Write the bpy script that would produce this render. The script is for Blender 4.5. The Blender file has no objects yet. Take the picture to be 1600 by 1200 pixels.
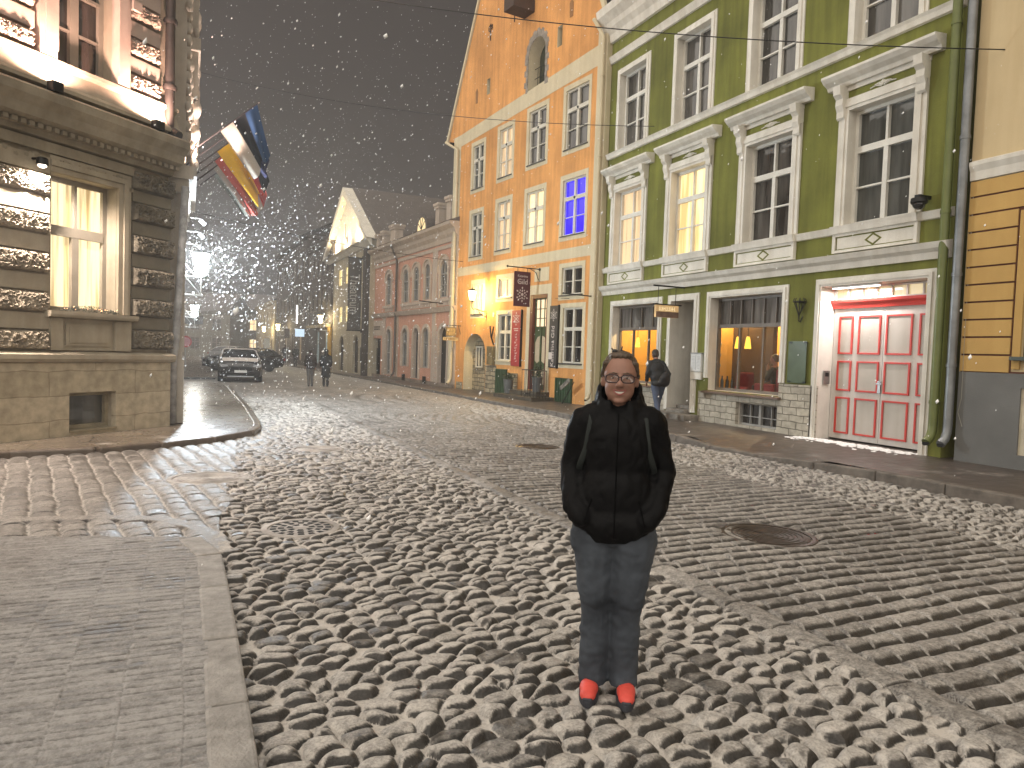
import bpy, bmesh, math, random
import numpy as np
from mathutils import Vector, Matrix, noise as mnoise
from mathutils.geometry import tessellate_polygon
R = math.radians
random.seed(7)
SC = bpy.context.scene
COL = SC.collection

# ---------------------------------------------------------------- camera
def make_camera(yaw=24.564, pitch=2.474, roll=1.965, f=1109.0, h=1.70):
    a, p, r = R(yaw), R(pitch), R(roll)
    F = Vector((math.sin(a)*math.cos(p), math.cos(a)*math.cos(p), -math.sin(p)))
    Rt = Vector((math.cos(a), -math.sin(a), 0)); U = Rt.cross(F)
    R2 = math.cos(r)*Rt + math.sin(r)*U; U2 = math.cos(r)*U - math.sin(r)*Rt
    cd = bpy.data.cameras.new('camera'); cam = bpy.data.objects.new('camera', cd); COL.objects.link(cam)
    m = Matrix.Identity(4)
    for i in range(3):
        m[i][0], m[i][1], m[i][2] = R2[i], U2[i], -F[i]
    m[2][3] = h
    cam.matrix_world = m
    cd.sensor_width = 36.0; cd.sensor_fit = 'HORIZONTAL'; cd.lens = f/1600*36
    cd.clip_start = .05; cd.clip_end = 600
    SC.camera = cam
make_camera()

# ---------------------------------------------------------------- world, sky glow, exposure
W = bpy.data.worlds.new("World"); SC.world = W; W.use_nodes = True
wn = W.node_tree.nodes; wl = W.node_tree.links; wn.clear()
wo = wn.new('ShaderNodeOutputWorld'); wb = wn.new('ShaderNodeBackground')
wtc = wn.new('ShaderNodeTexCoord'); wns = wn.new('ShaderNodeTexNoise'); wr = wn.new('ShaderNodeValToRGB')
wns.inputs['Scale'].default_value = 2.2; wns.inputs['Detail'].default_value = 5
wr.color_ramp.elements[0].position = .3; wr.color_ramp.elements[0].color = (.020, .0175, .017, 1)
wr.color_ramp.elements[1].position = .72; wr.color_ramp.elements[1].color = (.033, .0285, .027, 1)
wl.new(wtc.outputs['Generated'], wns.inputs['Vector']); wl.new(wns.outputs['Fac'], wr.inputs['Fac'])
wl.new(wr.outputs['Color'], wb.inputs['Color']); wl.new(wb.outputs['Background'], wo.inputs['Surface'])
wb.inputs['Strength'].default_value = 1.0
sd = bpy.data.lights.new('city_glow', 'SUN'); so = bpy.data.objects.new('city_glow', sd); COL.objects.link(so)
sd.energy = 3.35; sd.angle = R(150); sd.color = (1.0, .92, .81)
so.rotation_euler = Vector((-.62, -.30, .40)).to_track_quat('Z', 'Y').to_euler()
SC.view_settings.view_transform = 'Standard'; SC.view_settings.look = 'None'
SC.view_settings.exposure = 0.70; SC.view_settings.gamma = 1.0
cy = SC.cycles
cy.use_denoising = True; cy.max_bounces = 6; cy.diffuse_bounces = 3; cy.glossy_bounces = 3
cy.transmission_bounces = 4; cy.transparent_max_bounces = 10; cy.volume_bounces = 0
cy.sample_clamp_indirect = 3.0; cy.caustics_reflective = False; cy.caustics_refractive = False

# ---------------------------------------------------------------- helpers
def tag(o, label=None, cat=None, group=None, kind=None):
    if label: o['label'] = label
    if cat: o['category'] = cat
    if group: o['group'] = group
    if kind: o['kind'] = kind
    return o
def empty(name, loc=(0, 0, 0), rz=0.0, label=None, cat=None, group=None):
    o = bpy.data.objects.new(name, None); COL.objects.link(o)
    o.location = loc; o.rotation_euler = (0, 0, rz); o.empty_display_size = .2
    return tag(o, label, cat, group)
def mesh_obj(name, me, parent=None, loc=None, rz=None):
    o = bpy.data.objects.new(name, me); COL.objects.link(o)
    if parent: o.parent = parent
    if loc is not None: o.location = loc
    if rz is not None: o.rotation_euler = (0, 0, rz)
    return o
class MB:
    """collects shapes for ONE mesh object"""
    def __init__(s): s.v = []; s.f = []; s.m = []
    def add(s, vs, fs, mat=0):
        b = len(s.v); s.v += [tuple(v) for v in vs]
        s.f += [tuple(b+i for i in f) for f in fs]; s.m += [mat]*len(fs); return s
    def box(s, x0, x1, y0, y1, z0, z1, mat=0):
        vs = [(x0,y0,z0),(x1,y0,z0),(x1,y1,z0),(x0,y1,z0),(x0,y0,z1),(x1,y0,z1),(x1,y1,z1),(x0,y1,z1)]
        return s.add(vs, [(0,3,2,1),(4,5,6,7),(0,1,5,4),(1,2,6,5),(2,3,7,6),(3,0,4,7)], mat)
    def prism(s, poly, axis, a0, a1, mat=0):
        n = len(poly)
        def P(p, a):
            return (a, p[0], p[1]) if axis == 'x' else ((p[0], a, p[1]) if axis == 'y' else (p[0], p[1], a))
        vs = [P(p, a0) for p in poly] + [P(p, a1) for p in poly]
        tri = tessellate_polygon([[Vector((p[0], p[1], 0)) for p in poly]])
        fs = [tuple(t) for t in tri] + [tuple(i+n for i in t) for t in tri]
        fs += [(i, (i+1) % n, n+(i+1) % n, n+i) for i in range(n)]
        return s.add(vs, fs, mat)
    def ringprism(s, outer, inner, y0, y1, mat=0):
        """flat ring between two (x,z) outlines of equal count (open polylines), y0..y1"""
        n = len(outer); vs = []
        for y in (y0, y1):
            vs += [(p[0], y, p[1]) for p in outer] + [(p[0], y, p[1]) for p in inner]
        fs = []
        for i in range(n-1):
            a, b, c, d = i, i+1, n+i+1, n+i
            fs += [(a,b,c,d), tuple(2*n+k for k in (a,b,c,d)), (a,b,2*n+b,2*n+a), (d,c,2*n+c,2*n+d)]
        fs += [(0,n,3*n,2*n), (n-1,2*n-1,4*n-1,3*n-1)]
        return s.add(vs, fs, mat)
    def tube(s, pts, r, n=8, mat=0, r1=None, cap=True):
        pts = [Vector(p) for p in pts]; k = len(pts); vs = []; fs = []
        up = Vector((0,0,1))
        prev = None
        for i, p in enumerate(pts):
            d = (pts[min(i+1,k-1)]-pts[max(i-1,0)]).normalized()
            if prev is None:
                a = d.cross(up) if abs(d.z) < .95 else d.cross(Vector((1,0,0)))
            else:
                a = prev - d*prev.dot(d)
            a.normalize(); prev = a; b = d.cross(a)
            rr = r[i] if isinstance(r, (list, tuple)) else (r if r1 is None else r+(r1-r)*i/(k-1))
            for j in range(n):
                t = 2*math.pi*j/n; vs.append(p+a*rr*math.cos(t)+b*rr*math.sin(t))
        for i in range(k-1):
            for j in range(n):
                fs.append((i*n+j, i*n+(j+1)%n, (i+1)*n+(j+1)%n, (i+1)*n+j))
        if cap: fs += [tuple(range(n-1,-1,-1)), tuple((k-1)*n+j for j in range(n))]
        return s.add(vs, fs, mat)
    def lathe(s, prof, c=(0,0,0), n=16, mat=0, sx=1, sy=1, rot=0.0):
        vs = []; fs = []; k = len(prof)
        for r, z in prof:
            for j in range(n):
                t = 2*math.pi*j/n+rot; vs.append((c[0]+sx*r*math.cos(t), c[1]+sy*r*math.sin(t), c[2]+z))
        for i in range(k-1):
            for j in range(n):
                fs.append((i*n+j, i*n+(j+1)%n, (i+1)*n+(j+1)%n, (i+1)*n+j))
        fs += [tuple(range(n-1,-1,-1)), tuple((k-1)*n+j for j in range(n))]
        return s.add(vs, fs, mat)
    def ball(s, c, r, n=12, m=8, mat=0):
        if not isinstance(r, (tuple, list)): r = (r,r,r)
        prof = []
        vs = [(c[0],c[1],c[2]-r[2])]; fs = []
        for i in range(1, m):
            p = math.pi*i/m
            for j in range(n):
                t = 2*math.pi*j/n
                vs.append((c[0]+r[0]*math.sin(p)*math.cos(t), c[1]+r[1]*math.sin(p)*math.sin(t), c[2]-r[2]*math.cos(p)))
        vs.append((c[0],c[1],c[2]+r[2])); L = len(vs)-1
        for j in range(n):
            fs.append((0, 1+(j+1)%n, 1+j)); fs.append((L, L-n+j, L-n+(j+1)%n))
            for i in range(m-2):
                fs.append((1+i*n+j, 1+i*n+(j+1)%n, 1+(i+1)*n+(j+1)%n, 1+(i+1)*n+j))
        return s.add(vs, fs, mat)
    def wall(s, outer, holes=(), y=0.0, depth=.3, mat=0, rev=0):
        """upright sheet facing +y with openings; every opening gets reveals 'depth' deep"""
        loops = [list(outer)] + [h[0] if isinstance(h, tuple) and isinstance(h[0], list) else h for h in holes]
        deps = [None] + [h[1] if isinstance(h, tuple) and isinstance(h[0], list) else depth for h in holes]
        flat = [p for l in loops for p in l]
        tri = tessellate_polygon([[Vector((p[0], p[1], 0)) for p in l] for l in loops])
        s.add([(p[0], y, p[1]) for p in flat], [tuple(t) for t in tri], mat)
        for l, d in zip(loops[1:], deps[1:]):
            n = len(l)
            s.add([(p[0], y, p[1]) for p in l]+[(p[0], y-d, p[1]) for p in l],
                  [(i, (i+1)%n, n+(i+1)%n, n+i) for i in range(n)], rev)
        return s
    def build(s, name, mats, parent=None, loc=None, rz=None, smooth=False, bevel=0.0, angle=None):
        me = bpy.data.meshes.new(name); me.from_pydata(s.v, [], s.f)
        if not isinstance(mats, (list, tuple)): mats = [mats]
        for m in mats:
            if m: me.materials.append(m)
        me.polygons.foreach_set('material_index', s.m)
        bm = bmesh.new(); bm.from_mesh(me)
        bmesh.ops.recalc_face_normals(bm, faces=bm.faces); bm.to_mesh(me); bm.free()
        if smooth:
            me.polygons.foreach_set('use_smooth', [True]*len(me.polygons))
            if angle: me.set_sharp_from_angle(angle=R(angle))
        me.update()
        o = mesh_obj(name, me, parent, loc, rz)
        if bevel:
            b = o.modifiers.new('bevel', 'BEVEL'); b.width = bevel; b.segments = 2; b.limit_method = 'ANGLE'
        return o
def rect(x0, x1, z0, z1): return [(x0,z0),(x1,z0),(x1,z1),(x0,z1)]
def arch(x0, x1, z0, zs, n=12, rise=None):
    c = (x0+x1)/2; r = (x1-x0)/2; h = rise or r
    return [(x0,z0),(x1,z0)] + [(c+r*math.cos(math.pi*i/n), zs+h*math.sin(math.pi*i/n)) for i in range(n+1)]
def arch_open(x0, x1, z0, zs, n=12, rise=None):
    c = (x0+x1)/2; r = (x1-x0)/2; h = rise or r
    return [(x1,z0)] + [(c+r*math.cos(math.pi*i/n), zs+h*math.sin(math.pi*i/n)) for i in range(n+1)] + [(x0,z0)]

# ---------------------------------------------------------------- materials
MATS = {}
def lin(c): return tuple(c)+(1,)
def pmat(name, col, rough=.85, var=.12, scale=1.2, bump=.0, bscale=40, metal=0.0, spec=.4, streak=0.0, col2=None, cscale=None, stretch=(1,1,1), emis=None, estr=0.0, coat=0.0):
    if name in MATS: return MATS[name]
    m = bpy.data.materials.new(name); m.use_nodes = True; MATS[name] = m
    n = m.node_tree.nodes; l = m.node_tree.links; p = n['Principled BSDF']
    p.inputs['Roughness'].default_value = rough; p.inputs['Metallic'].default_value = metal
    p.inputs['Specular IOR Level'].default_value = spec
    if coat: p.inputs['Coat Weight'].default_value = coat; p.inputs['Coat Roughness'].default_value = .08
    tc = n.new('ShaderNodeTexCoord'); mp = n.new('ShaderNodeMapping'); l.new(tc.outputs['Object'], mp.inputs['Vector'])
    mp.inputs['Scale'].default_value = stretch
    ns = n.new('ShaderNodeTexNoise'); ns.inputs['Scale'].default_value = cscale or scale; ns.inputs['Detail'].default_value = 6
    ns.inputs['Roughness'].default_value = .62
    l.new(mp.outputs['Vector'], ns.inputs['Vector'])
    rp = n.new('ShaderNodeValToRGB'); l.new(ns.outputs['Fac'], rp.inputs['Fac'])
    c2 = col2 or tuple(c*(1-var*1.6) for c in col)
    rp.color_ramp.elements[0].position = .32; rp.color_ramp.elements[0].color = lin(c2)
    rp.color_ramp.elements[1].position = .68; rp.color_ramp.elements[1].color = lin(tuple(min(1, c*(1+var*.6)) for c in col))
    last = rp.outputs['Color']
    if streak:
        mp2 = n.new('ShaderNodeMapping'); mp2.inputs['Scale'].default_value = (5, 5, .35); l.new(tc.outputs['Object'], mp2.inputs['Vector'])
        n2 = n.new('ShaderNodeTexNoise'); n2.inputs['Scale'].default_value = 1.1; n2.inputs['Detail'].default_value = 7
        l.new(mp2.outputs['Vector'], n2.inputs['Vector'])
        r2 = n.new('ShaderNodeValToRGB'); r2.color_ramp.elements[0].position = .36; r2.color_ramp.elements[1].position = .6
        k = 1-streak; r2.color_ramp.elements[0].color = (k, k*.98, k*.95, 1); r2.color_ramp.elements[1].color = (1,1,1,1)
        l.new(n2.outputs['Fac'], r2.inputs['Fac'])
        mx = n.new('ShaderNodeMix'); mx.data_type = 'RGBA'; mx.blend_type = 'MULTIPLY'; mx.inputs[0].default_value = 1
        l.new(last, mx.inputs[6]); l.new(r2.outputs['Color'], mx.inputs[7]); last = mx.outputs[2]
    l.new(last, p.inputs['Base Color'])
    if bump:
        nb = n.new('ShaderNodeTexNoise'); nb.inputs['Scale'].default_value = bscale; nb.inputs['Detail'].default_value = 5
        l.new(tc.outputs['Object'], nb.inputs['Vector'])
        bp = n.new('ShaderNodeBump'); bp.inputs['Strength'].default_value = 1; bp.inputs['Distance'].default_value = bump
        l.new(nb.outputs['Fac'], bp.inputs['Height']); l.new(bp.outputs['Normal'], p.inputs['Normal'])
    if emis:
        p.inputs['Emission Color'].default_value = lin(emis); p.inputs['Emission Strength'].default_value = estr
    return m
def emat(name, col, strength, curtain=0.0, seed=0.0, dark=(.25,.18,.1), sx=4.0, tint2=None):
    """something that gives off light (a lit room behind curtains, a lamp)"""
    if name in MATS: return MATS[name]
    m = bpy.data.materials.new(name); m.use_nodes = True; MATS[name] = m
    n = m.node_tree.nodes; l = m.node_tree.links; p = n['Principled BSDF']
    p.inputs['Base Color'].default_value = lin(tuple(c*.3 for c in col)); p.inputs['Roughness'].default_value = .12
    p.inputs['Emission Strength'].default_value = strength; p.inputs['Emission Color'].default_value = lin(col)
    if curtain:
        tc = n.new('ShaderNodeTexCoord'); mp = n.new('ShaderNodeMapping')
        mp.inputs['Scale'].default_value = (sx, 1, .25); mp.inputs['Location'].default_value = (seed, 0, seed)
        l.new(tc.outputs['Object'], mp.inputs['Vector'])
        ns = n.new('ShaderNodeTexNoise'); ns.inputs['Scale'].default_value = 1.6; ns.inputs['Detail'].default_value = 4
        l.new(mp.outputs['Vector'], ns.inputs['Vector'])
        rp = n.new('ShaderNodeValToRGB'); l.new(ns.outputs['Fac'], rp.inputs['Fac'])
        e = rp.color_ramp.elements
        e[0].position = .38; e[0].color = lin(tuple(c*(1-curtain) + d*curtain*.6 for c, d in zip(col, dark)))
        e[1].position = .56; e[1].color = lin(tint2 or col)
        l.new(rp.outputs['Color'], p.inputs['Emission Color'])
    return m
def darkglass(name, a, b, seed, rough=.06, sx=3.5):
    """unlit window: glossy pane with the curtain just behind it"""
    if name in MATS: return MATS[name]
    m = bpy.data.materials.new(name); m.use_nodes = True; MATS[name] = m
    n = m.node_tree.nodes; l = m.node_tree.links; p = n['Principled BSDF']
    p.inputs['Roughness'].default_value = rough; p.inputs['Specular IOR Level'].default_value = .8
    tc = n.new('ShaderNodeTexCoord'); mp = n.new('ShaderNodeMapping')
    mp.inputs['Scale'].default_value = (sx, 1, .4); mp.inputs['Location'].default_value = (seed, 0, seed*.7)
    l.new(tc.outputs['Object'], mp.inputs['Vector'])
    ns = n.new('ShaderNodeTexNoise'); ns.inputs['Scale'].default_value = 1.8; ns.inputs['Detail'].default_value = 5
    l.new(mp.outputs['Vector'], ns.inputs['Vector'])
    rp = n.new('ShaderNodeValToRGB'); l.new(ns.outputs['Fac'], rp.inputs['Fac'])
    rp.color_ramp.elements[0].position = .38; rp.color_ramp.elements[0].color = lin(a)
    rp.color_ramp.elements[1].position = .66; rp.color_ramp.elements[1].color = lin(b)
    l.new(rp.outputs['Color'], p.inputs['Base Color'])
    nb = n.new('ShaderNodeTexNoise'); nb.inputs['Scale'].default_value = 2.2
    l.new(tc.outputs['Object'], nb.inputs['Vector'])
    bp = n.new('ShaderNodeBump'); bp.inputs['Distance'].default_value = .012; bp.inputs['Strength'].default_value = .6
    l.new(nb.outputs['Fac'], bp.inputs['Height']); l.new(bp.outputs['Normal'], p.inputs['Normal'])
    return m
def brickmat(name, c1, c2, mortar, w, h, msize=.012, rough=.85, bump=.01, offs=.5, noise=.0, rot=None, squash=1.0):
    """masonry: blocks in the x-z plane of the wall"""
    if name in MATS: return MATS[name]
    m = bpy.data.materials.new(name); m.use_nodes = True; MATS[name] = m
    n = m.node_tree.nodes; l = m.node_tree.links; p = n['Principled BSDF']; p.inputs['Roughness'].default_value = rough
    p.inputs['Specular IOR Level'].default_value = .3
    tc = n.new('ShaderNodeTexCoord'); mp = n.new('ShaderNodeMapping'); mp.inputs['Rotation'].default_value = rot or (R(-90), 0, 0)
    l.new(tc.outputs['Object'], mp.inputs['Vector'])
    dn = n.new('ShaderNodeTexNoise'); dn.inputs['Scale'].default_value = 2.5
    l.new(mp.outputs['Vector'], dn.inputs['Vector'])
    ad = n.new('ShaderNodeMix'); ad.data_type = 'RGBA'; ad.blend_type = 'ADD'; ad.inputs[0].default_value = noise
    l.new(mp.outputs['Vector'], ad.inputs[6]); l.new(dn.outputs['Color'], ad.inputs[7])
    b = n.new('ShaderNodeTexBrick'); b.inputs['Scale'].default_value = 1; b.offset = offs
    b.inputs['Color1'].default_value = lin(c1); b.inputs['Color2'].default_value = lin(c2); b.inputs['Mortar'].default_value = lin(mortar)
    b.inputs['Brick Width'].default_value = w; b.inputs['Row Height'].default_value = h; b.inputs['Mortar Size'].default_value = msize
    b.inputs['Mortar Smooth'].default_value = .3; b.inputs['Bias'].default_value = 0
    l.new(ad.outputs[2], b.inputs['Vector'])
    ns = n.new('ShaderNodeTexNoise'); ns.inputs['Scale'].default_value = 7; ns.inputs['Detail'].default_value = 7
    l.new(tc.outputs['Object'], ns.inputs['Vector'])
    mx = n.new('ShaderNodeMix'); mx.data_type = 'RGBA'; mx.blend_type = 'OVERLAY'; mx.inputs[0].default_value = .55
    l.new(b.outputs['Color'], mx.inputs[6]); l.new(ns.outputs['Fac'], mx.inputs[7]); l.new(mx.outputs[2], p.inputs['Base Color'])
    bp = n.new('ShaderNodeBump'); bp.inputs['Distance'].default_value = bump; bp.invert = True
    l.new(b.outputs['Fac'], bp.inputs['Height'])
    b2 = n.new('ShaderNodeBump'); b2.inputs['Distance'].default_value = bump*.8
    l.new(ns.outputs['Fac'], b2.inputs['Height']); l.new(bp.outputs['Normal'], b2.inputs['Normal'])
    l.new(b2.outputs['Normal'], p.inputs['Normal'])
    return m
def glassmat():
    m = bpy.data.materials.new('shop_glass'); m.use_nodes = True; n = m.node_tree.nodes; l = m.node_tree.links; n.clear()
    o = n.new('ShaderNodeOutputMaterial'); mx = n.new('ShaderNodeMixShader'); t = n.new('ShaderNodeBsdfTransparent')
    g = n.new('ShaderNodeBsdfGlossy'); g.inputs['Roughness'].default_value = .03; mx.inputs[0].default_value = .10
    t.inputs['Color'].default_value = (.9,.9,.88,1)
    l.new(t.outputs[0], mx.inputs[1]); l.new(g.outputs[0], mx.inputs[2]); l.new(mx.outputs[0], o.inputs['Surface']); return m

def glowglass(name, col, strength, clear=.55):
    m = bpy.data.materials.new(name); m.use_nodes = True; MATS[name] = m; n = m.node_tree.nodes; l = m.node_tree.links; n.clear()
    o = n.new('ShaderNodeOutputMaterial'); mx = n.new('ShaderNodeMixShader'); t = n.new('ShaderNodeBsdfTransparent'); e = n.new('ShaderNodeEmission')
    mx.inputs[0].default_value = 1-clear; e.inputs['Color'].default_value = lin(col); e.inputs['Strength'].default_value = strength
    l.new(t.outputs[0], mx.inputs[1]); l.new(e.outputs[0], mx.inputs[2]); l.new(mx.outputs[0], o.inputs['Surface']); return m
GREEN = pmat('green_plaster', (.180,.188,.035), .9, .26, .45, bump=.005, bscale=30, streak=.26)
WHITE = pmat('white_trim', (.70,.665,.59), .7, .10, 1.6, bump=.002, bscale=40, streak=.12)
WHITEW = pmat('white_window_paint', (.66,.635,.57), .5, .08, 3)
ORANGE = pmat('orange_plaster', (.72,.345,.112), .9, .19, .45, bump=.006, bscale=14, streak=.2)
CREAM = pmat('cream_plaster', (.60,.52,.36), .9, .08, .9, bump=.004, bscale=18, streak=.08)
PINK = pmat('pink_plaster', (.54,.29,.205), .9, .10, .8, bump=.004, streak=.08)
PINKTRIM = pmat('pale_pink_trim', (.47,.385,.31), .85, .1, 1.0, bump=.003, streak=.1)
GREYPL = pmat('grey_beige_plaster', (.42,.365,.265), .9, .14, .5, bump=.005, streak=.14)
BEIGE = pmat('beige_plaster', (.55,.43,.25), .9, .08, .5, bump=.003, bscale=60, streak=.06)
YELLOWB = pmat('ochre_band_plaster', (.50,.315,.105), .9, .07, .8, bump=.003, streak=.05)
BROWNG = pmat('brown_groove', (.10,.035,.02), .9)
PLINTHG = pmat('grey_plinth_render', (.155,.155,.148), .9, .12, 1.0, bump=.003, bscale=80)
STONE = pmat('grey_sandstone', (.33,.29,.222), .9, .22, 1.6, bump=.006, bscale=22, streak=.14)
STONESM = pmat('smooth_dressed_stone', (.38,.335,.258), .85, .16, 1.6, bump=.002, bscale=50, streak=.12)
ROUGHST = pmat('rock_faced_stone', (.33,.285,.22), .95, .28, 5, bump=.0, bscale=18)
ROUGHDK = pmat('dark_rock_faced_stone', (.17,.15,.115), .9, .35, 5)
PLINTHST = brickmat('weathered_plinth_blocks', (.45,.39,.29), (.37,.32,.23), (.30,.255,.185), 1.6, .40, .007, bump=.006, noise=.08)
LIMEST = brickmat('pale_limestone_blocks', (.46,.42,.34), (.33,.30,.245), (.17,.155,.125), .40, .155, .010, bump=.016, noise=.09)
RUBBLE = brickmat('rubble_stone', (.38,.31,.2), (.22,.185,.125), (.12,.1,.07), .42, .17, .016, bump=.03, noise=.12)
ROOFT = brickmat('dark_roof_tiles', (.035,.026,.022), (.022,.017,.016), (.008,.008,.008), .24, .3, .02, bump=.03)
ROOFM = pmat('grey_metal_roof', (.115,.098,.088), .6, .12, 2, streak=.15)
IRON = pmat('black_iron', (.012,.012,.012), .45, .1, 6, metal=.3)
ZINC = pmat('zinc_pipe', (.22,.23,.235), .45, .2, 3, metal=.5, streak=.2)
GPIPE = pmat('green_pipe_paint', (.125,.145,.04), .4, .12, 3)
SNOW = pmat('fresh_snow', (.78,.77,.75), .85, .05, 6, bump=.006, bscale=60)
GLASS = glassmat()
BLACK = pmat('black_void', (.006,.006,.006), .9)
# ---------------------------------------------------------------- ground: road, pavements, kerbs
def hsh(i, j, k):
    h = (i.astype(np.int64)*374761393 + j.astype(np.int64)*668265263 + k*2246822519) & 0xFFFFFFFF
    h = ((h ^ (h >> 13))*1274126177) & 0xFFFFFFFF
    h = h ^ (h >> 16)
    return (h & 0xFFFFFF)/float(0x1000000)
def vnoise(x, y, s, k):
    x = x*s; y = y*s; i = np.floor(x); j = np.floor(y); u = x-i; v = y-j
    u = u*u*(3-2*u); v = v*v*(3-2*v)
    a = hsh(i, j, k); b = hsh(i+1, j, k); c = hsh(i, j+1, k); d = hsh(i+1, j+1, k)
    return (a*(1-u)+b*u)*(1-v)+(c*(1-u)+d*u)*v
def fbm(x, y, s, k, o=3):
    t = 0; a = .5
    for q in range(o): t = t+a*vnoise(x, y, s*2**q, k+q*17); a *= .5
    return t
def sstep(a, b, x):
    t = np.clip((x-a)/(b-a), 0, 1); return t*t*(3-2*t)
def round_cobbles(x, y, cx, cy, k):
    gx = np.floor(x/cx); gy = np.floor(y/cy)
    f1 = np.full(x.shape, 9.); f2 = np.full(x.shape, 9.); idi = np.zeros(x.shape); idj = np.zeros(x.shape)
    for a in (-1, 0, 1):
        for b in (-1, 0, 1):
            i = gx+a; j = gy+b
            px = (i+.5+.78*(hsh(i, j, k)-.5)); py = (j+.5+.78*(hsh(i, j, k+1)-.5))
            d = np.sqrt((x/cx-px)**2+(y/cy-py)**2)-.26*(hsh(i, j, k+2)-.3)
            n = d < f1
            f2 = np.where(n, f1, np.minimum(f2, d)); f1 = np.where(n, d, f1)
            idi = np.where(n, i, idi); idj = np.where(n, j, idj)
    e = (f2-f1)*.5
    R_ = .58+.24*hsh(idi, idj, k+5)
    e2 = (R_-(f1+.26*(hsh(idi, idj, k+2)-.3)))*.85
    d = e-e2; w = np.clip(.5-.5*d/.16, 0, 1)
    return e*w+e2*(1-w)-.16*w*(1-w)*.5, idi, idj
def zone_height(x, y):
    """height, stone id value a/b, joint mask"""
    wx = x+.035*(vnoise(x, y, 3, 5)-.5)+.022*(vnoise(x, y, 14, 6)-.5); wy = y+.035*(vnoise(x, y, 3, 9)-.5)+.022*(vnoise(x, y, 14, 7)-.5)
    # round cobbles
    e, i, j = round_cobbles(wx+.12*wy, wy-.10*wx, .168, .122, 11)
    ra = hsh(i, j, 31); rb = hsh(i, j, 37)
    g = .015+.03*hsh(i, j, 47)
    t = np.clip((e-g)/.26, 0, 1)
    hc = (.034+.028*ra)*(1-(1-t)**2)**.62*(1+.5*(hsh(i, j, 53)-.5)) - .046 + .010*(rb-.5)*(t > 0)
    jc = 1-sstep(0, .25, t)
    # setts in rows across the street
    def setts(u, v, pitch, ln, k, wob):
        vv = v+wob*(fbm(u, v, .55, k, 2)-.4)
        r = np.floor(vv/pitch); fv = vv/pitch-r
        o = hsh(r, r*0, k+1)*7
        uu = u/ln+o; c = np.floor(uu)
        b0 = c+.36*(hsh(c, r, k+2)-.5); b1 = c+1+.36*(hsh(c+1, r, k+2)-.5)
        c2 = np.where(uu < b0, c-1, np.where(uu > b1, c+1, c))
        lo = c2+.36*(hsh(c2, r, k+2)-.5); hi = c2+1+.36*(hsh(c2+1, r, k+2)-.5)
        ev = np.minimum(fv, 1-fv)*pitch; eu = np.minimum(uu-lo, hi-uu)*ln
        cr = .022
        dx = np.clip((cr+.012-eu), 0, None); dv = np.clip((cr+.012-ev), 0, None)
        t = np.clip(np.minimum((ev-.004)/.034, (eu-.001)/.016), 0, 1)
        ra = hsh(c2, r, k+3); rb = hsh(c2, r, k+4)
        tilt = (fv-.5)*(.020*(rb-.2)) + .034*(1-(2*np.abs(fv-.5))**2.2)
        return (.014+.012*ra)*np.sqrt(1-(1-t)**2)+tilt*t-.042, ra, rb, 1-sstep(.0, .5, t)
    hs, sa, sb, js = setts(wx, wy, .172, .30, 101, .16)
    u = .17*wx-.985*wy; v = .985*wx+.17*wy
    hl, la, lb, jl = setts(u, v, .235, .27, 201, .10)
    hb, ba, bb, jb = setts(wy, wx-3.42, .23, .42, 301, .0)
    n1 = .22*(vnoise(x, y, 1.6, 71)-.5)
    bj = .05*(hsh(np.floor(y/.41), np.floor(y*0), 9)-.5); zb = (x > 3.42+bj) & (x < 3.65+bj)
    zs = (x >= 3.65+bj) & (x < 7.45+n1*2)
    zl = (x < .34+(y-7.66)*.083+n1*.7) & (y > 6.3)
    h = np.where(zs, hs, hc); a = np.where(zs, sa, ra); b = np.where(zs, sb, rb); jm = np.where(zs, js, jc)
    for z, hh, aa, b_, jj in ((zb, hb*.7, ba, bb, jb), (zl, hl*.9, la, lb, jl)):
        h = np.where(z, hh, h); a = np.where(z, aa, a); b = np.where(z, b_, b); jm = np.where(z, jj, jm)
    # thin curved kerb stone strip round the near pavement corner
    pl = [(-3.2, 8.05), (-1.57, 7.87), (-.75, 7.72), (-.23, 7.48), (.06, 7.12), (.24, 6.68), (.27, 6.2)]
    dm = np.full(x.shape, 9.)
    for (x0, y0), (x1, y1) in zip(pl[:-1], pl[1:]):
        tt = np.clip(((x-x0)*(x1-x0)+(y-y0)*(y1-y0))/((x1-x0)**2+(y1-y0)**2), 0, 1)
        dm = np.minimum(dm, np.hypot(x-x0-tt*(x1-x0), y-y0-tt*(y1-y0)))
    k = sstep(.10, .075, dm)
    h = h*(1-k)+.012*k; jm = jm*(1-k)+.15*k; b = b*(1-k)+.85*k
    sset = np.where(zb, 1.2, np.where(zs, 1.0, np.where(zl, 2.0, 0.0)))
    # flat collars round the manholes, long waves of a worn road
    for mx, my, r in MANHOLES:
        d = np.hypot(x-mx, y-my); k = sstep(r+.14, r+.02, d); h = h*(1-k)-.034*k; jm = jm*(1-k)+.6*k
    h = h*.72+.035*(vnoise(x, y, .7, 401)-.5)+.0055*(fbm(x, y, 24, 411, 3)-.44)
    return h, a, b, jm, sset
MANHOLES = [(.99, 6.86, .29), (.25, 9.74, .41), (2.0, 12.13, .36), (5.91, 11.69, .35), (5.27, 5.29, .40)]
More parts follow.
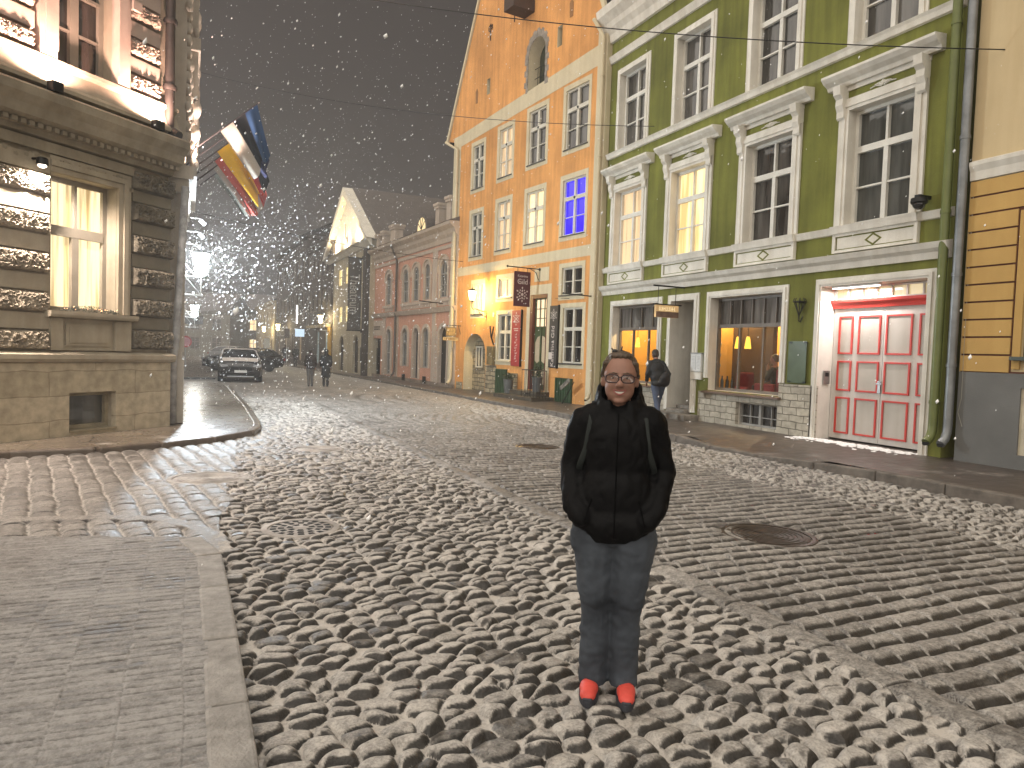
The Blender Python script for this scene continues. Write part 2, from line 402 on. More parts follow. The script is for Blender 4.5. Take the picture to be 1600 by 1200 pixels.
def polar_sheet(name, r_list, a0, a1, na, fn, mat, keep=None):
    ang = np.radians(np.linspace(a0, a1, na)); rr = np.array(r_list)
    A, RR = np.meshgrid(ang, rr); x = (RR*np.sin(A)).ravel(); y = (RR*np.cos(A)).ravel()
    z, snow, tone = fn(x, y)
    nr = len(rr); idx = np.arange(nr*na).reshape(nr, na)
    q = np.stack([idx[:-1,:-1], idx[:-1,1:], idx[1:,1:], idx[1:,:-1]], -1).reshape(-1, 4)
    q = q[:, ::-1]
    if keep is not None:
        kk = keep(x, y); q = q[kk[q].all(1)]
        used = np.zeros(len(x), bool); used[q.ravel()] = True
        remap = np.cumsum(used)-1; q = remap[q]; x, y, z, snow, tone = (t[used] for t in (x, y, z, snow, tone))
    me = bpy.data.meshes.new(name); n = len(x); m = len(q)
    me.vertices.add(n); me.vertices.foreach_set('co', np.stack([x, y, z], 1).ravel().astype(np.float32))
    me.loops.add(m*4); me.loops.foreach_set('vertex_index', q.ravel().astype(np.int32))
    me.polygons.add(m); me.polygons.foreach_set('loop_start', np.arange(0, m*4, 4, dtype=np.int32))
    me.polygons.foreach_set('use_smooth', np.ones(m, bool))
    for nm, d in (('snow', snow), ('tone', tone)):
        at = me.attributes.new(nm, 'FLOAT', 'POINT'); at.data.foreach_set('value', d.astype(np.float32))
    me.materials.append(mat); me.update(calc_edges=True)
    o = mesh_obj(name, me); o['kind'] = 'structure'; return o
def ground_mat(name, dark, dark2, snowc, wet_rough, bump=.008):
    m = bpy.data.materials.new(name); m.use_nodes = True; n = m.node_tree.nodes; l = m.node_tree.links; p = n['Principled BSDF']
    a = n.new('ShaderNodeAttribute'); a.attribute_name = 'snow'; t = n.new('ShaderNodeAttribute'); t.attribute_name = 'tone'
    tc = n.new('ShaderNodeTexCoord')
    ns = n.new('ShaderNodeTexNoise'); ns.inputs['Scale'].default_value = 75; ns.inputs['Detail'].default_value = 4; ns.inputs['Roughness'].default_value = .7
    l.new(tc.outputs['Object'], ns.inputs['Vector'])
    n2 = n.new('ShaderNodeTexNoise'); n2.inputs['Scale'].default_value = 17; n2.inputs['Detail'].default_value = 5
    l.new(tc.outputs['Object'], n2.inputs['Vector'])
    s = n.new('ShaderNodeMath'); s.operation = 'SUBTRACT'; l.new(ns.outputs['Fac'], s.inputs[0]); s.inputs[1].default_value = .5
    sc_ = n.new('ShaderNodeMath'); sc_.operation = 'MULTIPLY'; sc_.use_clamp = True; l.new(a.outputs['Fac'], sc_.inputs[0]); sc_.inputs[1].default_value = 2.6
    s2 = n.new('ShaderNodeMath'); s2.operation = 'SUBTRACT'; l.new(n2.outputs['Fac'], s2.inputs[0]); s2.inputs[1].default_value = .5
    m0 = n.new('ShaderNodeMath'); m0.operation = 'MULTIPLY'; l.new(s.outputs[0], m0.inputs[0]); l.new(sc_.outputs[0], m0.inputs[1])
    m1 = n.new('ShaderNodeMath'); m1.operation = 'MULTIPLY'; l.new(s2.outputs[0], m1.inputs[0]); l.new(sc_.outputs[0], m1.inputs[1])
    ma = n.new('ShaderNodeMath'); ma.operation = 'MULTIPLY_ADD'; l.new(m0.outputs[0], ma.inputs[0]); ma.inputs[1].default_value = 1.5; l.new(a.outputs['Fac'], ma.inputs[2])
    mb = n.new('ShaderNodeMath'); mb.operation = 'MULTIPLY_ADD'; mb.use_clamp = True; l.new(m1.outputs[0], mb.inputs[0]); mb.inputs[1].default_value = .95; l.new(ma.outputs[0], mb.inputs[2])
    d = n.new('ShaderNodeMix'); d.data_type = 'RGBA'; l.new(t.outputs['Fac'], d.inputs[0]); d.inputs[6].default_value = lin(dark); d.inputs[7].default_value = lin(dark2)
    c = n.new('ShaderNodeMix'); c.data_type = 'RGBA'; l.new(mb.outputs[0], c.inputs[0]); l.new(d.outputs[2], c.inputs[6]); c.inputs[7].default_value = lin(snowc)
    l.new(c.outputs[2], p.inputs['Base Color'])
    ro = n.new('ShaderNodeMapRange'); l.new(mb.outputs[0], ro.inputs['Value']); ro.inputs['To Min'].default_value = wet_rough; ro.inputs['To Max'].default_value = .9
    ro.inputs['From Max'].default_value = .7
    l.new(ro.outputs['Result'], p.inputs['Roughness']); p.inputs['Specular IOR Level'].default_value = .45
    bp = n.new('ShaderNodeBump'); bp.inputs['Distance'].default_value = bump; l.new(ns.outputs['Fac'], bp.inputs['Height']); l.new(bp.outputs['Normal'], p.inputs['Normal'])
    return m
def road_fn(x, y):
    h, a, b, jm, sset = zone_height(x, y)
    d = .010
    h2 = zone_height(x-.35*d, y+.94*d)[0]; shade_slope = (h2-h)/d       # drop towards the near side (-y, +x), bare stone with painted shade
    nz = fbm(x, y, 9, 91); big = fbm(x, y, .8, 95); fine = vnoise(x, y, 40, 99)
    rc = sset < .5; st = (sset > .5) & (sset < 1.5); zl = sset > 1.5
    dark = np.where(rc, sstep(.06, .40, shade_slope+.30*(a-.5)+.40*(nz-.45)), sstep(.06, .62, shade_slope+.16*(a-.5)+.25*(nz-.45)))
    top = np.where(rc, .60+.28*b-.44*(a < .10), np.where(zl, .22+.24*b, np.where(sset > 1.1, .27+.24*b, .38+.22*b)))+.20*(nz-.45)+.30*(big-.45)+.22*(fine-.5)
    snow = np.maximum(top, np.where(rc, .98, np.where(zl, .9, .10))*jm)*(1-.95*dark)  # snow mask also carries the shade painted on the stones' near sides
    r = np.hypot(x, y)
    wetl = sstep(3.2, .6, np.hypot((x-0)*1.2, (y-12.9)*1.0))*.28 + sstep(1.3, .2, np.hypot(x-5.9, y-4.9))*.30 + .12*sstep(6.4, 7.2, x)*sstep(18, 12, y)
    snow = np.clip(snow*(1-wetl), 0, 1)
    drv = sstep(.9, .2, np.abs(x-4.9))*sstep(14, 26, y)*.25
    snow = snow*(1-drv)
    far = sstep(16, 30, r)*.8
    snow = snow*(1-far)+far*np.clip(.40+.5*(fbm(x*.6, y, 2.2, 131, 3)-.45)+.5*(nz-.45), .05, .9)
    return h*np.clip(1.35-r/32, .12, 1), snow, .25+.6*a
rl = []; r_ = 1.3
while r_ < 125:
    rl.append(r_); r_ += max(.0085, r_*r_*2.8e-4)
ROADM = ground_mat('snow_dusted_cobbles', (.0045,.004,.0036), (.018,.0155,.0135), (.53,.495,.45), .36)  # near-black stone colour deepens the shade painted on the stone sides
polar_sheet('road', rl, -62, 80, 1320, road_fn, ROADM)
ground_o = MB().box(-160, 160, -40, 260, -.5, -.14).build('ground', pmat('dark_earth', (.06,.055,.05), .9)); tag(ground_o, kind='structure')

# near pavement with its granite edging
def near_in(x, y):
    return (x < .12) & (y < 6.98-(x+1.39)*.32) & (x > -6.5) & (y > .2)
def near_fn(x, y):
    wx = x+.02*(vnoise(x, y, 1.5, 2)-.5); wy = y+.02*(vnoise(x, y, 1.2, 3)-.5)+.02*x
    c = np.floor(wx/.26); fu = wx/.26-c; ph = hsh(c, c*0, 5)*.05
    r = np.floor((wy+ph)/.068); fv = (wy+ph)/.068-r
    half = hsh(c, np.floor(r/2), 13) > 2; fu2 = fu; wd = .26
    eu = np.minimum(fu2, 1-fu2)*wd; ev = np.minimum(fv, 1-fv)*.068
    hj = hsh(c*2+np.floor(fu*2)*half, r, 77); vj = hsh(c, np.floor(r/3), 78)
    t = np.minimum(sstep(.001, .009, ev), .6+.4*sstep(.0, .006, eu))
    fine = vnoise(x, y, 55, 35); ra = hsh(c, r, 8); pt = fbm(x, y, 2.2, 21, 4); p2 = fbm(x, y*1.8, 8, 25, 3); p3 = fbm(x*.7, y*2, 26, 29, 2)
    worn = sstep(.42, .58, pt+.24*(ra-.5))*sstep(.36, .52, p2+.3*(p3-.4))
    jd = (1-sstep(.001, .0085, ev))*(.10+1.0*sstep(.40, .75, hj))*sstep(.22, .42, p2)*(eu > .012)+(1-sstep(.0, .005, eu))*.30*(vj > .85)
    snow = np.clip(.80-.72*worn-jd+.60*(p3-.4)+.34*(ra-.5)+.75*(p2-.45)+.35*(fine-.5), .03, 1)
    z = .045+.011*t+.008*(ra-.5)+.012*(vnoise(x, y, .9, 31)-.5)
    return z, snow, .3+.5*ra
NEARM = ground_mat('snowy_brick_paving', (.055,.05,.045), (.12,.11,.10), (.335,.32,.305), .5)
polar_sheet('near_pavement', [r for r in rl if r < 9.5], -75, 12, 1050, near_fn, NEARM, near_in)
def kerb(name, pts, z0, z1s, width, ln, mat, side=1, bev=.018, rnd=.004):
    """separate kerb stones along a plan line; top height per point; stones lie to the 'side' of the line"""
    mb = MB(); P = [Vector((p[0], p[1])) for p in pts]
    seg = [0]
    for a, b in zip(P[:-1], P[1:]): seg.append(seg[-1]+(b-a).length)
    def at(t):
        t = min(max(t, 0), seg[-1]); k = max(i for i in range(len(seg)-1) if seg[i] <= t+1e-9)
        f = (t-seg[k])/(seg[k+1]-seg[k]); return P[k]+(P[k+1]-P[k])*f, z1s[k]+(z1s[k+1]-z1s[k])*f
    t = 0
    while t < seg[-1]-.1:
        L = ln*random.uniform(.8, 1.2); a, za = at(t+.006); b, zb = at(t+L-.006)
        d = (b-a).normalized(); nn = Vector((d.y, -d.x))*side; j = random.uniform(-rnd, rnd); w = width
        vs = []
        for q, zz in ((a, za), (b, zb)):
            for o, z in ((0, z0), (w, z0), (w, zz+j), (0, zz+j)):
                vs.append((q.x+nn.x*o, q.y+nn.y*o, z))
        mb.add(vs, [(0,1,2,3), (7,6,5,4), (0,4,5,1), (1,5,6,2), (2,6,7,3), (3,7,4,0)])
        t += L
    o = mb.build(name, mat, bevel=bev); o['kind'] = 'structure'; return o
KERBST = pmat('granite_kerb', (.20,.175,.15), .7, .25, 6, bump=.004, bscale=60)
KERBSN = pmat('snowy_granite_kerb', (.31,.29,.267), .85, .25, 9, bump=.008, bscale=70, col2=(.20,.187,.17))
kerb('near_kerb', [(.28, -1.0), (.275, 2.6), (.28, 4.6), (.26, 6.1), (.12, 6.5)], -.2, [.06]*5, .19, .95, KERBSN, side=-1)

# left pavement, wet flagstones
def flagmat(name, c1, c2, rough, w, h, rot, snowamt=.0, mort=(.02,.02,.018), scol=(.6,.57,.53)):
    m = bpy.data.materials.new(name); m.use_nodes = True; n = m.node_tree.nodes; l = m.node_tree.links; p = n['Principled BSDF']
    tc = n.new('ShaderNodeTexCoord'); mp = n.new('ShaderNodeMapping'); mp.inputs['Rotation'].default_value = (0, 0, rot); l.new(tc.outputs['Object'], mp.inputs['Vector'])
    b = n.new('ShaderNodeTexBrick'); b.inputs['Scale'].default_value = 1; b.inputs['Brick Width'].default_value = w; b.inputs['Row Height'].default_value = h
    b.inputs['Mortar Size'].default_value = .008; b.inputs['Color1'].default_value = lin(c1); b.inputs['Color2'].default_value = lin(c2); b.inputs['Mortar'].default_value = lin(mort)
    l.new(mp.outputs['Vector'], b.inputs['Vector'])
    ns = n.new('ShaderNodeTexNoise'); ns.inputs['Scale'].default_value = 1.7; ns.inputs['Detail'].default_value = 8; ns.inputs['Roughness'].default_value = .68
    l.new(tc.outputs['Object'], ns.inputs['Vector'])
    rp = n.new('ShaderNodeMapRange'); rp.inputs['From Min'].default_value = .66-snowamt; rp.inputs['From Max'].default_value = .80-snowamt*.8; l.new(ns.outputs['Fac'], rp.inputs['Value'])
    rp.clamp = True
    mx = n.new('ShaderNodeMix'); mx.data_type = 'RGBA'; l.new(rp.outputs['Result'], mx.inputs[0]); l.new(b.outputs['Color'], mx.inputs[6]); mx.inputs[7].default_value = lin(scol)
    l.new(mx.outputs[2], p.inputs['Base Color'])
    r2 = n.new('ShaderNodeMapRange'); l.new(rp.outputs['Result'], r2.inputs['Value']); r2.inputs['To Min'].default_value = rough; r2.inputs['To Max'].default_value = .85
    n3 = n.new('ShaderNodeTexNoise'); n3.inputs['Scale'].default_value = 5; l.new(tc.outputs['Object'], n3.inputs['Vector'])
    r3 = n.new('ShaderNodeMath'); r3.operation = 'MULTIPLY_ADD'; l.new(n3.outputs['Fac'], r3.inputs[0]); r3.inputs[1].default_value = .25; l.new(r2.outputs['Result'], r3.inputs[2])
    l.new(r3.outputs[0], p.inputs['Roughness'])
    nb = n.new('ShaderNodeTexNoise'); nb.inputs['Scale'].default_value = 9; nb.inputs['Detail'].default_value = 5; l.new(tc.outputs['Object'], nb.inputs['Vector'])
    bp = n.new('ShaderNodeBump'); bp.inputs['Distance'].default_value = .006; l.new(nb.outputs['Fac'], bp.inputs['Height'])
    bq = n.new('ShaderNodeBump'); bq.inputs['Distance'].default_value = .006; bq.invert = True; l.new(b.outputs['Fac'], bq.inputs['Height']); l.new(bp.outputs['Normal'], bq.inputs['Normal'])
    l.new(bq.outputs['Normal'], p.inputs['Normal']); p.inputs['Specular IOR Level'].default_value = .6
    return m
WETFLAG = flagmat('wet_flagstones', (.13,.108,.085), (.17,.142,.11), .16, 1.4, .75, R(0), .07, scol=(.42,.39,.35))
lk = [(-9.0, 6.2), (-5.2, 9.4), (-2.41, 12.06), (-1.25, 12.24), (-.21, 12.86), (.6, 13.5), (1.08, 14.3), (1.24, 15.3), (1.32, 19.6), (1.32, 27.7), (1.25, 31.6), (.7, 32.6), (-.1, 33.0)]
lpoly = lk + [(-1.2, 33.0), (-1.2, 18.0), (-9.0, 9.8)]
lp = MB().prism(lpoly, 'z', -.3, .085).build('left_pavement', WETFLAG); lp['kind'] = 'structure'
kerb('left_kerb', lk, -.25, [.09]*len(lk), .16, 1.0, pmat('wet_kerb_stone', (.13,.105,.085), .28, .25, 5, bump=.003), side=1, bev=.03)
lp2 = MB().prism([(1.15, 36.0), (1.3, 38.0), (1.2, 60), (.9, 90), (-.8, 90), (-.8, 36.0)], 'z', -.3, .08).build('left_far_pavement', WETFLAG); lp2['kind'] = 'structure'

# right pavement
def rtop(x, y):
    kx = kerb_x(y); base = .13 if y < 17 else max(.09, .13-(y-17)*.01)
    drop = float(sstep(8.25, 8.75, np.array(y))*sstep(11.5, 10.9, np.array(y)))
    f = min(1, max(0, (x-kx)/1.6))
    return base-drop*.095*(1-f*f*(3-2*f))
def kerb_x(y):
    xs = [(-8, 9.55), (0, 9.42), (5, 9.36), (8.3, 9.30), (12, 9.16), (17, 9.25), (22, 9.2), (35, 8.95), (48, 8.3), (62, 7.6), (90, 7.2)]
    for (y0, x0), (y1, x1) in zip(xs[:-1], xs[1:]):
        if y <= y1: return x0+(x1-x0)*(y-y0)/(y1-y0)
    return xs[-1][1]
ys = [-8, -4, 0, 3, 5, 6.5, 7.5, 8.0, 8.25, 8.5, 8.75, 9.2, 10, 10.5, 10.9, 11.2, 11.5, 12, 13, 15, 17, 19, 20, 22, 25, 28, 30, 35, 40, 48, 55, 62, 75, 90]
vs = []; fs = []; nx = 9
for y in ys:
    k0 = kerb_x(y)+.15
    for i in range(nx):
        x = k0+(12.9-k0)*i/(nx-1); vs.append((x, y, rtop(x, y)))
for j in range(len(ys)-1):
    for i in range(nx-1): fs.append((j*nx+i, j*nx+i+1, (j+1)*nx+i+1, (j+1)*nx+i))
RPAV = flagmat('damp_asphalt_pavement', (.068,.054,.045), (.06,.048,.04), .30, 60, 60, 0, .10, scol=(.30,.265,.235))
rp_ = MB().add(vs, fs).build('right_pavement', RPAV, smooth=True); rp_['kind'] = 'structure'
yk = [-8+.5*i for i in range(197)]
KR = pmat('worn_kerb_stone', (.15,.13,.11), .75, .3, 5, bump=.005, bscale=50)
kerb('right_kerb', [(kerb_x(y), y) for y in yk], -.25, [rtop(kerb_x(y)+.1, y)+.006 for y in yk], .17, 1.05, KR, side=1, bev=.02)
# the snow trodden off at the gate threshold
rng = np.random.RandomState(3); mb = MB()
for i in range(620):
    s = rng.uniform(8.5, 11.2); o = abs(rng.normal(0, .22)); r = rng.uniform(.008, .035)
    x = 12.05-o; mb.ball((x, s, rtop(x, s)+r*.1), (r*1.5, r*1.5, r*.5), 6, 4)
tag(mb.build('snow', SNOW), kind='stuff')
# puddle beside the round cover
pud = MB(); n = 28
pts = [(5.95+.42*math.cos(6.283*i/n)*(1+.25*math.sin(3*6.283*i/n+1)), 5.0+.2*math.sin(6.283*i/n)*(1+.3*math.cos(2*6.283*i/n))) for i in range(n)]
pud.prism(pts, 'z', -.05, -.018); tag(pud.build('puddle', pmat('puddle_water', (.012,.011,.010), .03, .05, 4, spec=.6)), kind='structure')
# manholes
def manhole(x, y, r, kind, label):
    t = empty('manhole_cover', (x, y, -.03), random.uniform(0, 3), label, 'manhole cover', 'manhole covers in the street')
    mi = pmat('rusty_iron', (.05,.035,.026), .42, .3, 8, metal=.4)
    ms = pmat('snow_on_iron', (.42,.39,.36), .85, .2, 5, col2=(.2,.18,.16))
    mm = ms if kind == 'snowy' else mi
    ring = MB().lathe([(r+.07, -.03), (r+.07, .014), (r+.065, .018), (r+.012, .018), (r+.010, -.03)], n=40)
    ring.build('ring', ms if kind != 'bare' else mi, t, smooth=True, angle=40)
    c = MB(); c.lathe([(r, -.03), (r, .010), (r-.006, .014)], n=40)
    if kind == 'grate':
        for k, rr in enumerate((r*.36, r*.62, r*.87)):
            m_ = (7, 12, 17)[k]
            for i in range(m_):
                a = 6.283*(i+.5*k)/m_; w = 6.283/m_*.30; h = r*.095
                vs = [(q*math.cos(a+b), q*math.sin(a+b), .0165) for q, b in ((rr-h, -w), (rr+h, -w), (rr+h, w), (rr-h, w))]
                c.add(vs, [(0,1,2,3)], 1)
        c.build('lid', [ms, pmat('grate_slot', (.004,.004,.004), .9)], t)
    else:
        for i in range(1, 8):
            q = r*i/8.2; c.lathe([(q+.012, .010), (q+.010, .0185), (q-.010, .0185), (q-.012, .010)], n=36)
        c.lathe([(r*.12, .01), (r*.1, .02)], n=16)
        c.build('lid', mm, t, smooth=True, angle=40)
    return t
manhole(*MANHOLES[0], 'grate', 'round slotted drain grate half filled with snow among the cobbles')
manhole(*MANHOLES[1], 'snowy', 'snow covered round cover in the setts near the wet street corner')
manhole(*MANHOLES[2], 'snowy', 'white snowy round cover on the cobbles in mid street')
manhole(*MANHOLES[3], 'bare', 'brown wet round iron cover beyond the woman, nearest the stepped doorway')
manhole(*MANHOLES[4], 'bare', 'bare wet ribbed iron cover beside a small shiny puddle')
# ---------------------------------------------------------------- building pieces (local frame: x along the facade, y out of the wall, z up)
def sash(parent, x0, x1, z0, z1, y, fm, pm, vb=(), hb=(), t=.06, name='window', d=.05, pane_y=-.02):
    """window frame with bars, the pane is its child. vb: (x, width, za, zb); hb: (z, height)"""
    mb = MB(); q = .0015
    mb.box(x0, x0+t, y-d, y+d, z0, z1); mb.box(x1-t, x1, y-d, y+d, z0, z1)
    mb.box(x0+t, x1-t, y-d, y+d-q, z0, z0+t); mb.box(x0+t, x1-t, y-d, y+d-q, z1-t, z1)
    for z, h in hb: mb.box(x0+t, x1-t, y-d+.01, y+d-.008 if h < .05 else y+d+.012, z-h/2, z+h/2)
    for x, w, za, zb in vb: mb.box(x-w/2, x+w/2, y-d+.012, y+d-.012 if w < .05 else y+d+.006, za, zb)
    f = mb.build(name, fm, parent)
    p = MB().add([(x0+t*.5, y+pane_y, z0+t*.5), (x1-t*.5, y+pane_y, z0+t*.5), (x1-t*.5, y+pane_y, z1-t*.5), (x0+t*.5, y+pane_y, z1-t*.5)], [(0,1,2,3)])
    p.build('pane', pm, f)
    return f
def architrave(parent, x0, x1, z0, z1, w, mat, y=.0, steps=((1, .05), (.62, .08), (.28, .055)), bottom=False, name='surround'):
    """stepped frame round the opening x0..x1, z0..z1; w wide"""
    mb = MB(); o = 0
    for k, (f, p) in enumerate(steps):
        f2 = steps[k+1][0] if k+1 < len(steps) else 0
        a, b = w*f, w*f2
        mb.box(x0-a, x0-b, y, y+p, z0, z1+b); mb.box(x1+b, x1+a, y, y+p, z0, z1+b)
        mb.box(x0-a, x1+a, y, y+p, z1+b, z1+a)
        if bottom: mb.box(x0-a, x1+a, y, y+p, z0-a, z0-b)
    return mb.build(name, mat, parent)
def band(parent, name, prof, x0, x1, mat, y=0.0):
    """moulding: (y,z) outline swept along the facade"""
    return MB().prism([(y+p[0], p[1]) for p in prof], 'x', x0, x1).build(name, mat, parent)
def shell(mb, outer_top, x0, x1, back, z0, mat=0):
    """side and back walls of a building whose front is at y=0"""
    mb.add([(x0,0,z0),(x0,-back,z0),(x0,-back,outer_top[0]),(x0,0,outer_top[0])], [(0,1,2,3)], mat)
    mb.add([(x1,0,z0),(x1,-back,z0),(x1,-back,outer_top[1]),(x1,0,outer_top[1])], [(0,1,2,3)], mat)
    mb.add([(x0,-back,z0),(x1,-back,z0),(x1,-back,outer_top[1]),(x0,-back,outer_top[0])], [(0,1,2,3)], mat)
def text_mesh(txt, size, mat, parent, loc, rot=(R(90), 0, R(180)), depth=.004, sx=1.0, name='lettering', align='CENTER'):
    cu = bpy.data.curves.new('lettering', 'FONT'); cu.body = txt; cu.size = size; cu.extrude = depth
    cu.align_x = align; cu.align_y = 'CENTER'; cu.resolution_u = 3
    to = bpy.data.objects.new('lettering_tmp', cu); COL.objects.link(to)
    dg = bpy.context.evaluated_depsgraph_get(); me = bpy.data.meshes.new_from_object(to.evaluated_get(dg))
    bpy.data.objects.remove(to); bpy.data.curves.remove(cu)
    me.name = name; me.materials.clear(); me.materials.append(mat)
    o = mesh_obj(name, me, parent, loc); o.rotation_euler = rot; o.scale = (sx, 1, 1); return o
def facade(name, A, B, label, cat='building'):
    u = Vector((B[0]-A[0], B[1]-A[1])); return empty(name, (A[0], A[1], 0), math.atan2(u.y, u.x), label, cat)
def downpipe(parent, x, y, z0, z1, r, mat, elbow=True, brackets=(), top=None):
    pts = ([top, (x, y, z1+.0)] if top else [(x, y, z1)]) + [(x, y, z0+.35), (x, y+.01, z0+.2)]
    if elbow: pts += [(x, y+.06, z0+.08), (x, y+.16, z0)]
    mb = MB(); mb.tube(pts, r, 14)
    for z in brackets: mb.lathe([(r+.012, -.03), (r+.012, .03)], (x, y, z), 14); mb.box(x-.02, x+.02, 0, y-r, z-.02, z+.02)
    o = mb.build('downpipe', mat, parent, smooth=True, angle=50)
    if elbow:
        e = MB(); e.lathe([(r*.82, 0), (r*.82, .004)], n=14); m = e.build('spout_mouth', BLACK, o)
        m.location = (x, y+.165, z0-.004); m.rotation_euler = (R(-62), 0, 0)
    return o

DG = [darkglass('dark_pane_grey_curtain', (.018,.017,.016), (.085,.078,.07), 1.3), darkglass('dark_pane_drawn', (.035,.032,.03), (.10,.092,.082), 4.1),
      darkglass('dark_pane_black', (.008,.008,.008), (.045,.042,.04), 7.7), darkglass('dark_pane_green_grey', (.03,.033,.03), (.09,.092,.085), 2.9)]
LITY = emat('lit_window_yellow_curtain', (1.0,.66,.25), 1.0, .55, 2.0, tint2=(1,.78,.40))
LITW = emat('lit_window_warm_blind', (1.0,.74,.40), .95, .35, 5.0)
LITP = emat('lit_window_peach', (.95,.66,.38), .62, .6, 8.0)
LITB = emat('lit_window_blue', (.03,.015,1.0), 1.1, .75, 3.0, dark=(.05,.0,.45), sx=2.0)

# ================================================================ GREEN TOWNHOUSE
gb = facade('green_townhouse', (12, 0), (12, 10), 'green plastered townhouse with white window frames and a red and white gate')
GX0, GX1, GZ = 8.12, 19.72, 12.4
WC = [18.24, 15.43, 12.56, 9.68]
holes = []
for c in WC:
    holes.append((rect(c-.69, c+.69, 8.08, 10.36), .27)); holes.append((rect(c-.71, c+.71, 4.50, 6.78), .27))
S1 = (16.50, 18.84, .95, 3.26); S2 = (11.92, 14.30, .95, 3.26); DR = (14.93, 15.90, .30, 3.26); GT = (8.52, 10.85, .10, 3.30); CW = (11.90, 13.24, .18, .73)
holes += [(rect(*S1), .30), (rect(*S2), .30), (rect(*DR), .95), (rect(*GT), .42), (rect(*CW), .22)]
mb = MB().wall([(GX0, -.2), (GX1, -.2), (GX1, GZ), (GX0, GZ)], holes, 0, .27, 0, 1)
shell(mb, (GZ, GZ), GX0, GX1, 11, -.2)
mb.build('wall', [GREEN, WHITE], gb)
MB().prism([(.35, GZ+.02), (-5.5, GZ+3.8), (-11.2, GZ+.02)], 'x', GX0+.02, GX1-.02).build('roof', ROOFT, gb)
cr = MB(); cr.prism([(0,11.5),(.10,11.5),(.14,11.72),(.26,11.86),(.30,12.02),(.50,12.2),(.54,12.42),(0,12.42)], 'x', GX0, GX1)
cr.build('eaves_cornice', WHITE, gb)
band(gb, 'belt_course', [(0,10.85),(.06,10.86),(.09,10.95),(.13,11.05),(0,11.09)], GX0+.003, GX1-.003, WHITE)
band(gb, 'belt_course', [(0,7.88),(.07,7.89),(.10,7.98),(.14,8.03),(0,8.06)], GX0+.003, GX1-.003, WHITE)
band(gb, 'belt_course', [(0,3.62),(.05,3.62),(.08,3.74),(.16,3.80),(.21,3.90),(0,3.94)], GX0+.003, GX1-.003, WHITE)
mbb = MB(); xs = [GX1-.003]
for c in WC: xs += [c+.945, c-.945]
xs.append(GX0+.003)
for a, b in zip(xs[0::2], xs[1::2]): band(gb, 'belt_course', [(0,4.33),(.05,4.34),(.08,4.42),(.10,4.47),(0,4.5)], b, a, WHITE)
GP = [DG[0], DG[1], DG[0], DG[1]]; GP2 = [LITP, LITY, DG[0], DG[3]]
for k, c in enumerate(WC):
    # top floor
    x0, x1 = c-.69, c+.69; zt = 9.58
    w = sash(gb, x0, x1, 8.08, 10.36, -.22, WHITEW, GP[k], [(c, .10, 8.14, zt), (c, .05, zt, 10.30)], [(zt, .12), (8.82, .035)], t=.07)
    architrave(w, x0, x1, 8.075, 10.36, .17, WHITE, steps=((1, .035), (.6, .06)))
    # piano nobile
    x0, x1 = c-.71, c+.71
    w = sash(gb, x0, x1, 4.50, 6.78, -.22, WHITEW, GP2[k], [(c, .10, 4.56, 6.0), (c, .05, 6.0, 6.72)], [(6.0, .13), (5.25, .035)], t=.07)
    architrave(w, x0, x1, 4.503, 6.78, .24, WHITE)
    hd = MB(); hd.prism([(0,7.27),(.10,7.27),(.13,7.34),(.24,7.40),(.31,7.47),(.31,7.52),(0,7.55)], 'x', c-1.22, c+1.22)
    hd.box(c-.97, c+.97, 0, .03, 7.18, 7.27)
    h = hd.build('hood', WHITE, w)
    for sx in (-1, 1):
        xx = c+sx*.87; cs = MB()
        cs.prism([(.085,6.62),(.12,6.66),(.12,6.78),(.17,6.90),(.16,7.02),(.24,7.10),(.26,7.268),(.0,7.268),(.0,6.9),(.085,6.85)], 'x', xx-.085, xx+.085); cs.build('console', WHITE, w)
    orn = MB()
    for sx in (-1, 1):
        for i in range(5):
            t = i/4; orn.ball((c+sx*(.05+.20*t), .012, 7.10+.02*math.sin(5*t)), (.04, .02, .022-.010*t), 8, 5)
            orn.ball((c+sx*(.04+.13*t), .010, 7.10+.035*(1-t)), (.018, .018, .02), 6, 4); orn.ball((c+sx*(.04+.13*t), .010, 7.10-.035*(1-t)), (.018, .018, .02), 6, 4)
    orn.ball((c, .015, 7.11), (.03, .03, .06), 8, 6)
    orn.build('stucco_ornament', WHITE, w, smooth=True)
    # apron panel with a diamond
    ap = MB(); ap.prism([(0,4.33),(.13,4.33),(.15,4.42),(.17,4.48),(0,4.52)], 'x', c-.945, c+.945)
    ap.box(c-.93, c+.93, 0, .05, 3.95, 4.33); X0, X1, Z0, Z1 = c-.93, c+.93, 3.95, 4.33; t = .07
    ap.box(X0, X0+t, .05, .085, Z0, Z1); ap.box(X1-t, X1, .05, .085, Z0, Z1); ap.box(X0+t, X1-t, .05, .084, Z1-.055, Z1); ap.box(X0+t, X1-t, .05, .084, Z0, Z0+.055)
    a = ap.build('apron', WHITE, w)
    gr = MB(); iz = (Z0+.055, Z1-.055); ix = (X0+t, X1-t); g = .022; y = .054
    gr.box(ix[0], ix[0]+g, .05, y, *iz); gr.box(ix[1]-g, ix[1], .05, y, *iz); gr.box(ix[0]+g, ix[1]-g, .05, y, iz[0], iz[0]+g); gr.box(ix[0]+g, ix[1]-g, .05, y, iz[1]-g, iz[1])
    zc = (Z0+Z1)/2; dd, di = (.19, .125), (.135, .085)
    gr.ringprism([(c+dd[0],zc),(c,zc+dd[1]),(c-dd[0],zc),(c,zc-dd[1]),(c+dd[0],zc)], [(c+di[0],zc),(c,zc+di[1]),(c-di[0],zc),(c,zc-di[1]),(c+di[0],zc)], .05, .056)
    gr.build('painted_diamond', GREEN, w)
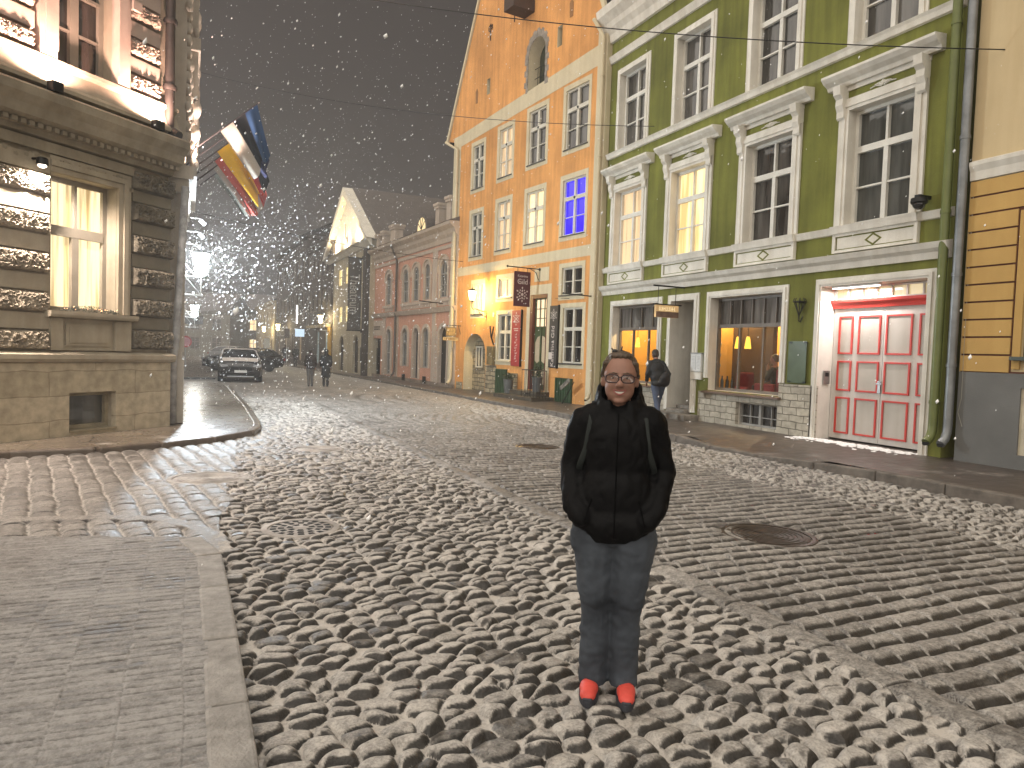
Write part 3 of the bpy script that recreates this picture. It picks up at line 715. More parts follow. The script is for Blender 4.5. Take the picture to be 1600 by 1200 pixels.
# shop fronts
SHOPF = pmat('brown_grey_shop_frame', (.15,.125,.10), .5, .15, 3); PLEAT = pmat('pleated_grey_curtain', (.20,.185,.17), .9, .3, 1, stretch=(9, 1, .3), cscale=1.5)
for nm, (x0, x1, z0, z1), vm in (('a', S1, 4), ('b', S2, 6)):
    mb = MB(); y = -.26; d = .04; zt = 2.56
    mb.box(x0, x0+.06, y-d, y+d, z0, z1); mb.box(x1-.06, x1, y-d, y+d, z0, z1)
    mb.box(x0+.06, x1-.06, y-d, y+d-.002, z0, z0+.07); mb.box(x0+.06, x1-.06, y-d, y+d-.002, z1-.07, z1); mb.box(x0+.06, x1-.06, y-d, y+d+.01, zt-.045, zt+.045)
    for i in range(1, vm): xx = x0+.06+(x1-x0-.12)*i/vm; mb.box(xx-.018, xx+.018, y-d+.01, y+d-.004, zt+.045, z1-.07)
    for i in (1, 2): xx = x0+(x1-x0)*i/3; mb.box(xx-.022, xx+.022, y-d+.01, y+d-.004, z0+.07, zt-.045)
    w = mb.build('shop_window', SHOPF, gb)
    architrave(w, x0, x1, z0-.0 if nm == 'a' else 1.25, z1, .16, WHITE, steps=((1, .035), (.65, .065), (.25, .045)))
    MB().add([(x0+.02,y,z0+.02),(x1-.02,y,z0+.02),(x1-.02,y,zt),(x0+.02,y,zt)], [(0,1,2,3)]).build('pane', GLASS, w)
    MB().add([(x0+.02,y-.01,zt),(x1-.02,y-.01,zt),(x1-.02,y-.01,z1),(x0+.02,y-.01,z1)], [(0,1,2,3)]).build('transom_pane', darkglass('transom_pane_pleats', (.035,.03,.026), (.17,.155,.14), 3.3, .10, 5), w)
    MB().prism([(-.30, z0-.06), (.14, z0-.08), (.14, z0-.03), (-.22, z0+.0)], 'x', x0-.1, x1+.1).build('sill', pmat('brown_tin_sill', (.14,.095,.07), .4, .1, 3), w)
# shop room
WARMW = pmat('warm_cream_interior', (.62,.46,.24), .8, .06, 2); OCHRE = pmat('ochre_interior_wall', (.72,.40,.085), .8, .06, 2); BROWNI = pmat('brown_interior', (.095,.06,.036), .7, .2, 2)
for (a, b) in ((11.4, 14.75), (16.1, 19.4)):
    yb = -3.6; mb = MB(); z0, z1 = .80, 3.45
    mb.add([(a,-.31,z0),(b,-.31,z0),(b,yb,z0),(a,yb,z0)], [(0,1,2,3)], 1); mb.add([(a,-.31,z1),(b,-.31,z1),(b,yb,z1),(a,yb,z1)], [(0,1,2,3)], 0)
    mb.add([(a,yb,z0),(b,yb,z0),(b,yb,z1),(a,yb,z1)], [(0,1,2,3)], 0); mb.add([(a,-.31,z0),(a,yb,z0),(a,yb,z1),(a,-.31,z1)], [(0,1,2,3)], 0); mb.add([(b,-.31,z0),(b,yb,z0),(b,yb,z1),(b,-.31,z1)], [(0,1,2,3)], 2)
    if a < 12: mb.box(13.32, 14.74, -1.28, -1.14, z0+.01, z1-.01, 1)
    else: mb.box(17.2, 17.75, -1.5, -1.2, z0+.01, z1-.01, 1); mb.box(18.1, 18.7, yb+.01, -2.2, z0+.01, z1-.6, 1)
    mb.build('shop_room', [WARMW, BROWNI, OCHRE], gb)
def lamp(kind, name, loc, energy, color, parent=None, size=.06, **k):
    l = bpy.data.lights.new(name, kind); l.energy = energy; l.color = color
    if kind in ('POINT', 'SPOT'): l.shadow_soft_size = size
    for a, b in k.items(): setattr(l, a, b)
    o = bpy.data.objects.new(name, l); COL.objects.link(o); o.location = loc
    if parent: o.parent = parent
    return o
PEND = emat('glowing_yellow_glass', (1.0,.55,.06), 1.6)
def pendant(s, y, z, label):
    wx, wy = 12-y, s
    t = empty('pendant_lamp', (wx, wy, z), 0, label, 'pendant lamp', 'pendant lamps inside the shop')
    MB().lathe([(.035, .30), (.05, .25), (.085, .0), (.075, .0), (.03, .24)], n=14).build('lamp_shade', PEND, t, smooth=True)
    MB().tube([(0,0,.28), (0,0,3.44-z)], .008, 6).build('cord', IRON, t)
    return t
pendant(14.12, -.75, 2.02, 'left one of two yellow glass pendants in the wide shop window'); pendant(13.80, -.78, 2.02, 'right one of two yellow glass pendants in the wide shop window')
pendant(18.5, -.7, 2.02, 'single yellow glass pendant in the shop window behind the walking man')
lamp('POINT', 'shop_light', (12+.75, 14.25, 3.1), 75, (1,.72,.36)); lamp('POINT', 'shop_light', (12+2.3, 13.6, 3.2), 210, (1,.76,.44)); lamp('POINT', 'shop_light', (12+1.3, 18.0, 3.1), 170, (1,.70,.34))
# bottles on the display board
BOT = pmat('dark_bottle_glass', (.012,.012,.008), .1, .2, 3, spec=.7)
for i in range(6):
    b = MB().lathe([(.038, 0), (.038, .19), (.014, .245), (.014, .30), (.016, .31)], n=12).build('bottle', BOT, None, (12.48+.07*(i % 2), 14.52-.095*i, 1.0), smooth=True, angle=40)
    tag(b, 'dark wine bottle in the row on the shop window ledge', 'bottle', 'bottles on the shop window ledge')
lb = MB().box(12.34, 12.80, 11.95, 14.7, .85, .995).build('display_board', pmat('pale_display_wood', (.5,.36,.2), .6, .2, 4)); tag(lb, 'pale display board inside the wide shop window carrying bottles', 'display shelf')
lb2 = MB().box(12.34, 12.85, 16.55, 18.80, .85, .995).build('display_board', MATS['pale_display_wood']); tag(lb2, 'pale display board inside the shop window behind the walking man', 'display shelf')
sp = empty('hanging_ornament', (12.36, 14.36, 1.1), 0, 'string of pale wedge shaped ornaments hanging inside the shop window edge', 'ornament')
mb = MB()
for i in range(4): mb.lathe([(.005, 0), (.06, .16), (.05, .19), (.004, .19)], (0, 0, .05+.27*i), 10)
mb.tube([(0,0,.02), (0,0,1.5)], .004, 5); mb.build('wedges', pmat('pale_grey_ornament', (.4,.38,.36), .5), sp, smooth=True)
# doorway
dw = MB(); dw.box(14.94, 15.0, -.95, -.18, .31, 3.2); door = dw.build('door', BLACK, gb)
MB().box(15.02, 15.88, -.96, -.93, .31, 3.25).build('inner_door', pmat('grey_painted_door', (.40,.385,.36), .6, .1, 2, streak=.2), gb)
architrave(gb, DR[0], DR[1], .32, DR[3], .17, WHITE, steps=((1, .035), (.6, .06)), name='door_surround')
st = MB(); st.box(14.55, 16.2, .0, .52, .05, .27); st.box(14.95, 15.88, -.8, .10, .27, .36); st.box(14.95, 15.88, -.8, -.25, .36, .46)
st.build('steps', pmat('snowy_worn_step', (.26,.235,.20), .8, .3, 5, bump=.005, col2=(.10,.085,.07)), gb, bevel=.012)
# limestone plinth
pl = MB().wall([(11.60, .0), (14.62, .0), (14.62, .90), (11.90, .90), (11.90, 1.235), (11.60, 1.235)], [(rect(11.91, 13.23, .19, .72), .1)], .035, .1, 0, 0)
pl.box(10.84, 11.60, 0, .035, .0, 1.235); pl.box(16.02, 16.30, 0, .03, .0, .9); pl.box(16.30, 19.0, 0, .035, 0, .88)
pl.build('stone_plinth', LIMEST, gb)
w = sash(gb, CW[0], CW[1], CW[2], CW[3], -.16, pmat('grey_cellar_frame', (.30,.29,.27), .6, .15, 4), DG[2], [(12.57, .07, .2, .7), (12.23, .02, .2, .7), (12.90, .02, .2, .7)], [(.40, .02)], t=.05, name='cellar_window')
# gate
RED = pmat('red_gate_paint', (.52,.045,.032), .45, .1, 2); GWH = pmat('off_white_gate_paint', (.56,.52,.475), .6, .07, 2, streak=.1); GPAN = pmat('greige_gate_panel', (.44,.405,.355), .6, .06, 2, streak=.08)
yg = -.36
for nm, (a, b), cols in (('l', (9.655, 10.835), ((9.71, 10.22), (10.35, 10.69))), ('r', (8.525, 9.645), ((9.04, 9.59), (8.60, 8.90)))):
    mb = MB(); mb.box(a, b, yg-.06, yg, .165, 2.86, 0)
    g = mb.build('gate_leaf', GWH, gb); rm = MB(); pm = MB()
    for (c0, c1) in cols:
        for (q0, q1) in ((.28, 1.03), (1.16, 1.78), (1.92, 2.70)):
            f = .034
            rm.box(c0, c0+f, yg, yg+.028, q0, q1); rm.box(c1-f, c1, yg, yg+.028, q0, q1); rm.box(c0+f, c1-f, yg, yg+.026, q0, q0+f); rm.box(c0+f, c1-f, yg, yg+.026, q1-f, q1)
            pm.box(c0+f, c1-f, yg, yg+.006, q0+f, q1-f)
    rm.build('panel_moulding', RED, g); pm.build('panel', GPAN, g)
mb = MB(); mb.box(9.64, 9.70, yg, yg+.035, 1.16, 1.40); mb.box(9.66, 9.68, yg+.035, yg+.07, 1.34, 1.37); mb.box(9.58, 9.70, yg+.06, yg+.085, 1.335, 1.36)
mb.build('gate_handle', pmat('steel', (.35,.35,.34), .35, .1, 4, metal=.8), gb)
lt = MB(); lt.prism([(yg-.02,2.86),(yg+.05,2.86),(yg+.07,2.93),(yg+.12,2.98),(yg+.13,3.03),(yg-.02,3.03)], 'x', 8.53, 10.845); lt.build('gate_lintel', RED, gb)
w = sash(gb, 8.53, 10.84, 3.03, 3.295, yg, GWH, emat('lit_transom', (.85,.68,.38), .45, .6, 1.0), [(8.53+2.31*i/7, .035, 3.05, 3.28) for i in range(1, 7)], [], t=.035, name='gate_transom', d=.03)
architrave(gb, GT[0], GT[1], .12, GT[3], .16, WHITE, steps=((1, .035), (.62, .065), (.25, .045)), name='gate_surround')
ib = empty('intercom_panel', (12.2, 10.832, 1.42), 0, 'small steel intercom panel on the white jamb beside the gate', 'intercom')
MB().box(-.09, .09, -.02, 0, -.14, .14).build('panel', MATS['steel'], ib, bevel=.006); MB().box(-.05, .05, -.024, -.02, .02, .10).build('screen', BLACK, ib)
gl = empty('gate_lamp', (12.06, 10.1, 3.253), 0, 'white strip lamp under the top of the gate recess', 'lamp')
MB().box(-.04, .04, -.55, .55, 0, .045).build('housing', WHITEW, gl, bevel=.01); MB().box(-.03, .03, -.53, .53, -.012, 0).build('diffuser', emat('white_tube', (1,.93,.95), 6), gl)
a = lamp('AREA', 'gate_light', (12.08, 10.1, 3.23), 34, (1,.90,.88)); a.data.shape = 'RECTANGLE'; a.data.size = .08; a.data.size_y = 1.1
# pipes at the corner with the beige house
downpipe(gb, 8.20, .13, .40, 12.1, .075, GPIPE, brackets=(1.1, 4.4, 7.6, 10.8))
# small things on the green wall
STL = MATS['steel']
pq = empty('wall_plaque', (11.95, 11.395, 1.72), 0, 'green glass plaque on iron pins between shop window and gate', 'plaque')
MB().box(-.012, 0, -.25, .25, -.45, .45).build('glass_plate', pmat('green_glass_plate', (.085,.12,.075), .15, .12, 2, spec=.7), pq)
mb = MB()
for a in (-1, 1):
    for b in (-1, 1): mb.tube([(.05, a*.21, b*.42), (-.02, a*.21, b*.42)], .015, 8); mb.box(-.03, -.013, a*.21-.06, a*.21+.02, b*.42-.012, b*.42+.012)
mb.build('pin', IRON, pq)
mn = empty('menu_case', (11.965, 14.72, 1.55), 0, 'white two page menu case on the wall beside the dark doorway', 'menu board')
MB().box(-.05, .03, -.20, .20, -.16, .30).build('case', pmat('menu_white', (.62,.62,.60), .4, .04, 3), mn, bevel=.006)
mb = MB().box(-.054, -.05, -.004, .004, -.12, .26)
for s in (-1, 1):
    for i in range(9): mb.box(-.0525, -.05, s*.10-.06, s*.10+.06*random.uniform(.2, 1), .22-.037*i, .226-.037*i)
mb.build('print', pmat('menu_print', (.2,.2,.2), .8), mn)
MB().box(-.04, .03, -.21, .21, -.36, -.17).build('lower_box', WHITE, mn, bevel=.006); MB().box(-.06, .035, -.22, .22, .30, .33).build('canopy', STL, mn)
th = empty('torch_holder', (11.9, 11.36, 2.9), 0, 'black wrought iron torch holder on the green wall above the plaque', 'torch holder')
mb = MB()
for i in range(8):
    a = 6.283*i/8; mb.tube([(0,0,-.2), (.07*math.cos(a), .07*math.sin(a), .0), (.13*math.cos(a), .13*math.sin(a), .14), (.10*math.cos(a), .10*math.sin(a), .19)], .009, 6)
mb.lathe([(.125, .10), (.14, .11), (.125, .125), (.11, .11)], n=18); mb.build('basket', IRON, th)
MB().tube([(0,0,-.18), (0,0,-.3), (.04, 0, -.32), (.1, 0, -.2)], .013, 8).build('bracket', IRON, th)
cc = empty('security_camera', (11.75, 8.62, 4.62), 0, 'black dome security camera on a bracket beside the tall window', 'security camera')
MB().box(-.06, .28, -.05, .05, .07, .13).build('bracket', IRON, cc); MB().lathe([(.13, .07), (.14, .0), (.12, -.03)], n=20).build('housing', IRON, cc, smooth=True, angle=40)
MB().ball((0,0,-.03), (.11,.11,.10), 16, 8).build('dome', pmat('camera_dome', (.01,.01,.012), .05, spec=.9), cc, smooth=True)
# hanging shop sign
hs = empty('hanging_shop_sign', (11.45, 15.42, 3.1), 0, 'glowing cream and brown shop sign hanging from a bar at the dark doorway', 'sign')
MB().box(-.44, .58, -.018, .018, .48, .52).build('bracket', IRON, hs)
MB().box(-.36, .36, -.045, .045, -.32, .0).build('board', [pmat('sign_parchment', (.52,.35,.16), .6, .35, 5, emis=(.9,.55,.25), estr=.22)], hs, bevel=.006)
mb = MB(); mb.box(-.40, .44, -.055, .055, .0, .03); mb.tube([(-.28, 0, .03), (-.28, 0, .48)], .008, 6); mb.tube([(.28, 0, .03), (.28, 0, .48)], .008, 6); mb.build('hanger', IRON, hs)
mb = MB(); rng = random.Random(4)
mb.box(-.36, .36, -.049, -.045, -.32, -.17)
mb.build('lower_strip', pmat('sign_brown', (.17,.10,.07), .6, .3, 6), hs)
mb = MB(); x = -.27
while x < .25:
    w_ = rng.uniform(.02, .045); mb.box(x, x+.010, -.052, -.045, -.145, -.045); mb.box(x+.012, x+w_, -.051, -.045, -.10, -.085) if rng.random() > .4 else mb.box(x+.012, x+w_, -.051, -.045, -.145, -.13)
    x += w_+.022
mb.build('worn_lettering', pmat('sign_pale_letters', (.75,.66,.45), .6, emis=(1,.85,.5), estr=.35), hs)

# ================================================================ BEIGE HOUSE (right)
bb = facade('beige_house', (12, 0), (12, 10), 'cream house with ochre banded ground floor and grey plinth beside the green house')
WB = (5.4, 6.90, 1.92, 4.12); WD = (5.6, 6.86, .36, 1.42)
mb = MB().wall([(-7, -.2), (7.88, -.2), (7.88, 14), (-7, 14)], [(rect(*WB), .2), (rect(*WD), .15), (rect(2.2, 3.6, 5.9, 8.2), .2), (rect(5.2, 6.3, 8.9, 11.0), .2)], 0, .2, 0, 0); shell(mb, (14, 14), -7, 7.88, 10, -.2)
mb.build('wall', BEIGE, bb); MB().prism([(.3, 14.01), (-5, 17), (-10.2, 14.01)], 'x', -7, 7.88).build('roof', ROOFT, bb)
pls = MB().wall([(-7, -.1), (7.86, -.1), (7.86, 1.65), (-7, 1.65)], [(rect(5.6, 6.86, .36, 1.42), .03)], .03, .03); pls.add([(-7,0,1.65),(7.86,0,1.65),(7.86,.03,1.65),(-7,.03,1.65)], [(0,1,2,3)]); pls.build('plinth', PLINTHG, bb)
mb = MB(); g = MB(); z = 1.665
while z < 4.8:
    z2 = min(z+.262, 4.84)
    for (a, b) in ((-7, 5.2), (7.06, 7.85)) if z < 4.10 else ((-7, 7.85),):
        mb.box(a, b, .0, .035, z, z2)
    z += .293
g.box(-7, 7.85, .0, .010, 1.652, 4.84)
g2 = MB().wall([(-7, 1.652), (7.85, 1.652), (7.85, 4.84), (-7, 4.84)], [(rect(5.2, 7.04, 1.68, 4.12), .002)], .010, .005); g2.build('groove_backing', BROWNG, bb)
mb.build('ochre_band', YELLOWB, bb)
band(bb, 'belt_course', [(0,4.85),(.05,4.86),(.06,5.0),(.10,5.1),(.10,5.16),(0,5.2)], -7, 7.86, WHITE)
architrave(bb, WB[0], WB[1], WB[2]-.2, WB[3], .12, YELLOWB, steps=((1, .04),), name='window_surround')
sash(bb, WB[0], WB[1], WB[2], WB[3], -.1, pmat('dark_grey_green_frame', (.06,.075,.065), .5), DG[2], [(6.15, .07, 2, 4)], [(3.4, .07)], t=.09)
MB().box(5.3, 7.0, .0, .14, 1.86, 1.92).build('sill', MATS['dark_grey_green_frame'], bb)
wd = sash(bb, WD[0], WD[1], WD[2], WD[3], -.05, pmat('cream_cellar_frame', (.50,.44,.32), .6, .15, 3), DG[2], [(6.2, .08, .4, 1.4)], [], t=.12, name='cellar_window')
sash(bb, 2.2, 3.6, 5.9, 8.2, -.12, WHITEW, DG[0], [(2.9, .08, 6, 8.1)], [(7.5, .08)], t=.07); sash(bb, 5.2, 6.3, 8.9, 11.0, -.12, WHITEW, DG[0], [(5.75, .08, 9, 10.9)], [(10.3, .08)], t=.07)
downpipe(bb, 7.94, .12, .40, 13.5, .072, ZINC, brackets=(1.75, 3.3, 5.6, 8.8, 11.5))
mb = MB(); mb.tube([(7.80, .03, 4.8), (7.80, .03, 2.6), (7.79, .035, 1.2), (7.83, .04, .95), (7.74, .05, .72)], .006, 5); mb.build('cable', pmat('pale_cable', (.3,.29,.25), .6), bb)
# ================================================================ ORANGE GABLED HOUSE
OA, OB = (11.8, 19.5), (10.6, 29.2)
ob = facade('orange_gabled_house', OA, OB, 'tall orange medieval house with a steep gable and cream painted window bands')
OCOL = [((.86, 2.12), .72, 2.28), ((3.30, 4.42), 3.14, 4.58), ((5.58, 6.55), 5.42, 6.72), ((7.80, 8.72), 7.64, 8.88)]
OX1 = 10.5
TOPZ = [(8.62, 10.62), (8.58, 10.52), (8.52, 10.40), (8.46, 10.26)]
MIDZ = [(5.72, 7.62), (5.70, 7.60), (5.70, 7.58), (5.66, 7.46)]
ODOOR = (2.80, 3.92, .40, 3.84)
ARC = arch(7.12, 9.0, .05, 1.52, 14)
AW = arch(3.50, 4.62, 11.28, 12.55, 12)
holes = [(AW, .55), (ARC, .45), (rect(*ODOOR), .18), (rect(7.46, 7.72, 12.1, 12.72), .3), (rect(2.50, 2.80, 12.3, 13.0), .3)]
for (ab, *_), t, m in zip(OCOL, TOPZ, MIDZ): holes += [(rect(*ab, *t), .15), (rect(*ab, *m), .15)]
LOWW = [((.86, 2.0), (3.72, 4.66)), ((5.3, 6.28), (3.84, 4.60)), ((7.50, 8.36), (3.26, 4.54)), ((.76, 1.86), (1.42, 3.30)), ((5.24, 6.2), (1.40, 3.20))]
for ab, zz in LOWW: holes.append((rect(*ab, *zz), .16))
gz = [(-.02, -.2), (OX1, -.2), (OX1, 10.85), (11.05, 11.0), (4.9, 23.6), (.12, 12.3), (-.02, 12.2)]
mb = MB().wall(gz, holes, 0, .15, 0, 1)
mb.add([(0,0,-.2),(0,-14,-.2),(0,-14,12.2),(0,0,12.2)], [(0,1,2,3)], 1); mb.add([(OX1,0,-.2),(OX1,-14,-.2),(OX1,-14,10.9),(OX1,0,10.9)], [(0,1,2,3)], 1)
mb.build('wall', [ORANGE, CREAM], ob)
rf = MB(); rf.prism([(-.12,12.15),(.12,12.42),(4.9,23.7),(11.2,10.92),(10.9,10.80),(4.9,23.3),(.3,12.2)], 'y', -14, -.05); rf.build('roof', ROOFT, ob)
vg = MB(); vg.prism([(11.12,10.90),(11.24,10.98),(4.9,23.82),(4.9,23.62)], 'y', -.06, .07); vg.prism([(.12,12.3),(.02,12.42),(4.9,23.82),(4.9,23.62)], 'y', -.06, .07); vg.build('verge', CREAM, ob)
# flat painted cream fields
cf = MB(); e = .006
cf.prism([(.46,10.94),(9.85,10.52),(9.85,11.02),(.46,11.58)], 'y', 0, e); cf.prism([(9.85,.0),(OX1+.02,.0),(OX1+.02,11.02),(9.85,11.02)], 'y', 0, e)
cf.prism([(-.02,.0),(.46,.0),(.46,12.1),(-.02,12.2)], 'y', 0, e+.002); cf.box(.46, 9.85, 0, e, 4.94, 5.30)
for (ab, o0, o1), t, m in zip(OCOL, TOPZ, MIDZ):
    for z0, z1 in (t, m):
        O = [(o0,z0-.16),(o1,z0-.16),(o1,z1+.17),(o0,z1+.17),(o0,z0-.16)]; I = [(ab[0],z0),(ab[1],z0),(ab[1],z1),(ab[0],z1),(ab[0],z0)]
        cf.ringprism(O, I, 0, e+.004)
for ab, (z0, z1) in LOWW:
    o0, o1 = ab[0]-.16, ab[1]+.17
    O = [(o0,z0-.16),(o1,z0-.16),(o1,z1+.15),(o0,z1+.15),(o0,z0-.16)]; I = [(ab[0],z0),(ab[1],z0),(ab[1],z1),(ab[0],z1),(ab[0],z0)]
    cf.ringprism(O, I, 0, e+.004)
cf.ringprism([(2.58,.1),(2.58,4.18),(4.14,4.18),(4.14,.1)], [(2.80,.1),(2.80,3.84),(3.92,3.84),(3.92,.1)], 0, e+.005)
cf.box(2.78, 3.7, 0, e+.003, 4.30, 4.78)
cf.build('painted_band', CREAM, ob)
OWF = pmat('cream_window_paint', (.58,.54,.45), .5, .1, 3); LED = pmat('dark_lead_sill', (.06,.055,.05), .5, .2, 5)
OP = {(0, 0): DG[1], (0, 1): DG[0], (0, 2): LITP, (0, 3): DG[3], (1, 0): LITB, (1, 1): LITW, (1, 2): LITP, (1, 3): DG[3]}
for r, zz in ((0, TOPZ), (1, MIDZ)):
    for k, ((ab, *_), (z0, z1)) in enumerate(zip(OCOL, zz)):
        c = (ab[0]+ab[1])/2; zt = z0+(z1-z0)*.66; zm = z0+(z1-z0)*.33
        w = sash(ob, ab[0], ab[1], z0, z1, -.10, OWF, OP[(r, k)], [(c, .11, z0+.05, zt), (c, .11, zt, z1-.05)], [(zt, .13), (zm, .028)], t=.065)
        MB().box(ab[0]-.05, ab[1]+.05, -.12, .05, z0-.02, z0+.012).build('sill', LED, w)
        mb = MB(); mb.lathe([(.045, 0), (.03, .03)], n=8); b_ = mb.build('latch', IRON, w); b_.location = (c, -.03, zt); b_.rotation_euler = (R(-90), 0, 0)
LP = [DG[2], LITW, LITY, DG[2], DG[3]]
for k, (ab, (z0, z1)) in enumerate(LOWW):
    c = (ab[0]+ab[1])/2; tall = z1-z0 > 1.6
    hb = [(z0+(z1-z0)*.62, .12), (z0+(z1-z0)*.30, .028)] if tall else ([(z0+(z1-z0)*.5, .028)] if k != 1 else [])
    w = sash(ob, ab[0], ab[1], z0, z1, -.11, OWF, LP[k], [(c, .10, z0+.05, z1-.05)], hb, t=.065)
    MB().box(ab[0]-.08, ab[1]+.08, -.13, .07, z0-.035, z0+.012).build('sill', LED if k != 4 else CREAM, w)
# arched loft opening with stone surround
mb = MB()
nA = 16
for i in range(nA):
    a0, a1 = math.pi*i/nA, math.pi*(i+1)/nA; l_ = .16 if i % 2 else .22
    c, rz = 4.06, 12.55; r0 = .56
    mb.prism([(c+r0*math.cos(a0), rz+r0*math.sin(a0)), (c+(r0+l_)*math.cos(a0), rz+(r0+l_)*1.12*math.sin(a0)), (c+(r0+l_)*math.cos(a1), rz+(r0+l_)*1.12*math.sin(a1)), (c+r0*math.cos(a1), rz+r0*math.sin(a1))], 'y', -.02, .012+.01*(i % 2))
for i in range(6):
    for sx in (-1, 1):
        l_ = .13 if (i+(sx > 0)) % 2 else .22; x0 = 4.06+sx*.56; mb.box(min(x0, x0+sx*l_), max(x0, x0+sx*l_), -.02, .012+.01*(i % 2), 11.28+.211*i, 11.28+.211*(i+1)-.008)
mb.build('loft_arch_stones', pmat('grey_arch_stone', (.30,.265,.225), .9, .3, 4, bump=.006), ob)
lf = MB().add([(3.4,-.5,11.2),(4.75,-.5,11.2),(4.75,-.5,13.3),(3.4,-.5,13.3)], [(0,1,2,3)]).build('loft_hatch', pmat('dark_green_hatch', (.05,.055,.03), .8, .2, 3), ob)
mb = MB()
for i in range(5): x = 3.62+.2*i; mb.tube([(x, -.30, 11.3), (x, -.30, 12.2)], .012, 6)
for z in (11.5, 11.85, 12.2): mb.tube([(3.5, -.30, z), (4.62, -.30, z)], .012, 6)
mb.build('loft_grille', IRON, ob)
MB().add([(7.4,-.28,12.0),(7.8,-.28,12.0),(7.8,-.28,12.8),(7.4,-.28,12.8)], [(0,1,2,3)]).build('vent_slit', BLACK, ob); MB().add([(2.4,-.28,12.2),(2.9,-.28,12.2),(2.9,-.28,13.1),(2.4,-.28,13.1)], [(0,1,2,3)]).build('vent_slit', BLACK, ob)
MB().box(4.32, 5.0, -.1, .9, 14.1, 14.55).build('hoist_beam', pmat('dark_brown_wood', (.05,.025,.015), .7, .2, 5), ob)
for x, z in ((7.53, 14.2), (5.70, 14.25)):
    mb = MB(); mb.box(x-.014, x+.014, .01, .035, z, z+.66)
    mb.tube([(x-.02,.03,z+.5),(x-.14,.03,z+.58),(x-.16,.03,z+.45),(x-.07,.03,z+.42)], .018, 6); mb.tube([(x,.03,z+.62),(x+.13,.03,z+.55),(x+.14,.03,z+.42),(x+.05,.03,z+.36)], .018, 6)
    mb.build('wall_anchor', IRON, ob)
for x, z in ((8.55, 12.3), (2.0, 13.35)):
    MB().prism([(x-.09,z-.3),(x+.09,z-.3),(x+.12,z+.2),(x,z+.3),(x-.1,z+.15)], 'y', 0, .012).build('worn_patch', pmat('bare_plaster_patch', (.30,.15,.06), .95, .2, 6), ob)
# door
RBR = pmat('red_brown_door_frame', (.12,.028,.014), .45, .25, 4, stretch=(6,6,.6)); DGR = pmat('dark_green_door', (.055,.075,.03), .5, .2, 3); DPK = pmat('cream_door_panel', (.50,.40,.27), .6, .1, 2)
mb = MB(); mb.box(3.74, 3.925, -.18, .01, .42, 3.84); mb.box(2.80, 2.88, -.18, .0, .42, 3.84); mb.box(2.88, 3.74, -.18, .005, 3.70, 3.84); mb.build('door_frame', RBR, ob)
w = sash(ob, 2.88, 3.74, 2.66, 3.70, -.14, DGR, emat('lit_door_transom', (1,.74,.46), .85, .35, 4.0), [(3.17, .025, 2.7, 3.66), (3.45, .025, 2.7, 3.66)], [(2.99, .025), (3.33, .025)], t=.04, name='door_transom', d=.03)
mb = MB(); mb.box(2.88, 3.74, -.18, -.12, .44, 2.66)
d_ = mb.build('door', DGR, ob)
for a, b, sg in ((2.95, 3.24, 1), (3.38, 3.67, -1)):
    tp = [(a, 2.12), (b, 2.36)] if sg > 0 else [(a, 2.36), (b, 2.12)]
    MB().prism([(a,1.46),((a+b)/2,1.38),(b,1.46),tp[1],((a+b)/2,2.32),tp[0]], 'y', -.12, -.108).build('door_panel', DPK, d_)
    MB().prism([(a,.62),(b,.62),(b,1.10),((a+b)/2,1.18),(a,1.10)], 'y', -.12, -.108).build('door_panel', DPK, d_)
MB().box(3.27, 3.35, -.12, -.085, .46, 2.64).build('door_stile', DGR, d_)
st = MB(); st.box(2.2, 4.75, .0, .95, .0, .22); st.box(2.5, 4.3, -.1, .55, .22, .38); st.build('steps', pmat('wet_dark_step', (.09,.075,.055), .35, .3, 4, bump=.004), ob, bevel=.012)
# arched recess
ac = MB(); ac.add([(6.9,-.44,-.1),(9.3,-.44,-.1),(9.3,-.44,2.8),(6.9,-.44,2.8)], [(0,1,2,3)]); ac.build('niche_wall', RUBBLE, ob)
w = sash(ob, 8.05, 8.6, 1.05, 1.95, -.38, OWF, DG[2], [(8.32, .06, 1.1, 1.9)], [], t=.06, d=.03, name='niche_window')
for b_ in ((6.22, 7.05, 0, .03, .0, 1.2), (4.62, 5.34, 0, .03, .0, .95), (9.05, 9.6, 0, .03, .0, .4)): MB().box(*b_).build('stone_base', RUBBLE, ob)
for a, b, z in ((5.38, 6.2, 1.08), (1.16, 2.12, .92)):
    mb = MB(); mb.box(a, b, .0, .05, .1, z)
    for i in range(7): x = a+(b-a)*(i+.5)/7; mb.box(x-.045, x+.045, .05, .068, .12, z-.03)
    mb.build('cellar_hatch', pmat('dark_green_hatch_paint', (.03,.06,.028), .5, .2, 3), ob)
bx = MB().box(6.32, 6.80, 0, .14, 1.22, 1.95).build('meter_box', pmat('weathered_box', (.20,.15,.07), .7, .3, 4), ob)
mb = MB(); mb.tube([(6.5,.0,2.0),(6.5,.14,2.35),(6.62,.12,2.75)], .03, 6); mb.tube([(6.5,.1,2.3),(6.3,.14,2.72)], .03, 6); mb.build('rusty_bracket', IRON, ob)
MB().box(5.9+.62, 6.62, 0, .02, 3.12, 3.28).build('number_plate', WHITE, ob)
downpipe(ob, 9.98, .12, .30, 10.4, .065, CREAM, top=(10.75, .3, 10.85), brackets=(3, 6, 9)); downpipe(ob, .08, .11, .30, 11.7, .06, CREAM, top=(.30, .35, 12.25), brackets=(2.5, 5, 8, 10.5))
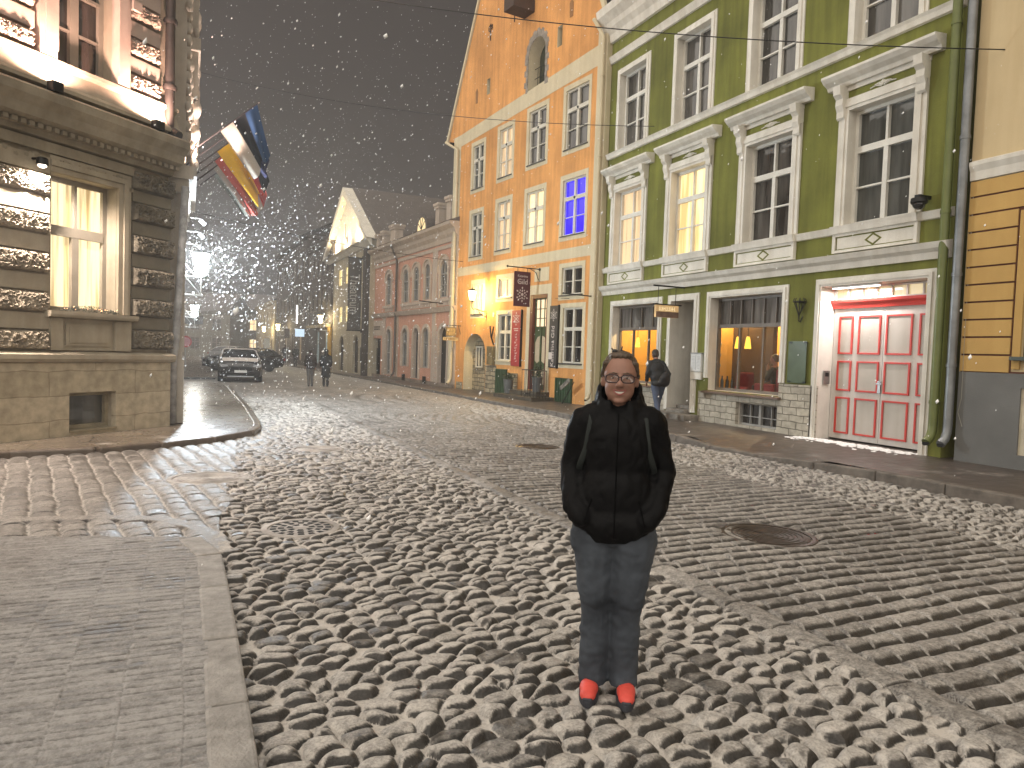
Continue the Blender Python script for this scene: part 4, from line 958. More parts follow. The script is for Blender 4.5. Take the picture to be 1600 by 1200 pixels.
# things on the orange front
def on(A, B, s, o, z):
    u = Vector((B[0]-A[0], B[1]-A[1])).normalized(); n = Vector((-u.y, u.x)); p = Vector(A)+u*s+n*o; return (p.x, p.y, z)
ORZ = math.atan2(OB[1]-OA[1], OB[0]-OA[0])
PURP = pmat('maroon_sign_cloth', (.075,.012,.020), .6, .15, 3); PALE = pmat('pale_sign_print', (.62,.55,.50), .6); REDB = pmat('red_banner_cloth', (.34,.035,.035), .6, .12, 2); DKB = pmat('charcoal_banner', (.045,.04,.038), .6, .15, 3)
def snow_emblem(mb, cx, cz, r, y):
    for k in range(6):
        a = R(60*k+30); c, s = math.cos(a), math.sin(a)
        for q in (.45, .85):
            x, z = cx+r*q*c, cz+r*q*s; d = r*.17
            mb.prism([(x+d*c, z+d*s), (x-d*.7*s, z+d*.7*c), (x-d*c, z-d*s), (x+d*.7*s, z-d*.7*c)], 'y', y, y+.004)
        a2 = a+R(30); x, z = cx+r*.62*math.cos(a2), cz+r*.62*math.sin(a2); d = r*.10
        mb.prism([(x+d, z), (x, z+d), (x-d, z), (x, z-d)], 'y', y, y+.004)
    mb.prism([(cx+r*.2*math.cos(R(60*k)), cz+r*.2*math.sin(R(60*k))) for k in range(6)], 'y', y, y+.004)
# hanging guild sign, its face looks up the street
g = empty('hanging_sign', on(OA, OB, 3.35, .74, 4.58), ORZ-R(90), 'maroon hanging sign reading Gild on an iron bracket above the door', 'sign')
MB().box(-.33, .33, -.02, .02, -1.22, 0).build('board', PURP, g)
for yy, rz in ((.021, R(180)), (-.021, 0)):
    text_mesh('Katariina', .115, PALE, g, (0, yy, -.16), (R(90), 0, rz)); text_mesh('Gild', .26, PALE, g, (0, yy, -.36), (R(90), 0, rz))
mb = MB(); snow_emblem(mb, 0, -.80, .27, .020); snow_emblem(mb, 0, -.80, .27, -.024); mb.build('emblem', PALE, g)
mb = MB(); mb.tube([(-.62, 0, .14), (.74, 0, .14)], .018, 8); mb.tube([(.74, 0, .14), (.74, 0, -.30)], .018, 8); mb.tube([(.30, 0, .13), (.56, 0, .02), (.68, 0, -.25)], .014, 8); mb.ball((-.63,0,.14), .04, 8, 6); mb.ball((.72,0,.14), .05, 8, 6)
for x in (-.2, .2): mb.tube([(x, 0, .13), (x, 0, 0)], .01, 6)
mb.build('bracket', IRON, g)
g = empty('wall_banner', on(OA, OB, 4.72, .07, 2.27), ORZ, 'tall red banner with pale ornament left of the orange house door', 'banner')
MB().box(-.31, .31, -.04, .02, -1.04, 1.04).build('panel', REDB, g, bevel=.008); MB().box(-.345, -.312, -.05, .025, -1.06, 1.06).build('edge', IRON, g)
mb = MB(); snow_emblem(mb, 0, .72, .25, .02); mb.box(-.16, .16, .02, .024, .34, .37); mb.box(-.16, .10, .02, .024, .27, .30)
rng = random.Random(9)
for i in range(11):
    z = .12-.1*i; x = rng.uniform(-.06, .02); mb.box(x-.05, x+.06, .02, .024, z, z+.018); mb.box(x-.05, x-.03, .02, .024, z, z+.065)
    if i % 2: mb.box(x+.04, x+.06, .02, .024, z-.02, z+.06)
mb.build('print', PALE, g)
g = empty('wall_banner', on(OA, OB, 2.28, .07, 2.32), ORZ, 'tall charcoal banner reading Katariina Gild right of the orange house door', 'banner')
MB().box(-.24, .24, -.04, .02, -1.07, 1.07).build('panel', DKB, g, bevel=.008); MB().box(-.27, -.242, -.05, .025, -1.09, 1.09).build('edge', IRON, g)
mb = MB(); snow_emblem(mb, 0, .74, .21, .02); mb.build('emblem', PALE, g); text_mesh('Katariina Gild', .255, PALE, g, (.0, .022, -.33), (R(90), R(-90), R(180)))
MB().box(.02, .22, .02, .026, -.78, -.54).build('pasted_note', PALE, g)
# lit wall lantern
def lantern(name, loc, rz, label, glow, energy, color, arm, h=.55, r=.2, drop=.0, lsize=.09, brace='scroll', group=None):
    t = empty(name, loc, rz, label, 'lantern', group)
    gm = glow
    body = MB().lathe([(r*.55, 0), (r, h*.66), (r*.98, h*.68)], n=6, rot=.5)
    if brace == 'arm': body.lathe([(r*.25, -.22), (r*.62, -.17), (r*.80, -.03), (r*.5, -.01)], n=12)
    body = body.build('glass', gm, t)
    mb = MB(); mb.lathe([(r*1.06, h*.68), (r*1.08, h*.70), (r*.70, h*.80), (r*.25, h*.86), (r*.08, h*.92), (.01, h*1.12)], n=6, rot=.5); mb.build('cap', IRON, t)
    mb = MB()
    for k in range(6):
        a = 6.283*k/6+.5; mb.tube([(r*.57*math.cos(a), r*.57*math.sin(a), 0), (r*1.03*math.cos(a), r*1.03*math.sin(a), h*.68)], .007, 5)
    mb.lathe([(r*.12, -.16), (r*.16, -.1), (r*.5, -.02), (r*.5, .0)], n=12); mb.build('cage', IRON, t)
    mb = MB()
    if brace == 'scroll':
        mb.tube([(0,0,-.15), (0,0,-.28), (0,-.06,-.36), (0,-.16,-.33), (0,-arm*.6,-.40), (0,-arm,-.42)], .020, 8); mb.tube([(0,-arm*.45,-.40), (0,-arm*.6,-.55), (0,-arm*.9,-.62), (0,-arm,-.56)], .016, 8)
        mb.box(-.03, .03, -arm-.03, -arm, -.68, -.24)
    else:
        mb.tube([(0,0,-.16), (0,0,-.22), (0,-.05,-.25), (0,-arm,-.22)], .022, 8); mb.tube([(0,.05,-.72), (0,-arm,-.70)], .028, 8); mb.tube([(0,.0,-.70), (0,-arm,.05)], .012, 6); mb.tube([(0,-.1,-.27), (0,-arm,.35)], .012, 6); mb.tube([(0,0,-.2), (0,0,-.7)], .018, 6)
    mb.build('bracket', IRON if brace == 'scroll' else pmat('light_grey_bracket', (.4,.4,.4), .5, .1, 3), t)
    lamp('POINT', name+'_light', (0, 0, h*.36), energy, color, t, lsize)
    return t
GLOWW = glowglass('lantern_glow_warm', (1,.80,.42), 16); GLOWC = glowglass('lantern_glow_white', (.86,.95,1.0), 45)
l1 = lantern('wall_lantern', on(OA, OB, 7.15, .68, 3.76), ORZ, 'lit warm yellow lantern on a scrolled iron bracket on the orange house', GLOWW, 520, (1,.67,.24), .68, h=.52, r=.19)
# small hanging craft sign on the left corner
g = empty('hanging_sign', on(OA, OB, 9.35, .42, 2.74), ORZ-R(90), 'small framed craft sign above a narrow wooden name board by the arch', 'sign')
mb = MB(); mb.tube([(-.50,0,.06),(.42,0,.06)], .016, 6); mb.tube([(.30,0,.05),(.40,0,-.3)], .012, 6); mb.build('bracket', IRON, g)
mb = MB(); mb.box(-.30, .18, -.02, .02, -.40, -.02); mb.build('board', pmat('dark_sign_wood', (.08,.055,.03), .6, .2, 4), g)
mb = MB(); mb.box(-.27, .15, -.024, -.02, -.37, -.05); mb.build('picture', pmat('sign_ochre_field', (.35,.26,.12), .6, .4, 12), g)
mb = MB(); mb.box(-.42, .30, -.02, .02, -.58, -.44); n_ = mb.build('name_board', pmat('pale_sign_wood', (.40,.30,.16), .6, .2, 5), g)
mb = MB(); rng = random.Random(2); x = -.36
while x < .2: w_ = rng.uniform(.02, .05); mb.box(x, x+w_*.5, -.023, -.02, -.545, -.48); x += w_+.03
mb.build('worn_lettering', IRON, n_)
# iron bar with nothing on it, right corner
g = empty('sign_bar', on(OA, OB, .35, .0, 3.62), ORZ, 'bare iron sign bar sticking out from the right end of the orange house', 'sign bar')
mb = MB(); mb.tube([(0,0,0), (0,1.1,.02)], .018, 8); mb.lathe([(.06, -.02), (.06, .02)], n=10); mb.ball((0,1.1,.02), .03, 8, 6); mb.build('bar', IRON, g)
# railing, planters
g = empty('stair_railing', on(OA, OB, 2.9, .8, .2), ORZ, 'black iron railing beside the steps of the orange house', 'railing')
mb = MB()
for x0, x1, y0, y1, n in ((.0, 0.0, -.75, .1, 6), (0, -1.5, .1, .1, 9)):
    mb.tube([(x0,y0,.95), (x1,y1,.95)], .018, 6); mb.tube([(x0,y0,.12), (x1,y1,.12)], .012, 6)
    for i in range(n): f = i/(n-1); mb.tube([(x0+(x1-x0)*f, y0+(y1-y0)*f, 0), (x0+(x1-x0)*f, y0+(y1-y0)*f, .95)], .009, 5)
mb.build('bars', IRON, g)
def planter(loc, label, tall=False):
    t = empty('planter', loc, 0, label, 'planter', 'planters by the orange house door')
    MB().lathe([(.12, 0), (.15, .02), (.19, .50), (.20, .52), (.17, .52), (.16, .46), (.01, .46)], n=14).build('pot', pmat('grey_pot', (.12,.12,.115), .6, .2, 5), t, smooth=True, angle=40)
    mb = MB(); rng = random.Random(int(loc[1]*100))
    for i in range(260):
        a = rng.uniform(0, 6.28); q = rng.uniform(0, .22); z = .48+rng.uniform(0, .30 if not tall else .5)*(1-q*1.5); x, y = q*math.cos(a), q*math.sin(a); s = rng.uniform(.02, .05)
        d = Vector((rng.uniform(-1,1), rng.uniform(-1,1), rng.uniform(-.2,1))).normalized()*s*1.6; e2 = d.cross(Vector((rng.uniform(-1,1), rng.uniform(-1,1), .3))).normalized()*s*.5
        p = Vector((x, y, z)); mb.add([p, p+d*.5+e2, p+d, p+d*.5-e2], [(0,1,2,3)])
    mb.build('leaves', pmat('dark_evergreen_leaf', (.03,.05,.02), .6, .4, 8), t)
planter(on(OA, OB, 4.45, .5, .22), 'grey pot with a low evergreen left of the orange house door'); planter(on(OA, OB, 2.62, .45, .38), 'grey pot with an evergreen behind the iron railing', True)
g = empty('fallen_sign', on(OA, OB, .9, .5, .75), ORZ, 'small tilted board on a leaning rod near the woman', 'sign')
mb = MB(); mb.tube([(-.3,.3,-.6), (-.95,.35,.12)], .016, 6); mb.build('rod', IRON, g); mb = MB(); mb.box(-.28, .28, -.015, .015, -.07, .07); b_ = mb.build('board', pmat('grey_board', (.2,.18,.15), .6, .5, 9), g); b_.rotation_euler = (0, R(32), 0)

# ================================================================ PINK HOUSE
PA, PB = (10.6, 29.2), (9.8, 41.0)
pb = facade('pink_house', PA, PB, 'low pink house with white arched windows and small stone posts on the roof edge')
PW = [(8.86, 9.60), (6.14, 6.94), (4.66, 5.42), (3.20, 3.86), (1.12, 1.98)]
PD = [(8.62, 9.40, .3), (6.02, 6.86, .85), (4.46, 5.18, .3), (3.12, 3.92, .85), (.92, 1.90, .2)]
holes = [(arch(a, b, 4.12, 5.82-(b-a)/2, 10), .12) for a, b in PW] + [(arch(a, b, z, 2.80-(b-a)/2, 10), .14) for a, b, z in PD] + [(rect(10.5, 11.9, .15, 2.3), .4)]
PX1 = 12.0
mb = MB().wall([(0, -.2), (PX1, -.2), (PX1, 7.05), (0, 7.05)], holes, 0, .22, 0, 1); shell(mb, (7.05, 7.05), 0, PX1, 10, -.2); mb.build('wall', [PINK, PINKTRIM], pb)
band(pb, 'cornice', [(0,6.55),(.05,6.56),(.08,6.75),(.2,6.9),(.24,7.05),(.45,7.2),(.48,7.32),(0,7.34)], -.0, PX1, PINKTRIM)
band(pb, 'belt_course', [(0,3.45),(.10,3.47),(.16,3.60),(.2,3.68),(0,3.72)], .003, PX1-.003, PINKTRIM)
mb = MB(); mb.box(0, PX1-.01, 0, .05, 6.30, 6.45); mb.box(0, .45, 0, .06, .1, 6.55)
for s in (2.45, 2.75, 7.95): mb.box(s-.13, s+.13, 0, .05, 3.72, 6.3)
for s in (2.55, 7.75, 9.9): mb.box(s-.2, s+.2, 0, .05, .1, 3.45)
for k in range(12):
    for s in (.45, 2.2): mb.box(s-.0, s+.28+.1*(k % 2), .0, .035, .25+.22*k, .43+.22*k)
mb.build('pilaster', PINKTRIM, pb)
mb = MB()
for a, b in ((2.9, 7.2), (.7, 2.3), (8.4, 10.1)): mb.box(a, b, 0, .09, 3.95, 4.08); [mb.box(a+.1+i*.2, a+.2+i*.2, 0, .05, 3.76, 3.95) for i in range(int((b-a-.1)/.2))]
mb.build('sill_course', PINKTRIM, pb); MB().box(0.0, PX1, 0, .06, -.1, .25).build('plinth', pmat('pink_grey_plinth', (.24,.19,.15), .9, .2, 2, streak=.15), pb)
for k, (a, b) in enumerate(PW):
    c = (a+b)/2; zs = 5.82-(b-a)/2
    w = sash(pb, a, b, 4.12, 5.82, -.07, pmat('grey_window_frame', (.30,.28,.25), .6), DG[(k+1) % 4], [(c, .05, 4.2, 5.8)], [(5.2, .06), (4.7, .03)], t=.06)
    mb = MB(); n = 10
    mb.ringprism(arch_open(a-.16, b+.16, 4.1, zs, n), arch_open(a, b, 4.1, zs, n), 0, .05); mb.ringprism(arch_open(a-.24, b+.24, zs-.1, zs+.02, n), arch_open(a-.17, b+.17, zs-.1, zs+.02, n), .0, .10)
    mb.build('surround', PINKTRIM, w)
for k, (a, b, z) in enumerate(PD):
    zs = 2.80-(b-a)/2; c = (a+b)/2
    if k in (2, 4): d_ = MB().add([(a,-.13,z),(b,-.13,z),(b,-.13,2.8),(a,-.13,2.8)], [(0,1,2,3)]).build('door', pmat('near_black_door', (.012,.010,.009), .5, .2, 3), pb)
    else: d_ = sash(pb, a, b, z, 2.80, -.08, MATS['grey_window_frame'], DG[3], [(c, .05, z, 2.7)], [(z+1.2, .05)], t=.07)
    mb = MB(); mb.ringprism(arch_open(a-.17, b+.17, z, zs, 10), arch_open(a, b, z, zs, 10), 0, .07); mb.build('surround', PINKTRIM, d_)
    if k in (1, 3): MB().box(a+.2, b-.2, .06, .075, .12, .45).build('cellar_vent', BLACK, pb)
mb = MB(); mb.box(10.5, 11.9, -.3, -.26, .15, 2.3)
gg = mb.build('gate', pmat('dark_gate_wood', (.045,.04,.035), .6, .2, 3), pb); mb = MB()
for i in range(9): mb.tube([(10.55+.16*i, -.2, .2), (10.55+.16*i, -.2, 1.75)], .018, 6)
mb.build('gate_bars', IRON, gg)
mb = MB(); mb.box(10.2, 12.0, .0, .03, 2.45, 3.3); mb.box(10.45, 11.7, .03, .04, 2.7, 3.05); mb.build('gate_sign_board', PINKTRIM, pb)
mb = MB()
for i in range(4): x = 10.62+.27*i; mb.ringprism([(x,2.77),(x+.19,2.77),(x+.19,2.98),(x,2.98),(x,2.77)], [(x+.04,2.81),(x+.15,2.81),(x+.15,2.94),(x+.04,2.94),(x+.04,2.81)], .04, .046)
mb.build('gate_sign_lettering', IRON, pb)
MB().prism([(.5, 7.34), (.3, 7.42), (-5, 9.6), (-10, 7.4), (-10, 7.34)], 'x', .0, PX1).build('roof', ROOFM, pb)
for s, h, w_ in ((1.05, 1.15, .42), (2.35, 1.05, .42), (8.6, .95, .75), (10.3, .85, .36), (11.3, .80, .34)):
    mb = MB(); mb.box(s-w_/2, s+w_/2, -.35, .1, 7.36, 7.36+h); mb.box(s-w_/2-.06, s+w_/2+.06, -.41, .16, 7.36+h-.18, 7.36+h-.06); mb.box(s-w_/2-.10, s+w_/2+.10, -.45, .2, 7.36+h-.06, 7.36+h+.06); mb.build('roof_post', PINKTRIM, pb)
mb = MB(); mb.prism(arch(4.7, 6.3, 7.35, 7.75, 10), 'y', -1.6, -.35); dm = mb.build('dormer', ROOFM, pb)
mb = MB(); mb.add([(p[0], -.34, p[1]) for p in arch(4.95, 6.05, 7.72, 7.80, 10)], [tuple(range(13))]); mb.build('dormer_window', emat('lit_dormer', (.95,.70,.36), .75), dm)
mb = MB()
for i in range(1, 5): a = math.pi*i/5; mb.tube([(5.5,-.33,7.75), (5.5+.55*math.cos(a), -.33, 7.78+.55*math.sin(a))], .02, 5)
mb.build('glazing_bars', IRON, dm)
ch = MB(); ch.box(1.6, 2.9, -3.2, -2.3, 8.0, 10.5); c_ = ch.build('chimney', pmat('stained_chimney', (.26,.22,.18), .9, .4, 1.3), pb); MB().box(1.5, 3.0, -3.3, -2.2, 10.5, 10.72).build('chimney_cap', BLACK, c_)
downpipe(pb, 7.75, .13, .3, 6.4, .055, ROOFM, top=(7.75, .45, 7.1)); downpipe(pb, .25, .14, .3, 7.0, .06, CREAM, elbow=False)
g = empty('sign_bar', on(PA, PB, 1.6, .0, 3.85), math.atan2(PB[1]-PA[1], PB[0]-PA[0]), 'long dark iron sign bar sticking out of the pink house', 'sign bar')
MB().tube([(0,0,0), (0,1.15,.05)], .025, 6).build('bar', IRON, g)

# ================================================================ THEATRE HOUSE (grey gable)
TA, TB = (9.5, 41.0), (9.35, 51.2)
tb = facade('gabled_theatre', TA, TB, 'grey gabled theatre with a floodlit white pediment and a long vertical banner')
TX1 = 11.9
TW = [(5.62, 6.62, 5.86, 7.02), (7.82, 8.82, 5.86, 7.02), (5.40, 6.42, 3.38, 4.48), (7.52, 8.50, 3.38, 4.48)]
TAr = [(6.75, 8.15), (2.55, 3.95)]
holes = [(rect(*t), .1) for t in TW]+[(arch(a, b, .15, 1.75, 10, rise=.75), .15) for a, b in TAr]
mb = MB().wall([(0, -.2), (TX1, -.2), (TX1, 8.0), (0, 8.0)], holes, 0, .2); shell(mb, (8.0, 8.0), 0, TX1, 26, -.2); mb.build('wall', GREYPL, tb)
TWH = pmat('white_pediment_plaster', (.64,.59,.50), .9, .1, 1.5)
mb = MB(); mb.prism([(.4,8.05),(TX1+.2,8.05),(6.6,11.85)], 'y', -.4, -.05); mb.build('pediment', TWH, tb)
mb = MB(); mb.prism([(.05,8.01),(-.3,8.05),(6.6,12.2),(13.3,8.05),(12.8,8.01),(6.6,11.7)], 'y', -.3, .34); mb.build('raking_cornice', TWH, tb)
mb = MB(); mb.prism([(0,7.65),(.1,7.67),(.25,7.9),(.42,8.0),(0,8.05)], 'x', -.2, TX1+.7); mb.build('cornice', TWH, tb)
MB().prism([(-.4,8.07),(6.6,12.27),(13.4,8.07),(6.6,8.15)], 'y', -26, -.3).build('roof', ROOFM, tb)
mb = MB(); mb.tube([(6.55,.1,8.8),(6.55,.1,9.8)], .05, 8); mb.ball((6.55,.05,8.7), (.18,.12,.3), 8, 6); mb.build('finial_figure', TWH, tb)
for k, t in enumerate(TW):
    sash(tb, *t, -.06, pmat('grey_small_frame', (.35,.30,.2), .6), emat('lit_theatre_window', (1,.80,.40), 2.6, .15, 1.0), [((t[0]+t[1])/2, .05, t[2], t[3])], [(t[2]+.6, .04)], t=.05)
for a, b in TAr: MB().add([(a,-.13,.1),(b,-.13,.1),(b,-.13,2.6),(a,-.13,2.6)], [(0,1,2,3)]).build('door', pmat('dark_brown_arch_door', (.035,.026,.018), .6, .2, 2), tb)
mb = MB(); mb.box(.1, .75, 0, .25, .0, 7.5); mb.build('dark_wall_strip', pmat('dark_wall_strip', (.07,.06,.05), .9, .2, 2), tb)
mb = MB(); mb.box(1.3, 1.85, 0, .05, .9, 1.75); mb.build('notice_board', IRON, tb)
THZ = math.atan2(TB[1]-TA[1], TB[0]-TA[0])
g = empty('theatre_banner', on(TA, TB, 1.9, .46, 4.92), THZ-R(90), 'long grey banner reading Theatrum hanging out from the grey gabled theatre', 'banner')
BAN = pmat('grey_banner_cloth', (.085,.078,.068), .8, .1, 1)
b_ = MB().box(-.40, .40, -.012, .012, -2.16, 2.16).build('cloth', BAN, g)
text_mesh('Theatrum', .86, pmat('banner_print', (.36,.34,.30), .8), g, (-.02, -.016, .0), (R(90), R(90), 0), depth=.003, sx=.70)
mb = MB()
for z in (2.18, -2.18): mb.tube([(-.45,0,z),(.45,0,z)], .03, 6); mb.box(.43, .46, -.08, .08, z-.12, z+.12)
mb.build('banner_rods', IRON, g)
for s in (3.2, 6.6, 9.8):
    f = lamp('SPOT', 'pediment_light', (s, .95, 8.12), 330, (1,.80,.50), tb, .06); f.data.spot_size = R(140); f.data.spot_blend = .6
    f.rotation_euler = Vector((0, .75, -1.2)).to_track_quat('Z', 'Y').to_euler()
# ================================================================ CORNER STONE BUILDING (left)
LC = (-.39, 15.1); LU = Vector((-math.sin(R(46)), -math.cos(R(46))))
LB = (LC[0]+LU.x*10, LC[1]+LU.y*10)
lb_ = facade('corner_stone_building', LC, LB, 'ornate grey stone corner building with rough rusticated blocks, floodlit upper floor')
LX = 9.0; LZ = 11.6
LWIN = (1.10, 2.28, 2.14, 4.34); LUW = (1.22, 2.30, 6.10, 8.6); LBW = (1.15, 2.02, .17, .80)
holes = [(rect(*LWIN), .34), (rect(*LUW), .30), (rect(*LBW), .24), (rect(5.1, 6.28, 2.14, 4.34), .3), (rect(5.2, 6.3, 6.1, 8.6), .3)]
mb = MB().wall([(0, -.2), (LX, -.2), (LX, LZ), (0, LZ)], holes, 0, .3, 0, 1)
mb.add([(LX,0,-.2),(LX,-9,-.2),(LX,-9,LZ),(LX,0,LZ)], [(0,1,2,3)])
mb.build('wall', [STONE, STONESM], lb_)
# street side of the same house
SA, SB = (-.39, 30.5), LC
Smat = Matrix.Translation((SA[0], SA[1], 0)) @ Matrix.Rotation(math.atan2(-1, 0), 4, 'Z')
Lmat = Matrix.Translation((LC[0], LC[1], 0)) @ Matrix.Rotation(math.atan2(LU.y, LU.x), 4, 'Z')
REL = Lmat.inverted() @ Smat
def street(o): o.matrix_local = REL; return o
PALEST = pmat('pale_painted_stone', (.46,.42,.36), .85, .12, 2, bump=.004, streak=.12)
SX = 30.5-15.1
mb = MB(); shell(mb, (LZ, LZ), 0.0, SX, .02, -.2); mb.add([(0,0,-.2),(SX,0,-.2),(SX,0,LZ),(0,0,LZ)], [(0,1,2,3)]); mb.box(0, SX-.2, -8, -.05, -.2, LZ-.05)
street(mb.build('street_wall', PALEST, lb_))
# local x for a street position Y is 30.5-Y
def sx_(Y): return 30.5-Y
mb = MB()
mb.box(sx_(16.35), sx_(15.55), 0, .27, 1.35, 4.6); mb.box(sx_(16.45), sx_(15.45), 0, .31, .1, 1.35); mb.box(sx_(16.6), sx_(15.35), 0, .36, 4.6, 4.85); mb.box(sx_(16.7), sx_(15.25), 0, .44, 4.85, 5.1)
for i in range(6): mb.box(sx_(16.3)+.02+i*.12, sx_(16.3)+.07+i*.12, .27, .31, 1.5, 4.4)
mb.box(sx_(20.4), sx_(19.7), 0, .25, .1, 4.9); mb.box(sx_(20.6), sx_(16.5), 0, .38, 4.85, 5.15); mb.box(sx_(20.8), sx_(16.4), 0, .50, 5.15, 5.35)
street(mb.build('portal_pilaster', PALEST, lb_))
mb = MB(); mb.box(0.2, SX-.35, 0, .22, 5.4, 5.65)
for Y in (16.6, 18.0, 20.0, 22.0, 24.0, 26.0): mb.box(sx_(Y)-.25, sx_(Y)+.25, 0, .28, 5.7, LZ-.4)
mb.box(sx_(21.8), sx_(17.2), 0, .42, 6.9, LZ-.3)
for k in range(5): mb.box(sx_(21.6)+.1*k, sx_(17.4)-.1*k, 0, .40-.07*k, 6.75-.25*k, 6.9-.25*k+.08)
for Y in (17.3, 18.2, 19.6, 20.9, 21.7): mb.box(sx_(Y)-.08, sx_(Y)+.08, .42, .50, 7.0, LZ-.3)
mb.box(sx_(21.9), sx_(17.1), .0, .55, 8.0, 8.25)
oriel = street(mb.build('oriel', PALEST, lb_))
mb = MB(); rng = random.Random(5)
for i in range(170):
    Y = rng.uniform(16.2, 21.9); z = rng.uniform(5.7, 11); r = rng.uniform(.05, .16)
    mb.ball((sx_(Y), .30+.15*(Y > 17.2)+rng.uniform(-.03, .04), z), (r, r*.7, r*1.2), 7, 5)
for i in range(24):
    z = 5.7+.25*i; mb.ball((sx_(16.55), .30, z), (.12, .09, .13), 7, 5)
street(mb.build('carved_relief', PALEST, lb_, smooth=True))
mb = MB(); mb.prism([(0,LZ-.3),(.5,LZ-.1),(.6,LZ+.2),(0,LZ+.2)], 'x', -.5, LX); mb.build('eaves_cornice', STONESM, lb_)
# mouldings of the front
band(lb_, 'plinth', [(0,-.1),(.10,-.1),(.10,1.30),(.0,1.30)], 2.02+.0, LX, PLINTHST)
mb = MB().wall([(-.02, -.1), (2.02, -.1), (2.02, 1.30), (-.02, 1.30)], [(rect(LBW[0], LBW[1]-.001, LBW[2], LBW[3]), .12)], .10, .12); mb.add([(-.02,0,-.1),(-.02,.1,-.1),(-.02,.1,1.3),(-.02,0,1.3)], [(0,1,2,3)]); mb.build('plinth', PLINTHST, lb_)
band(lb_, 'ledge', [(0,1.30),(.16,1.31),(.20,1.36),(.20,1.43),(.10,1.47),(0,1.48)], -.06, LX, STONESM)
mb = MB(); mb.prism([(0,4.80),(.10,4.82),(.13,4.90),(.2,4.92),(.2,4.96),(.36,5.02),(.40,5.16),(.50,5.28),(.52,5.40),(.42,5.46),(0,5.5)], 'x', -.02, LX)
for i in range(66): x = .0+.13*i; mb.box(x, x+.075, .19, .27, 4.90, 4.97)
mb.build('cornice', STONE, lb_)
mb = MB(); mb.box(.80, LX, 0, .07, 4.62, 4.78)
rng = random.Random(8)
for i in range(44):
    x = .95+.16*i; mb.ball((x, .03, 4.50+.03*math.sin(i*2.0)), (.07, .04, .06), 7, 5); mb.ball((x+.08, .03, 4.54), (.03, .03, .03), 6, 4)
mb.box(.80, LX, 0, .05, 4.34, 4.40); mb.build('carved_frieze', STONE, lb_)
mb = MB(); mb.prism([(0,5.55),(.30,5.56),(.30,5.62),(.2,5.7),(.10,5.95),(.18,6.0),(.18,6.06),(0,6.08)], 'x', -.05, LX); mb.build('upper_base', STONESM, lb_)
# rock-faced blocks: displaced grids
def rockblock(mb, x0, x1, z0, z1, p, amp, seed, step=.030):
    nx = max(2, int((x1-x0)/step)); nz = max(2, int((z1-z0)/step)); vs = []; fs = []
    for j in range(nz+1):
        for i in range(nx+1):
            u, v = i/nx, j/nz; x = x0+(x1-x0)*u; z = z0+(z1-z0)*v
            edge = min(u*(x1-x0), (1-u)*(x1-x0), v*(z1-z0), (1-v)*(z1-z0)); k = min(1, edge/.035)
            n = mnoise.noise(Vector((x*9+seed, z*9, seed)))*.5+mnoise.noise(Vector((x*22, z*22+seed, 3)))*.45+random.uniform(-.7, .7)
            vs.append((x, .0 if edge <= 1e-6 else p*(.35+.65*k)+amp*n*k, z))
    for j in range(nz):
        for i in range(nx): a = j*(nx+1)+i; fs.append((a, a+1, a+nx+2, a+nx+1))
    mb.add(vs, fs)
UPR = pmat('pinkish_rough_stone', (.42,.33,.27), .95, .25, 5); UPS = pmat('pinkish_smooth_stone', (.44,.35,.30), .85, .12, 2, bump=.002); DSQ = pmat('dark_smooth_quoin', (.19,.17,.13), .9, .15, 2)
def rblock(name, m, *a):
    mb = MB(); rockblock(mb, *a); return mb.build(name, m, lb_)
def sblock(name, m, *a): return MB().box(*a).build(name, m, lb_)
for z0, z1 in ((1.50, 1.81), (2.10, 2.42), (2.72, 3.04), (3.34, 3.65), (3.95, 4.27)):
    rblock('rough_block', ROUGHST, 2.36, 3.45, z0, z1, .13, .045, z0*7, .024); rblock('rough_block', ROUGHST, 3.47, 4.9, z0, z1, .13, .035, z0*9, .06)
    sblock('smooth_block', STONESM, 2.34, 4.9, 0, .06, z1+.02, z1+.27)
for z0, z1 in ((1.54, 1.90), (2.13, 2.46), (2.68, 3.02), (3.26, 3.60), (3.84, 4.18), (4.40, 4.74)): rblock('corner_quoin', ROUGHDK, -.09, .82, z0, z1, .13, .035, z0*5, .026)
for z0, z1 in ((1.91, 2.12), (2.47, 2.67), (3.03, 3.25), (3.61, 3.83), (4.19, 4.39)): sblock('smooth_quoin', DSQ, -.04, .80, 0, .035, z0, z1)
for k in range(8):
    z0 = 6.12+.62*k
    rblock('rough_block', UPR, .30, .96, z0, z0+.27, .15, .05, z0*3, .024); rblock('rough_block', UPR, 2.62, 3.6, z0, z0+.27, .15, .05, z0*4, .024)
    if k < 3: rblock('rough_block', UPR, 3.62, 4.9, z0, z0+.27, .15, .04, z0*6, .06)
    for a, b in ((.30, .96), (2.62, 4.9)): sblock('smooth_block', UPS, a, b, 0, .09, z0+.31, z0+.56)
